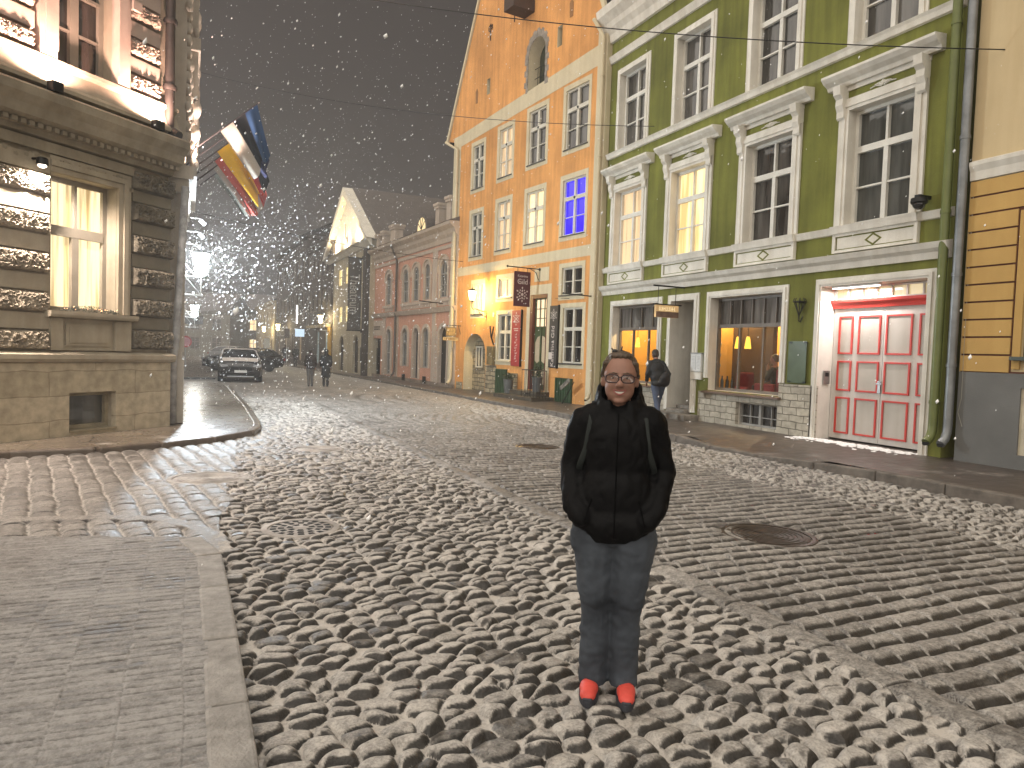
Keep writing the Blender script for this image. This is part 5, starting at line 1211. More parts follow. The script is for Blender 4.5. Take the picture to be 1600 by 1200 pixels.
# lower window
LF = pmat('stone_grey_window_paint', (.27,.245,.20), .6, .1, 3)
w = sash(lb_, *LWIN, -.28, LF, emat('lit_net_curtain', (1.0,.72,.30), .95, .75, 6.0, dark=(.12,.04,.03), sx=6, tint2=(1.0,.80,.46)), [(1.69, .12, 2.2, 3.45), (1.69, .05, 3.45, 4.3)], [(3.47, .16)], t=.08)
mb = MB()
for o, p in ((.26, .05), (.18, .09), (.09, .06)):
    mb.box(LWIN[0]-o, LWIN[0]-o+.085, 0, p, 2.14, 4.34+o); mb.box(LWIN[0]-o+.085, LWIN[1]+.05, 0, p-.001, 4.34+o-.085, 4.34+o)
mb.build('surround', STONESM, w)
MB().prism([(0,2.02),(.20,2.04),(.22,2.08),(.22,2.13),(-.25,2.135),(-.25,2.05)], 'x', .80, 2.42).build('sill', STONESM, w)
mb = MB(); mb.box(.86, 2.34, 0, .05, 1.50, 2.02); mb.box(.86, 1.18, .05, .11, 1.50, 2.02); mb.box(2.14, 2.34, .05, .11, 1.50, 2.02); mb.box(1.25, 2.07, .05, .08, 1.58, 1.94); mb.box(1.31, 2.01, .08, .095, 1.63, 1.89); mb.build('apron', STONESM, w)
g = empty('window_garland', Lmat @ Vector((1.62, .06, 2.14)), math.atan2(LU.y, LU.x), 'dark evergreen garland with tiny fairy lights on the lit window sill', 'garland')
mb = MB(); rng = random.Random(6)
for i in range(900):
    x = rng.uniform(-.50, .50); h = .085*(1-(x/.52)**2)+.015; p = Vector((x, rng.uniform(-.07, .07), rng.uniform(0, h)))
    d = Vector((rng.uniform(-1,1), rng.uniform(-1,1), rng.uniform(-.2,1))).normalized()*rng.uniform(.02, .05); e = d.cross(Vector((.3,.5,.8))).normalized()*.005; mb.add([p-e, p+e, p+d], [(0,1,2)])
mb.build('evergreen', pmat('dark_fir', (.015,.022,.012), .7, .3, 9), g); mb = MB()
for i in range(22): x = rng.uniform(-.48, .48); mb.ball((x, rng.uniform(.02, .08), rng.uniform(.03, .09)), .0055, 5, 4)
mb.build('fairy_lights', emat('fairy_light', (1,.5,.25), 4), g)
# cellar window
w = sash(lb_, *LBW, -.14, pmat('old_grey_wood', (.30,.26,.18), .7, .2, 4), DG[3], [], [], t=.07, name='cellar_window'); MB().box(LBW[0], LBW[1], -.2, .13, .14, .175).build('sill', MATS['old_grey_wood'], w)
# upper window
w = sash(lb_, *LUW, -.25, LF, DG[2], [(1.76, .15, 6.15, 8.5)], [(6.75, .035), (7.4, .05)], t=.09)
mb = MB(); mb.box(.98, 1.22, 0, .16, 6.08, 9.0); mb.box(2.30, 2.58, 0, .16, 6.08, 9.0); mb.box(.80, .98, 0, .22, 7.45, 7.6); mb.box(2.3, 2.5, .16, .19, 6.2, 9); mb.box(1.06, 1.22, .16, .19, 6.2, 9); mb.box(1.22, 2.3, 0, .10, 8.6, 9)
mb.build('surround', MATS['pinkish_smooth_stone'], w)
sash(lb_, 5.1, 6.28, 2.14, 4.34, -.2, LF, MATS['lit_net_curtain'], [(5.7, .12, 2.2, 4.3)], [(3.47, .16)], t=.08); sash(lb_, 5.2, 6.3, 6.1, 8.6, -.2, LF, DG[2], [(5.75, .15, 6.2, 8.5)], [(7.4, .05)], t=.09)
mb = MB(); mb.tube([(.14,.16,5.62),(.14,.16,LZ)], .085, 12)
for z in (6.4, 7.6, 8.8, 10): mb.lathe([(.11, -.05), (.13, 0), (.11, .05)], (.14,.16,z), 12)
mb.tube([(.14,.16,5.64),(.14,.40,5.5)], .085, 10); mb.build('downpipe', pmat('dark_iron_pipe', (.035,.03,.027), .5, .2, 4), lb_, smooth=True, angle=50)
street(MB().tube([(SX-.25,.12,.1),(SX-.25,.12,1.4),(SX-.2,.16,1.6),(SX-.2,.3,4.7)], .07, 10).build('downpipe', pmat('snowy_pipe', (.4,.4,.4), .6, .3, 5), lb_, smooth=True))
# floodlights on the cornice and a wall washer: lit lamps of the house, and one added downlight
FL = emat('floodlight_glass', (1.0,.85,.70), 8)
def flood(s, o, z, label, up=True, energy=60, col=(1.0,.60,.47), aim=(0,-.30,1), cone=165, seen=True):
    p = Lmat @ Vector((s, o, z)); t = empty('floodlight', p, math.atan2(LU.y, LU.x), label, 'floodlight', 'floodlights on the stone corner building')
    if up:
        MB().box(-.09, .09, -.07, .07, -.16, .0).build('housing', IRON, t, bevel=.01); MB().box(-.07, .07, -.05, .05, .0, .008).build('glass', FL, t)
    else:
        MB().lathe([(.05, .12), (.08, .10), (.085, .0), (.075, .0)], n=14).build('housing', IRON, t, smooth=True, angle=40); MB().ball((0,0,-.01), (.06,.06,.03), 12, 6).build('glass', FL, t); MB().tube([(0,0,.1), (0,-o+.02,.12)], .02, 6).build('arm', IRON, t)
    f = lamp('SPOT', 'floodlight_beam', (0, 0, .06 if up else -.07), energy, col, t, .05); f.data.spot_size = R(cone); f.data.spot_blend = .5
    f.rotation_euler = (-Vector(aim)).to_track_quat('Z', 'Y').to_euler()
flood(2.52, .42, 5.62, 'left floodlight on the cornice, below the rough pinkish blocks', energy=330)
flood(.62, .42, 5.62, 'right floodlight on the cornice, nearest the dark downpipe', energy=330)
flood(3.9, .42, 5.62, 'outer floodlight on the cornice past the pink blocks', energy=330)
flood(2.62, .28, 4.34, 'round downlight above the rough blocks left of the lit window', False, 420, (1.0,.82,.70), (0,-.10,-1), 168)
flood(4.6, .28, 4.34, 'second round downlight farther along the rough blocks', False, 420, (1.0,.82,.70), (0,-.10,-1), 168)  # unseen downlight added to brighten the dim stone front
f = lamp('SPOT', 'oriel_beam', (.35, 17.2, 5.5), 330, (1.0,.76,.66), None, .05); f.data.spot_size = R(130); f.data.spot_blend = .5; f.rotation_euler = (-Vector((-.22, .12, 1))).to_track_quat('Z', 'Y').to_euler()
for i, (Y, z) in enumerate(((21.0, 5.02), (22.6, 4.88), (24.4, 4.75))):
    t = empty('arm_spotlight', (-.2, Y, z), 0, ['topmost', 'middle', 'lowest'][i]+' small spotlight on a thin white arm below the flags', 'spotlight', 'arm spotlights below the flags')
    MB().tube([(0,0,0), (.42, 0, .0), (.50, 0, -.06)], .014, 6).build('arm', WHITEW, t); h = MB(); h.box(-.09, .09, -.05, .05, -.05, .05); h_ = h.build('head', pmat('white_spot_head', (.7,.7,.7), .4), t); h_.location = (.5, 0, -.10); h_.rotation_euler = (0, R(40), 0)
# flags
def flag(Y, cols, label, hoist0=.52, fl=1.08, seed=0, base=(-.22, 5.72)):
    t = empty('flag', (base[0], Y, base[1]), 0, label, 'flag', 'flags on poles over the street')
    D = Vector((1.60, 0, 1.50)); 
    mb = MB(); mb.tube([(0,0,0), tuple(D*1.0)], .020, 8, r1=.014); mb.ball(tuple(D*1.01), .028, 8, 6); mb.build('pole', pmat('dark_flag_pole', (.05,.04,.04), .4), t)
    nu, nv = 30, 26; vs = []; fs = []; ms = []
    for j in range(nv+1):
        for i in range(nu+1):
            u = i/nu; v = j/nv                          # u along the hoist from low to tip, v down the fly
            h = D*(hoist0+(.985-hoist0)*u*(1-.12*v))
            fold = .13*v**.7*math.sin(u*13+seed+v*2.0)+.05*v*math.sin(u*29+seed*2)
            p = h+Vector(((.40+.32*(1-u))*v*fl+.05*v*math.sin(6*u+seed), fold, -(.92+.1*u)*fl*v-.10*v*math.sin(u*9+seed)))
            vs.append(p)
    for j in range(nv):
        for i in range(nu):
            a = j*(nu+1)+i; fs.append((a, a+1, a+nu+2, a+nu+1)); ms.append(min(len(cols)-1, int((i+.5)/nu*len(cols))))
    me = bpy.data.meshes.new('cloth'); me.from_pydata([tuple(v) for v in vs], [], fs)
    for c in cols: me.materials.append(pmat('flag_cloth_'+c[0], c[1], .85, .06, 4))
    me.polygons.foreach_set('material_index', ms); me.polygons.foreach_set('use_smooth', [True]*len(fs)); me.update(); mesh_obj('cloth', me, t)
BLU = ('blue', (.018,.055,.14)); BLK = ('black', (.012,.012,.014)); WHT = ('white', (.38,.34,.29)); RDC = ('red', (.45,.03,.02)); GLD = ('gold', (.85,.50,.02)); NVY = ('navy', (.014,.014,.07)); RDW = ('rose_red', (.50,.09,.07))
flag(17.5, [WHT, BLK, BLU], 'nearest flag with blue, black and white stripes, highest of the row', .50, 1.0, .3)
flag(18.5, [NVY], 'plain dark blue flag mostly hidden behind the nearest one', .70, 1.0, 1.1)
flag(19.4, [GLD, GLD, RDC, BLK], 'flag with gold, red and black stripes in the middle of the row', .50, 1.30, 2.0)
flag(20.3, [RDW, WHT, RDW], 'flag with red, white and red stripes behind the gold one', .48, 1.45, 2.9)
flag(21.2, [WHT, RDW, WHT, RDW], 'flag with pale and red stripes, next to last of the row', .48, 1.4, 4.0)
flag(22.2, [('grey_green', (.12,.12,.10))], 'dull grey green flag hanging limp at the far end of the row', .50, 1.2, 5.2)
lantern('street_lantern', (.27, 20.0, 3.62), R(-90), 'bright white street lantern on a bracket at the stone corner building', GLOWC, 3600, (.80,.91,1.0), .62, h=.52, r=.215, brace='arm', lsize=.12)
lantern('street_lantern', (.25, 38.0, 3.15), R(-90), 'small far street lantern low on the left beyond the parked car', GLOWC, 220, (1,.92,.78), .62, h=.5, r=.2, brace='arm', lsize=.12)
lantern('street_lantern', on(TA, (9.2, 60), 11.1, .75, 3.6), R(90), 'warm street lantern at the left corner of the grey theatre', GLOWW, 240, (1,.82,.48), .75, h=.5, r=.2, brace='arm', lsize=.12)
lantern('street_lantern', (7.5, 69, 3.3), R(90), 'right one of two small lanterns far down the street', GLOWW, 260, (1,.84,.5), .7, h=.5, r=.2, brace='arm', lsize=.12)
lantern('street_lantern', (7.3, 80, 3.3), R(90), 'left one of two small lanterns far down the street', GLOWW, 260, (1,.84,.5), .7, h=.5, r=.2, brace='arm', lsize=.12)

# ================================================================ FAR HOUSES
def simple_house(name, A, B, H, wallm, roofm, label, wins, back=9, roofh=2.5, doors=(), cornice=True, wm=None):
    b = facade(name, A, B, label); L = (Vector(B)-Vector(A)).length
    holes = [(rect(*w[:4]), .15) for w in wins]
    mb = MB().wall([(0,-.2),(L,-.2),(L,H),(0,H)], holes, 0, .15); shell(mb, (H, H), 0, L, back, -.2); mb.build('wall', wallm, b)
    MB().prism([(.3,H+.01),(-back/2,H+roofh),(-back-.2,H+.01)], 'x', 0, L).build('roof', roofm, b)
    if cornice: band(b, 'cornice', [(0,H-.35),(.15,H-.3),(.3,H-.05),(.32,H),(0,H)], 0, L, wallm)
    for w in wins:
        c = (w[0]+w[1])/2
        sash(b, *w[:4], -.1, w[5] if len(w) > 5 else pmat('grey_brown_far_frame', (.20,.17,.14), .7), w[4], [(c, .06, w[2], w[3])], [(w[2]+(w[3]-w[2])*.6, .06)], t=.07)
    return b
DKW = pmat('dark_old_wood_wall', (.10,.085,.07), .9, .25, 1.5, streak=.3); DKB2 = pmat('dark_far_brick', (.075,.062,.052), .9, .3, 1.5, streak=.25); FARG = pmat('far_grey_plaster', (.22,.205,.17), .9, .2, .7, streak=.2); FARY = pmat('far_cream_plaster', (.38,.31,.19), .9, .15, .8, streak=.2)
LBL = emat('lit_shop_window_blue', (.45,.85,1.0), .85, .3, 2.0, dark=(.2,.4,.5))
ws = [(s, s+.95, z, z+1.6, DG[2]) for s in (.6, 2.0, 3.4, 4.8, 6.2) for z in (4.4, 7.0)]
hb_ = simple_house('timber_house', (9.3, 51.6), (8.7, 59.6), 9.4, DKW, ROOFT, 'dark narrow house with rows of dark windows and lit pale blue shop windows', ws+[(1.0, 1.9, .4, 2.9, LBL), (3.6, 4.5, .4, 2.9, LBL)])
MB().box(0, .75, 0, .12, .05, 3.1).build('painted_pier', pmat('amber_painted_pier', (.55,.33,.06), .8), hb_); MB().box(-.0, 7.9, 0, .08, 3.15, 3.35).build('cornice', FARY, hb_)
g = empty('projecting_sign', (8.05, 58.6, 2.75), 0, 'pale blue square sign sticking out over the far pavement', 'sign'); MB().box(-.35, .35, -.06, .06, -.3, .3).build('panel', emat('pale_sign_light', (.62,.80,1.0), .65), g); MB().box(.35, .75, -.02, .02, -.02, .02).build('arm', IRON, g)
g = empty('tube_sign', (8.1, 60.8, 4.3), 0, 'thin upright white light tube on the dark house far down', 'sign'); MB().box(-.05, .05, -.05, .05, -.75, .75).build('tube', emat('white_tube_far', (1,.95,.9), 3), g); MB().box(.05, .7, -.02, .02, .3, .34).build('arm', IRON, g)
ws = [(s, s+1, z, z+1.7, DG[2]) for s in (1, 3.5, 6, 8.5, 11, 13.5, 16) for z in (4.5, 7.5)]
simple_house('brick_house', (8.7, 59.9), (8.3, 78), 10.8, DKB2, ROOFT, 'tall dark brick house far down the right side', ws+[(2, 3.2, .5, 2.7, LITY), (6, 7, .5, 2.7, DG[3]), (10.5, 11.5, .4, 2.6, LITW), (15, 16, .5, 2.6, LITY)])
simple_house('cream_far_house', (8.2, 78.3), (7.9, 97), 6.4, FARY, ROOFT, 'low cream house with lit lower windows at the far right end of the street', [(s, s+1.1, z, z+1.6, DG[1] if z > 3 else (LITY if s in (6, 13) else DG[3])) for s in (2, 6, 9.5, 13, 16.5) for z in (.7, 3.8)])
simple_house('left_plain_house', (-.75, 62), (-.6, 33.2), 8.5, FARG, ROOFT, 'plain dim house on the left behind the stone corner building', [(s, s+1.1, z, z+1.8, DG[0]) for s in (2, 6, 10, 14, 18, 22, 26) for z in (1, 4.6)])
simple_house('grey_end_house', (4.6, 94), (-6, 98), 5.6, FARG, ROOFM, 'wide grey house closing the left end of the street', [(s, s+1.2, z, z+1.5, DG[1]) for s in (1.0, 3.6, 6.4) for z in (.9, 3.2)])
simple_house('dark_end_tower', (7.6, 111), (4.0, 112), 8.2, DKB2, ROOFT, 'dark narrow gabled house at the very end of the street', [(1.2, 2.2, 4.4, 6, DG[2])], roofh=4)
simple_house('pale_end_house', (14, 100), (6.6, 101), 6.2, FARG, ROOFM, 'grey house with a flat cornice at the right end of the street', [(s, s+1.1, z, z+1.5, DG[0] if s < 5 else LITW) for s in (3.4, 5.6) for z in (.9, 3.5)])
# signs on posts
def post_sign(loc, label, shape, h=2.4, col=(.6,.6,.6), rz=0):
    t = empty('traffic_sign', loc, rz, label, 'traffic sign'); MB().tube([(0,0,0), (0,0,h)], .035, 8).build('post', pmat('galvanised_post', (.35,.35,.34), .5), t)
    m = pmat('sign_face_%d%d%d' % tuple(int(c*99) for c in col), col, .5)
    if shape == 'disc':
        o = MB().lathe([(.32, -.012), (.32, .012)], n=24).build('plate', m, t); o.location = (0, -.05, h-.3); o.rotation_euler = (R(90), 0, 0)
        o2 = MB().lathe([(.25, .012), (.25, .016)], n=24).build('plate_field', pmat('sign_pink_field', (.5,.25,.28), .5), t); o2.location = (0, -.05, h-.3); o2.rotation_euler = (R(90), 0, 0)
    else: MB().box(-.22, .22, -.06, -.03, h-.85, h-.05).build('plate', m, t)
    return t
post_sign((-.15, 44, .08), 'round pink and red sign on a post on the left pavement', 'disc', 1.95, (.45,.05,.07))
post_sign((5.9, 62, 0), 'pale rectangular sign on a post in mid distance', 'plate', 2.3, (.5,.5,.46)); post_sign((7.6, 63, .1), 'dark sign on a post in front of the lit far doorways', 'plate', 3.1, (.09,.07,.06))
g = empty('street_name_board', (.25, 42, 2.9), 0, 'dark rectangular board on a long arm above the left pavement', 'sign'); MB().box(-.45, .45, -.04, .04, -.22, .22).build('board', pmat('dark_board', (.03,.03,.028), .5), g); MB().box(-.85, .45, -.02, .02, .22, .26).build('arm', IRON, g)
# overhead cables
def cable(a, b, sag, label, r=.010):
    a, b = Vector(a), Vector(b); pts = [a.lerp(b, i/24)-Vector((0,0,sag*4*(i/24)*(1-i/24))) for i in range(25)]
    mb = MB().tube(pts, r, 5); tag(mb.build('overhead_cable', IRON), label, 'cable')
cable((-.35, 30.0, 12.0), (12.0, 17.1, 8.3), .5, 'thin cable crossing from the left over the orange house to the green wall')
cable((-.2, 16.9, 9.6), (12.0, 7.45, 6.9), .35, 'thin cable crossing the top right to the beige house wall')
cable((11.6, 21.0, 3.6), (9.9, 39, 5.6), .25, 'low slack cable from the orange house to the pink house cornice', .012)
cable((-.35, 26, 6.1), (10.7, 28.8, 5.55), .2, 'thin cable crossing the street to the orange house corner')
# ================================================================ PEOPLE
def capsule(mb, p0, r0, p1, r1, n=12):
    p0, p1 = Vector(p0), Vector(p1)
    for p, r in ((p0, r0), (p1, r1)): mb.ball(p, (r, r, r), n, 8)
    if (p1-p0).length > 1e-4: mb.tube([p0, p1], [r0, r1], n)
def fuse(name, shapes, voxel, mat, parent=None, smooth_it=6, fold=0.0, fscale=8, seed=0, stretch=(1,1,1), post=None, cutz=None):
    """capsules and ellipsoids grown together into one continuous skin"""
    mb = MB()
    for s in shapes:
        if s[0] == 'e':
            n0 = len(mb.v); mb.ball((0,0,0), s[2], 20, 14)
            M = Matrix.Translation(s[1]) @ (Matrix.Rotation(s[3][1], 4, s[3][0]) if len(s) > 3 else Matrix.Identity(4))
            mb.v[n0:] = [tuple(M @ Vector(v)) for v in mb.v[n0:]]
        else: capsule(mb, *s)
    me = bpy.data.meshes.new('fuse_tmp'); me.from_pydata(mb.v, [], mb.f)
    o = bpy.data.objects.new('fuse_tmp', me); COL.objects.link(o)
    m = o.modifiers.new('r', 'REMESH'); m.mode = 'VOXEL'; m.voxel_size = voxel
    s_ = o.modifiers.new('s', 'SMOOTH'); s_.iterations = smooth_it; s_.factor = .5
    dg = bpy.context.evaluated_depsgraph_get(); ev = bpy.data.meshes.new_from_object(o.evaluated_get(dg))
    bpy.data.objects.remove(o); bpy.data.meshes.remove(me)
    ev.name = name
    if fold or post:
        for v in ev.vertices:
            c = v.co; d = Vector((0,0,0))
            if fold:
                q = Vector((c.x*stretch[0]+seed, c.y*stretch[1], c.z*stretch[2]))*fscale
                k = mnoise.noise(q)+.5*abs(mnoise.noise(q*2.1+Vector((5,1,2))))*2-.5
                d = v.normal*fold*k
            v.co = c+d
            if post: v.co = post(v.co, v.normal)
    if cutz:
        bm = bmesh.new(); bm.from_mesh(ev)
        for z, up in cutz:
            g = bm.verts[:]+bm.edges[:]+bm.faces[:]
            bmesh.ops.bisect_plane(bm, geom=g, plane_co=(0,0,z), plane_no=(0,0,1), clear_inner=up, clear_outer=not up)
        bm.to_mesh(ev); bm.free()
    ev.materials.clear()
    for mm in (mat if isinstance(mat, (list, tuple)) else [mat]): ev.materials.append(mm)
    ev.polygons.foreach_set('use_smooth', [True]*len(ev.polygons)); ev.update()
    return mesh_obj(name, ev, parent)
SKIN = pmat('skin', (.25,.13,.092), .55, .06, 9); LIP = pmat('lips', (.30,.10,.085), .5); TEETH = pmat('teeth', (.62,.58,.50), .3)
HAIR = pmat('brown_hair', (.085,.058,.038), .5, .4, 34, stretch=(3,1,1.5), col2=(.035,.024,.015)); HAIRG = pmat('snow_flecked_hair', (.20,.165,.13), .6, .5, 45, stretch=(3,1,1), col2=(.05,.033,.022))
JACK = pmat('black_shell_jacket', (.0026,.0025,.0028), .55, .2, 4, bump=.002, bscale=70, spec=.10); JEANS = pmat('washed_blue_jeans', (.052,.061,.074), .9, .3, 3.2, col2=(.015,.018,.024), bump=.001, bscale=200)
CORAL = pmat('coral_running_shoe', (.62,.075,.055), .6, .12, 14); SOLE = pmat('dark_shoe_sole', (.03,.032,.04), .6); STRAP = pmat('grey_green_strap', (.010,.014,.0125), .7, .1, 8)
WX, WY = 1.97, 3.01
wrz = math.atan2(-WX, WY)+0  # local -y looks at the lens
wrz = math.atan2(WY, WX)-R(90)
# body
ARMS = []
for s in (-1, 1):
    ARMS += [((s*.165, .015, 1.385), .055, (s*.238, .05, 1.13), .044), ((s*.238, .05, 1.13), .042, (s*.185, -.055, .955), .032), ((s*.185, -.055, .955), .03, (s*.135, -.085, .90), .030)]
HC = Vector((0, -.02, 1.595))
def headshape(v, n):
    c = v.copy()
    if c.z < 1.43: return c
    x, y, z = c.x, c.y, c.z
    def g(cx, cz, sx, sz): return math.exp(-((abs(x)-cx)/sx)**2-((z-cz)/sz)**2)
    if y < -.03:
        f = 0
        f += -.010*g(.033, 1.598, .020, .013)          # eye sockets
        f += .005*g(.034, 1.622, .028, .009)           # brows
        f += .009*g(.044, 1.562, .022, .018)           # smiling cheeks
        f += -.004*g(.034, 1.532, .012, .02)           # folds beside the mouth
        f += -.006*g(0, 1.527, .030, .010); f += -.004*g(0, 1.498, .022, .006); f += .006*g(0, 1.480, .022, .012)
        c.y -= f
    return c
body = [('e', (0, -.005, 1.612), (.083, .094, .106)), ('e', (0, -.028, 1.545), (.073, .070, .080)), ('e', (0, -.060, 1.490), (.034, .028, .024)),
        ((0, -.098, 1.602), .010, (0, -.122, 1.566), .0155), ('e', (-.013, -.112, 1.561), (.011, .012, .009)), ('e', (.013, -.112, 1.561), (.011, .012, .009)),
        ('e', (-.085, .008, 1.578), (.012, .022, .032)), ('e', (.085, .008, 1.578), (.012, .022, .032)),
        ((0, .012, 1.50), .058, (0, .02, 1.40), .062), ((-.165, .015, 1.385), .055, (.165, .015, 1.385), .055), ('e', (0, .0, 1.22), (.155, .10, .22)), ('e', (0, 0, .92), (.165, .115, .16)),
        ((-.09, 0, .85), .085, (-.083, -.005, .48), .046), ((.09, 0, .85), .085, (.083, -.005, .48), .046), ((-.083, -.005, .48), .046, (-.08, .01, .09), .036), ((.083, -.005, .48), .046, (.08, .01, .09), .036),
        ((-.08, .02, .06), .04, (-.085, -.13, .04), .03), ((.08, .02, .06), .04, (.085, -.13, .04), .03)] + ARMS
for s in (-1, 1):          # hands rest in the jacket pockets: five curled fingers each
    for k in range(4):
        b0 = Vector((s*(.140-.004*k), -.090+.012*k, .895)); body += [(tuple(b0), .0105, tuple(b0+Vector((-s*.028, -.012, -.04+.004*k))), .0095)]
    body += [((s*.135, -.09, .92), .012, (s*.10, -.095, .90), .009)]
wp = fuse('person', body, .0062, [SKIN, LIP], None, 3, post=headshape)
from mathutils.bvhtree import BVHTree
bvh = BVHTree.FromPolygons([v.co.copy() for v in wp.data.vertices], [tuple(p.vertices) for p in wp.data.polygons])
def surf(x, z):
    h = bvh.ray_cast(Vector((x, -.5, z)), Vector((0, 1, 0)))[0]
    return h.y if h else -.08
wp.location = (WX, WY, .0); wp.rotation_euler = (0, 0, wrz)
tag(wp, 'smiling woman in black jacket, jeans and coral shoes standing on cobbles, hands in pockets', 'person')
n = 16; vs = []; fs = []; up = []; lo = []                 # a broad smile
for i in range(n+1):
    x = -.032+.064*i/n; q = (x/.032)**2; y = surf(x, 1.526)-.0015
    zt = 1.5345+.0055*q; zb = 1.5165+.0225*q
    vs += [(x, y, zt), (x, y, min(zb, zt))]; up.append((x, surf(x, zt)-.001, zt+.001)); lo.append((x, surf(x, zb)-.001, min(zb, zt)-.001))
for i in range(n): fs.append((2*i, 2*i+1, 2*i+3, 2*i+2))
MB().add(vs, fs).build('teeth', TEETH, wp, smooth=True)
rr = [.0012+.0030*math.sin(math.pi*i/n) for i in range(n+1)]
mb = MB(); mb.tube(up, rr, 8); mb.tube(lo, [r*1.25 for r in rr], 8); mb.build('lips', LIP, wp, smooth=True)
EYW = pmat('eye_white', (.42,.39,.36), .2); EYD = pmat('eye_iris', (.02,.015,.012), .1)
for s in (-1, 1):
    ye = surf(s*.034, 1.596)
    e = MB(); e.ball((s*.034, ye+.006, 1.596), (.0125, .0085, .0048), 12, 8, 0); e.ball((s*.034, ye-.001, 1.596), (.0046, .003, .0044), 10, 6, 1); e.build('eye', [EYW, EYD], wp, smooth=True)
    b = MB(); b.tube([(s*.014, surf(s*.014, 1.620)-.001, 1.618), (s*.032, surf(s*.032, 1.624)-.001, 1.623), (s*.056, surf(s*.056, 1.616)-.001, 1.616)], [.0026, .0032, .0016], 6); b.build('eyebrow', HAIR, wp, smooth=True)
def superring(cx, cz, w, h, y, n=28, p=3.2):
    out = []
    for i in range(n+1):
        t = 2*math.pi*i/n; c, s = math.cos(t), math.sin(t)
        out.append((cx+w*abs(c)**(2/p)*(1 if c > 0 else -1), y+abs(cx+w*c*.8)*abs(cx+w*c*.8)*2.0, cz+h*abs(s)**(2/p)*(1 if s > 0 else -1)))
    return out
gm = MB()
for s in (-1, 1):
    gm.tube(superring(s*.0375, 1.594, .0310, .0190, -.120), .0033, 6, cap=False)
    gm.tube([(s*.067, -.110, 1.605), (s*.083, -.085, 1.604), (s*.089, -.02, 1.602), (s*.089, .01, 1.59)], .0026, 6)
gm.tube([(-.008, -.119, 1.600), (0, -.121, 1.603), (.008, -.119, 1.600)], .0024, 6)
gl_ = gm.build('glasses', pmat('dark_red_glasses', (.025,.010,.012), .25), wp, smooth=True)
for s in (-1, 1):
    r_ = superring(s*.0375, 1.594, .0300, .0182, -.120)[:-1]; MB().add(r_, [tuple(range(len(r_)))]).build('lens', GLASS, gl_)
# hair pulled back with a small knot on top
hs_ = [('e', (0, .026, 1.640), (.0905, .098, .094)), ('e', (0, .038, 1.60), (.089, .085, .10)), ((-.074, -.038, 1.668), .015, (-.087, .005, 1.60), .012), ((.074, -.038, 1.668), .015, (.087, .005, 1.60), .012), ('e', (0, -.02, 1.705), (.058, .05, .024)), ('e', (.0, .085, 1.695), (.04, .045, .04))]
def hairpost(v, n):
    c = v.copy(); a = math.atan2(c.x, c.y-.09); c += n*(.0016*math.sin(a*38+c.z*60)+.003*mnoise.noise(c*45)); return c
hr = fuse('hair', hs_, .006, HAIR, wp, 2, post=hairpost)
mb = MB(); rng = random.Random(3)
for x, l_ in ((-.038, .028), (.004, .04), (-.028, .02)): mb.tube([(x, .0, 1.724), (x-.004, .0, 1.733), (x-.010*(1 if x < 0 else -.2), .0, 1.722+l_*.8)], [.007, .005, .003], 6)
mb.ball((-.030, -.02, 1.728), (.016, .012, .010), 8, 6); mb.build('hair_clip', pmat('black_clip', (.01,.01,.01), .4), hr, smooth=True)
# jacket
jk = [('e', (0, .005, 1.24), (.192, .140, .24)), ('e', (0, .0, 1.00), (.205, .150, .22)), ('e', (0, .0, .87), (.206, .164, .14)), ((-.13, .015, 1.385), .085, (.13, .015, 1.385), .085)]
for s in (-1, 1):
    jk += [((s*.165, .015, 1.370), .080, (s*.232, .055, 1.13), .066), ((s*.232, .055, 1.13), .066, (s*.200, -.075, .955), .058), ((s*.200, -.075, .955), .056, (s*.160, -.110, .905), .058)]
for i in range(15):                                    # stand-up collar, open at the front, folded hood behind
    a = R(-58+296*i/14); k = .5-.5*math.cos(a+R(90)*0)
    x, y = .098*math.cos(a), .02+.088*math.sin(a)
    top = 1.470+.085*min(1, max(0, (math.sin(a)+.62)/.9))
    jk.append(((x*1.12, y*1.05, 1.40), .036, (x, y, top), .024))
jk.append(('e', (0, .135, 1.42), (.125, .055, .075)))
jkt = fuse('jacket', jk, .0105, JACK, wp, 4, fold=.014, fscale=9, seed=3, stretch=(1,1,.7), cutz=[(.785, True)])
bj = BVHTree.FromPolygons([v.co.copy() for v in jkt.data.vertices], [tuple(p.vertices) for p in jkt.data.polygons])
def jsurf(x, z):
    h = bj.ray_cast(Vector((x, -.6, z)), Vector((0, 1, 0)))[0]
    return h.y if h else -.1
MB().tube([(.0, jsurf(0, 1.42-.03*i)-.001, 1.42-.03*i) for i in range(21)], .0035, 6).build('zip', pmat('black_zip', (.0025,.0024,.0026), .9, spec=.03), jkt)
for s in (-1, 1):
    MB().tube([(s*(.115+.006*i), jsurf(s*(.115+.006*i), 1.0-.022*i)-.001, 1.0-.022*i) for i in range(6)], .004, 6).build('pocket_seam', MATS['black_zip'], jkt)
jn = [('e', (0, .0, .86), (.214, .142, .12)), ('e', (0, .035, .83), (.195, .12, .13))]
for s in (-1, 1):
    jn += [((s*.104, .0, .80), .120, (s*.083, -.012, .50), .090), ((s*.079, -.010, .53), .076, (s*.076, .008, .12), .080), ((s*.077, .006, .15), .066, (s*.078, -.016, .07), .077)]
fuse('jeans', jn, .010, JEANS, wp, 6, fold=.012, fscale=9, seed=9, stretch=(.8,.8,1.1), cutz=[(.048, True), (.855, False)])
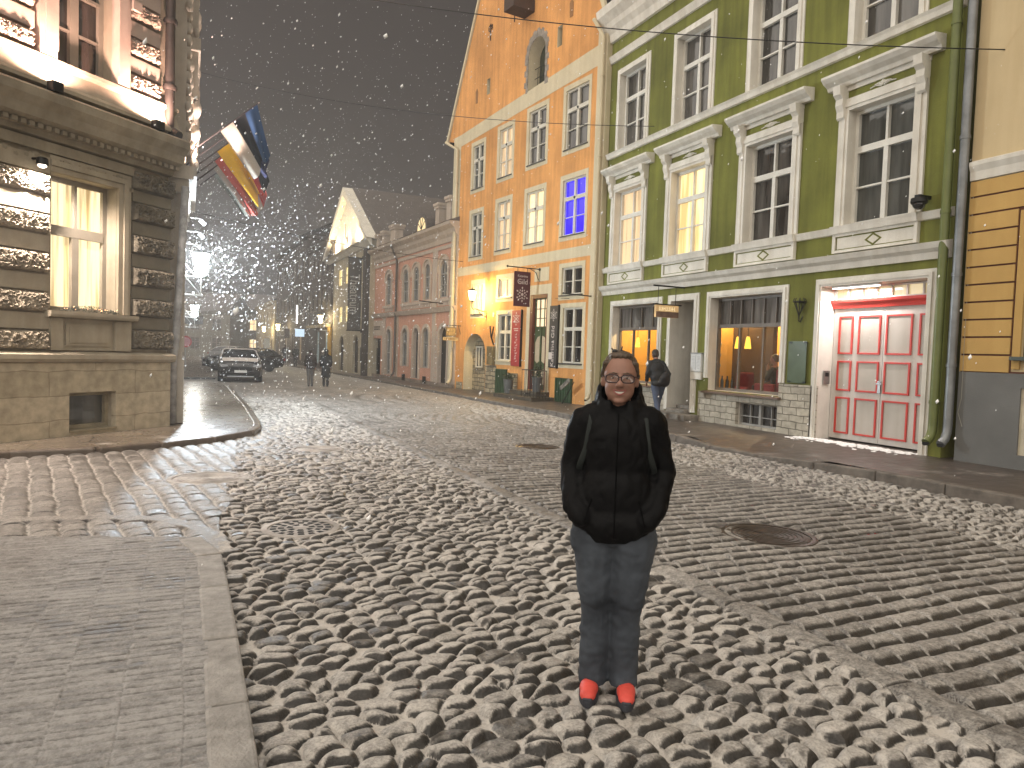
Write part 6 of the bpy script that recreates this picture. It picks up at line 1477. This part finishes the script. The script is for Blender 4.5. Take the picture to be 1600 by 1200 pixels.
for s in (-1, 1):
    sh = [('e', (s*.088, .005, .055), (.044, .075, .052)), ('e', (s*.092, -.085, .042), (.047, .088, .040)), ('e', (s*.094, -.14, .034), (.041, .050, .030))]
    o = fuse('shoe', sh, .006, CORAL, wp, 3, cutz=[(.016, True)])
    so_ = MB(); pts = []
    for i in range(24):
        t = 6.283*i/24; pts.append((s*.092+.050*math.cos(t)*(1+.0*math.sin(t)), -.062+.135*math.sin(t)))
    so_.prism(pts, 'z', -.012, .022); so_.build('sole', SOLE, o, bevel=.006)
    la = MB()
    for k in range(4): z = .090-.009*k; la.tube([(s*.092-.024, -.052-.022*k, z-.004), (s*.092, -.056-.022*k, z+.001), (s*.092+.024, -.052-.022*k, z-.004)], .0032, 5)
    la.ball((s*.094, -.183, .026), (.026, .009, .013), 10, 6, 1)
    la.build('laces', [pmat('red_laces', (.45,.05,.04), .7), SOLE], o, smooth=True)
bk = fuse('backpack', [('e', (0, .24, 1.18), (.16, .09, .22)), ('e', (0, .23, 1.05), (.165, .10, .14))], .014, pmat('dark_backpack', (.02,.024,.022), .7, .2, 6), None, 4)
bk.location = (WX, WY, 0); bk.rotation_euler = (0, 0, wrz); tag(bk, 'dark backpack with grey green straps worn by the smiling woman', 'backpack')
for s in (-1, 1):
    path = [(s*.10, .17, 1.37), (s*.116, .10, 1.462), (s*.120, .03, 1.482)]
    for x, z in ((.126, 1.43), (.133, 1.38), (.140, 1.33), (.147, 1.28), (.154, 1.23)): path.append((s*x, jsurf(s*x, z)-.004, z))
    path += [(s*.19, -.05, 1.14), (s*.19, .06, 1.08)]
    vs = []; fs = []
    for i, p in enumerate(path):
        p = Vector(p); w_ = .016; vs += [p+Vector((-w_, 0, -.004*s)), p+Vector((w_, 0, .004*s))]
    for i in range(len(path)-1): fs.append((2*i, 2*i+1, 2*i+3, 2*i+2))
    o = MB().add(vs, fs).build('strap', STRAP, bk, smooth=True); so2 = o.modifiers.new('thick', 'SOLIDIFY'); so2.thickness = .010; ss = o.modifiers.new('sub', 'SUBSURF'); ss.levels = 2; ss.render_levels = 2

def walker(loc, rz, label, h, coat, legs, hairm, lean=0.0, coat_len=.82, stride=.16, hood=False, vox=.02, shoe=None, wide=1.0):
    """a passer-by seen at a distance; local -y is where he or she walks to"""
    k = h/1.72
    def P(x, y, z): return (x*k*wide, (y-lean*max(0, z-.9))*k, z*k)
    def C(a, ra, b, rb): return (P(*a), ra*k, P(*b), rb*k)
    legs_ = []
    for s, st_ in ((-1, -stride), (1, stride)):
        kn = (s*.09, st_*.55-.03, .48); an = (s*.085, st_+.02, .09)
        legs_ += [((s*.09, 0, .86), kn, an)]
    b = [('e', P(0, -.01, 1.60), (.078*k, .095*k, .115*k)), ('e', P(0, -.04, 1.54), (.06*k, .06*k, .07*k)), ('e', P(0, -.11, 1.575), (.013*k, .02*k, .025*k)), C((0,.01,1.5), .055, (0,.02,1.38), .06), ('e', P(0,0,1.2), (.16*k, .105*k, .24*k)), ('e', P(0,0,.92), (.16*k, .115*k, .14*k)), C((-.16,0,1.38), .06, (.16,0,1.38), .06),
         ('e', P(-.08, .0, 1.58), (.012*k, .02*k, .03*k)), ('e', P(.08, 0, 1.58), (.012*k, .02*k, .03*k))]
    for a, kn, an in legs_: b += [C(a, .09, kn, .06), C(kn, .058, an, .042), C((an[0], an[1], .05), .04, (an[0], an[1]-.14, .035), .03)]
    arms = []
    for s in (-1, 1):
        el = (s*.235, .03-s*stride*.4, 1.12); wr = (s*.215, -.08-s*stride*.6, .92); arms.append((s, el, wr))
        b += [C((s*.165,0,1.37), .055, el, .044), C(el, .042, wr, .032)]
        for q in range(4): b.append(C((wr[0]+s*.01*(q-1.5), wr[1]-.015, wr[2]-.03), .012, (wr[0]+s*.01*(q-1.5), wr[1]-.03, wr[2]-.12+.008*abs(q-1)), .009))
        b.append(C((wr[0], wr[1]-.03, wr[2]-.03), .013, (wr[0]-s*.02, wr[1]-.06, wr[2]-.07), .009)); b.append(('e', P(wr[0], wr[1]-.01, wr[2]-.03), (.025*k, .035*k, .045*k)))
    p = fuse('person', b, vox*.6, SKIN, None, 2); p.location = loc; p.rotation_euler = (0, 0, rz); tag(p, label, 'person')
    cl = [('e', P(0,.0,1.2), (.205*k*wide, .150*k, .25*k)), ('e', P(0,0,1.0), (.205*k*wide, .15*k, .2*k)), C((-.15,.01,1.37), .09, (.15,.01,1.37), .09)]
    for s, el, wr in arms: cl += [C((s*.17,0,1.36), .085, el, .068), C(el, .066, (wr[0], wr[1], wr[2]+.02), .055)]
    if coat_len < .8: cl += [('e', P(0,.02,coat_len+.12), (.225*k*wide, .17*k, .30*k)), ('e', P(0,.03,.8), (.21*k*wide, .17*k, .25*k))]
    else: cl.append(('e', P(0,.01,.87), (.205*k*wide, .155*k, .10*k)))
    if hood: cl += [('e', P(0,.02,1.62), (.105*k, .115*k, .135*k)), C((0,.05,1.5), .10, (0,.03,1.40), .12)]
    else: cl.append(C((-.05,.03,1.42), .075, (.05,.03,1.42), .075))
    c = fuse('coat', cl, vox*.8, coat, p, 3, fold=.014, fscale=7, seed=loc[0], cutz=[(coat_len*k, True)])
    tr = [('e', P(0,0,.87), (.175*k, .13*k, .12*k))]
    for a, kn, an in legs_: tr += [C((a[0], a[1], .84), .11, kn, .078), C(kn, .076, (an[0], an[1], .10), .062)]
    fuse('trousers', tr, vox*.7, legs, p, 3, fold=.010, fscale=10, seed=loc[1])
    for a, kn, an in legs_: fuse('shoe', [('e', P(an[0], an[1]-.05, .04), (.045*k, .12*k, .04*k)), ('e', P(an[0], an[1], .07), (.042*k, .055*k, .06*k))], vox*.6, shoe or SOLE, p, 2)
    if not hood: fuse('hair', [('e', P(0,.015,1.635), (.086*k, .10*k, .095*k)), ('e', P(0,.03,1.59), (.08*k, .08*k, .09*k))], vox*.5, hairm, p, 2)
    return p
DKH = pmat('dark_hair', (.03,.02,.013), .6, .3, 12)
walker((11.1, 15.15, .13), R(170), 'man in dark jacket and blue jeans hurrying past the doorway, head bent', 1.80, pmat('dark_navy_jacket', (.010,.011,.012), .6, .25, 4), pmat('blue_walking_jeans', (.07,.09,.14), .85, .2, 5), DKH, lean=.36, coat_len=.80, stride=.22, vox=.018)
sb_ = fuse('shoulder_bag', [('e', (0, 0, 0), (.15, .13, .20)), ('e', (0, .03, -.08), (.16, .13, .13))], .016, pmat('black_maroon_bag', (.007,.005,.0055), .6, .3, 5), None, 4, fold=.015, fscale=8)
sb_.location = (10.98, 14.72, 1.17); sb_.rotation_euler = (R(12), 0, R(15)); tag(sb_, 'black bag slung on the back of the man by the doorway', 'bag')
MB().tube([(-.02, -.05, .18), (.0, .08, .34), (.02, .30, .40), (.05, .46, .30)], .014, 6).build('bag_strap', IRON, sb_)
walker((4.72, 30.9, 0), R(180), 'pedestrian in brown jacket and grey trousers in mid street, left of the hooded one', 1.58, pmat('dark_brown_jacket', (.02,.014,.010), .8, .25, 3), pmat('grey_trousers', (.09,.085,.08), .85, .2, 4), DKH, coat_len=.80, stride=.10, vox=.024)
walker((5.36, 30.9, 0), R(175), 'pedestrian in a long dark hooded coat in mid street', 1.60, pmat('dark_long_coat', (.010,.012,.013), .8, .25, 3), pmat('black_trousers', (.02,.02,.022), .85), DKH, coat_len=.42, stride=.08, hood=True, vox=.024)
for i, (x, y, h) in enumerate(((7.55, 57.0, 1.65), (7.9, 66.5, 1.7))):
    walker((x, y, .09), R(180), ['far dark pedestrian on the right pavement before the blue lit windows', 'farthest dark pedestrian on the right pavement'][i], h, MATS['dark_long_coat'], MATS['black_trousers'], DKH, coat_len=.8, stride=.1, vox=.03)
# guest seated by the window
st_ = empty('red_armchair', (12.93, 13.0, .56), R(192), 'dark red armchair inside the wide shop window with a guest on it', 'chair')
RV = pmat('dark_red_velvet', (.20,.022,.025), .8, .15, 5)
mb = MB(); mb.box(-.30, .30, -.30, .26, .22, .42); mb.build('seat', RV, st_, bevel=.04); mb = MB(); mb.box(-.32, .32, .22, .36, .22, .98); mb.build('backrest', RV, st_, bevel=.05)
for s in (-1, 1): MB().box(s*.36-.06, s*.36+.06, -.28, .24, .18, .62).build('armrest', RV, st_, bevel=.03)
for x in (-.26, .26):
    for y in (-.24, .28): MB().tube([(x,y,0), (x,y,.24)], .02, 8).build('leg', IRON, st_)
c2 = st_.copy(); COL.objects.link(c2); c2.location = (12.97, 13.72, .44); c2.rotation_euler = (0, 0, R(-10)); c2['label'] = 'empty dark red armchair facing the guest inside the wide shop window'; c2['group'] = st_['group'] = 'red armchairs in the shop'
for ch_ in list(st_.children):
    cc_ = ch_.copy(); COL.objects.link(cc_); cc_.parent = c2
gs = [('e', (0,-.01,1.20), (.078,.095,.115)), ('e', (0,-.04,1.14), (.06,.06,.07)), ('e', (0,-.108,1.175), (.012,.018,.022)), ((0,.01,1.1), .055, (0,.03,.98), .06), ('e', (0,.02,.80), (.165,.11,.24)), ((-.16,.02,.97), .06, (.16,.02,.97), .06),
      ((-.17,.02,.96), .055, (-.23,-.05,.72), .045), ((-.23,-.05,.72), .043, (-.10,-.30,.66), .033), ((.17,.02,.96), .055, (.23,-.08,.74), .045), ((.23,-.08,.74), .043, (.06,-.14,1.02), .03),
      ((-.09,0,.50), .09, (-.10,-.42,.50), .065), ((.09,0,.50), .09, (.10,-.42,.50), .065), ((-.10,-.42,.50), .06, (-.10,-.40,.06), .042), ((.10,-.42,.50), .06, (.10,-.40,.06), .042)]
for q in range(4): gs += [((-.09+.012*q, -.32, .66), .011, (-.07+.012*q, -.38, .64), .009), ((.035+.01*q, -.15, 1.05), .011, (.02+.01*q, -.13, 1.10), .009)]
gs += [((-.085,-.31,.675), .012, (-.05,-.33,.69), .009), ((.05,-.15,1.04), .012, (.025,-.16,1.075), .009)]
gp = fuse('person', gs, .012, SKIN, None, 2); gp.location = (12.91, 13.0, .58); gp.rotation_euler = (0, 0, R(205)); tag(gp, 'seated guest in a dark jacket behind the wide shop window, chin on hand', 'person')
fuse('jacket', [('e', (0,.02,.80), (.185,.13,.25)), ((-.16,.02,.95), .078, (.16,.02,.95), .078), ((-.17,.02,.95), .07, (-.23,-.05,.72), .06), ((-.23,-.05,.72), .058, (-.12,-.27,.66), .046), ((.17,.02,.95), .07, (.23,-.08,.74), .06), ((.23,-.08,.74), .058, (.09,-.13,.94), .044)], .014, pmat('dark_green_jacket', (.03,.035,.03), .8, .2, 4), gp, 3, fold=.01)
fuse('trousers', [('e', (0,.02,.52), (.18,.14,.10)), ((-.09,0,.50), .10, (-.10,-.42,.50), .078), ((.09,0,.50), .10, (.10,-.42,.50), .078), ((-.10,-.42,.50), .075, (-.10,-.40,.10), .06), ((.10,-.42,.50), .075, (.10,-.40,.10), .06)], .016, MATS['black_trousers'], gp, 3)
fuse('hair', [('e', (0,.015,1.235), (.085,.10,.09)), ('e', (0,.035,1.19), (.08,.075,.08))], .010, HAIR, gp, 2)

# ================================================================ CARS
CARG = pmat('car_glass', (.008,.009,.010), .05, .1, 2, spec=.9); TYRE = pmat('tyre_rubber', (.012,.012,.012), .8); RIM = pmat('alloy_rim', (.25,.25,.26), .35, metal=.8)
HLM = pmat('headlamp_glass', (.28,.28,.28), .1, spec=.9); PLATE = pmat('number_plate_white', (.62,.62,.60), .5)
def make_car(loc, rz, label, paint, snow=True, group='parked cars'):
    """nose at local -y"""
    t = empty('parked_car', loc, rz, label, 'car', group)
    st = [  # y, half width, z bottom, z shoulder, z deck
        (0.0, .70, .34, .60, .70), (.08, .83, .26, .68, .80), (.30, .90, .22, .74, .92), (.75, .93, .22, .78, .985), (1.25, .94, .22, .82, 1.02), (1.6, .945, .22, .85, 1.03), (2.6, .95, .22, .88, 1.02), (3.6, .945, .22, .90, 1.03), (4.2, .92, .24, .90, 1.03), (4.55, .86, .30, .88, 1.0), (4.66, .78, .42, .80, .92)]
    vs = []; fs = []; m = 14
    for y, w, zb, zs, zd in st:
        prof = [(-w*.90, zb), (-w*.985, zb+.08), (-w, (zb+zs)/2), (-w*.985, zs), (-w*.93, zd-.06), (-w*.80, zd-.01), (-w*.4, zd+.012)]
        prof = prof + [(-x, z) for x, z in prof[::-1]]
        vs += [(x, y, z) for x, z in prof]
    k = len(st)
    for i in range(k-1):
        for j in range(m): fs.append((i*m+j, i*m+(j+1) % m, (i+1)*m+(j+1) % m, (i+1)*m+j))
    fs += [tuple(range(m)), tuple((k-1)*m+j for j in range(m-1, -1, -1))]
    b = MB().add(vs, fs).build('body', paint, t, smooth=True, angle=38)
    cab = [(1.30, .80, 1.02, 1.03), (1.75, .76, 1.02, 1.27), (2.15, .72, 1.02, 1.43), (2.7, .70, 1.02, 1.475), (3.5, .69, 1.02, 1.45), (4.0, .68, 1.02, 1.33), (4.45, .70, 1.0, 1.04)]
    vs = []; fs = []; m = 8
    for y, w, zb, zt in cab:
        wb = .88; prof = [(-wb, zb-.02), (-(wb+w)/2, (zb+zt)/2), (-w, zt-.04), (-w*.85, zt), (w*.85, zt), (w, zt-.04), ((wb+w)/2, (zb+zt)/2), (wb, zb-.02)]; vs += [(x, y, z) for x, z in prof]
    for i in range(len(cab)-1):
        for j in range(m-1): fs.append((i*m+j, i*m+j+1, (i+1)*m+j+1, (i+1)*m+j))
    mb = MB().add(vs, fs); cb = mb.build('cabin_glass', CARG, t, smooth=True, angle=30)
    rv = []; rfc = []
    roof = [(2.12, .70, 1.445), (2.3, .70, 1.475), (2.7, .705, 1.495), (3.5, .695, 1.475), (3.9, .68, 1.40)]
    for y, w, z in roof: rv += [(-w, y, z-.05), (-w*.85, y, z), (w*.85, y, z), (w, y, z-.05)]
    for i in range(len(roof)-1):
        for j in range(3): rfc.append((i*4+j, i*4+j+1, (i+1)*4+j+1, (i+1)*4+j))
    mb = MB().add(rv, rfc)
    for s in (-1, 1): mb.tube([(s*.86, 1.32, 1.02), (s*.75, 1.75, 1.27), (s*.71, 2.14, 1.42)], .028, 6); mb.tube([(s*.83, 2.75, 1.03), (s*.71, 2.75, 1.44)], .03, 6); mb.tube([(s*.70, 3.9, 1.38), (s*.86, 4.4, 1.03)], .04, 6)
    mb.build('roof', paint if not snow else pmat('snowy_roof', (.42,.38,.35), .8, .2, 4), t, smooth=True, angle=40)
    if snow:
        hv = []; hf = []
        for i, (y, w, z) in enumerate(((.22, .70, .915), (.6, .76, .985), (1.05, .78, 1.03), (1.34, .76, 1.055))):
            for x in (-w, -w*.5, 0, w*.5, w): hv.append((x, y, z+.02*(1-(x/w)**2)+.004))
        for i in range(3):
            for j in range(4): hf.append((i*5+j, i*5+j+1, (i+1)*5+j+1, (i+1)*5+j))
        MB().add(hv, hf).build('hood_snow', pmat('hood_snow', (.62,.56,.52), .85, .1, 5), b, smooth=True)
    mb = MB(); mb.box(-.46, .46, -.02, .06, .50, .70); mb.box(-.60, .60, -.03, .07, .28, .40); mb.build('grille', BLACK, t, bevel=.015)
    mb = MB(); mb.box(-.55, .55, -.05, -.02, .255, .285)
    mb.build('bumper_trim', MATS['steel'], t)
    MB().box(-.26, .26, -.05, -.022, .43, .54).build('number_plate', PLATE, t)
    for s in (-1, 1):
        mb = MB(); mb.prism([(s*.50, .70), (s*.80, .66), (s*.88, .74), (s*.86, .82), (s*.54, .77)], 'y', .0, .22); mb.build('headlight', HLM, t, bevel=.012)
        mb = MB(); mb.ball((s*1.02, 1.45, 1.06), (.10, .06, .075), 10, 7); mb.box(min(s*.86, s*.98), max(s*.86, s*.98), 1.43, 1.47, 1.02, 1.05); mb.build('wing_mirror', paint, t, smooth=True, angle=40)
        for y in (.85, 3.65):
            w = MB(); w.lathe([(.20, -.11), (.33, -.11), (.345, -.08), (.345, .08), (.33, .11), (.20, .11)], n=24); w_ = w.build('wheel', TYRE, t, smooth=True, angle=40); w_.location = (s*.83, y, .335); w_.rotation_euler = (0, R(90), 0)
            r = MB(); r.lathe([(.21, -.06), (.21, .06)], n=20); r.build('rim', RIM, w_)
        MB().box(s*.78-.10, s*.78+.10, 4.60, 4.69, .70, .86).build('tail_light', pmat('red_tail_light', (.25,.01,.01), .2), t)
    return t
CB = pmat('black_car_paint', (.010,.010,.012), .25, .05, 3, coat=.6); CS = pmat('grey_car_paint', (.10,.10,.10), .3, .05, 3, coat=.6)
make_car((2.12, 33.6, 0), R(-2), 'black parked car with snow on its hood, nose towards the camera', CB)
make_car((.95, 47.5, 0), R(-75), 'dark car parked across behind the snowy hooded one, at the left', CB, False)
make_car((6.1, 70, 0), R(60), 'grey car far off in mid street before the lit doorways', CS, True)

# ================================================================ FALLING SNOW
rng = np.random.RandomState(11); N = 7000
P = np.empty((0, 3))
while len(P) < N:
    q = np.stack([rng.uniform(-1, 13, 4000), rng.uniform(5, 60, 4000), rng.uniform(.2, 15, 4000)], 1)
    lampd = np.minimum(np.hypot(np.hypot(q[:,0]-.6, q[:,1]-20), q[:,2]-3.8), 99)
    keep = (rng.uniform(0, 1, 4000) < .30+1.0*np.exp(-(lampd/3.2)**2)) & (q[:,0] > -.3+.02*q[:,1]*0) & ~((np.hypot(q[:,0]-11.7, 0) < 1.2))
    P = np.concatenate([P, q[keep]])
P = P[:N]; dist = np.hypot(P[:,0], P[:,1])
E1 = rng.normal(0, 1, (600, 3)); L2 = np.array([1.3, 20.5, 3.7])+rng.normal(0, 1, (4200, 3))*np.array([2.0, 2.6, 1.9])
L2 = L2[L2[:,0] > -.1]; P = np.concatenate([P, L2]); N = len(P)
sz = rng.uniform(.0045, .0115, N)*rng.choice([.6, .8, 1, 1.3, 1.9], N); sz[-len(L2):] *= .95
oct_ = np.array([(1,0,0),(-1,0,0),(0,1,0),(0,-1,0),(0,0,1.5),(0,0,-1.5)])
tri = np.array([(0,2,4),(2,1,4),(1,3,4),(3,0,4),(2,0,5),(1,2,5),(3,1,5),(0,3,5)])
sh_ = rng.uniform(.7, 1.3, (N, 1, 3)); V = (P[:,None,:]+oct_[None]*sz[:,None,None]*sh_); V[:,4,0] += sz*.5; V[:,5,0] -= sz*.5
F_ = (tri[None]+np.arange(N)[:,None,None]*6).reshape(-1, 3)
me = bpy.data.meshes.new('falling_snow'); me.vertices.add(N*6); me.vertices.foreach_set('co', V.reshape(-1).astype(np.float32))
me.loops.add(len(F_)*3); me.loops.foreach_set('vertex_index', F_.ravel().astype(np.int32)); me.polygons.add(len(F_)); me.polygons.foreach_set('loop_start', np.arange(0, len(F_)*3, 3, dtype=np.int32)); me.update(calc_edges=True)
me.materials.append(pmat('snowflake', (.92,.92,.92), .6)); tag(mesh_obj('falling_snow', me), kind='stuff')

# ================================================================ SNOW-FILLED AIR
hz = MB().box(-40, 60, -30, 150, -1.2, 30).build('haze', None)
hm = bpy.data.materials.new('snowy_air'); hm.use_nodes = True; nn = hm.node_tree.nodes; nn.clear()
ho = nn.new('ShaderNodeOutputMaterial'); hv_ = nn.new('ShaderNodeVolumePrincipled'); hv_.inputs['Color'].default_value = (.92, .87, .83, 1); hv_.inputs['Density'].default_value = .0030; hv_.inputs['Anisotropy'].default_value = .5
hm.node_tree.links.new(hv_.outputs[0], ho.inputs['Volume']); hz.data.materials.clear(); hz.data.materials.append(hm); tag(hz, kind='stuff')
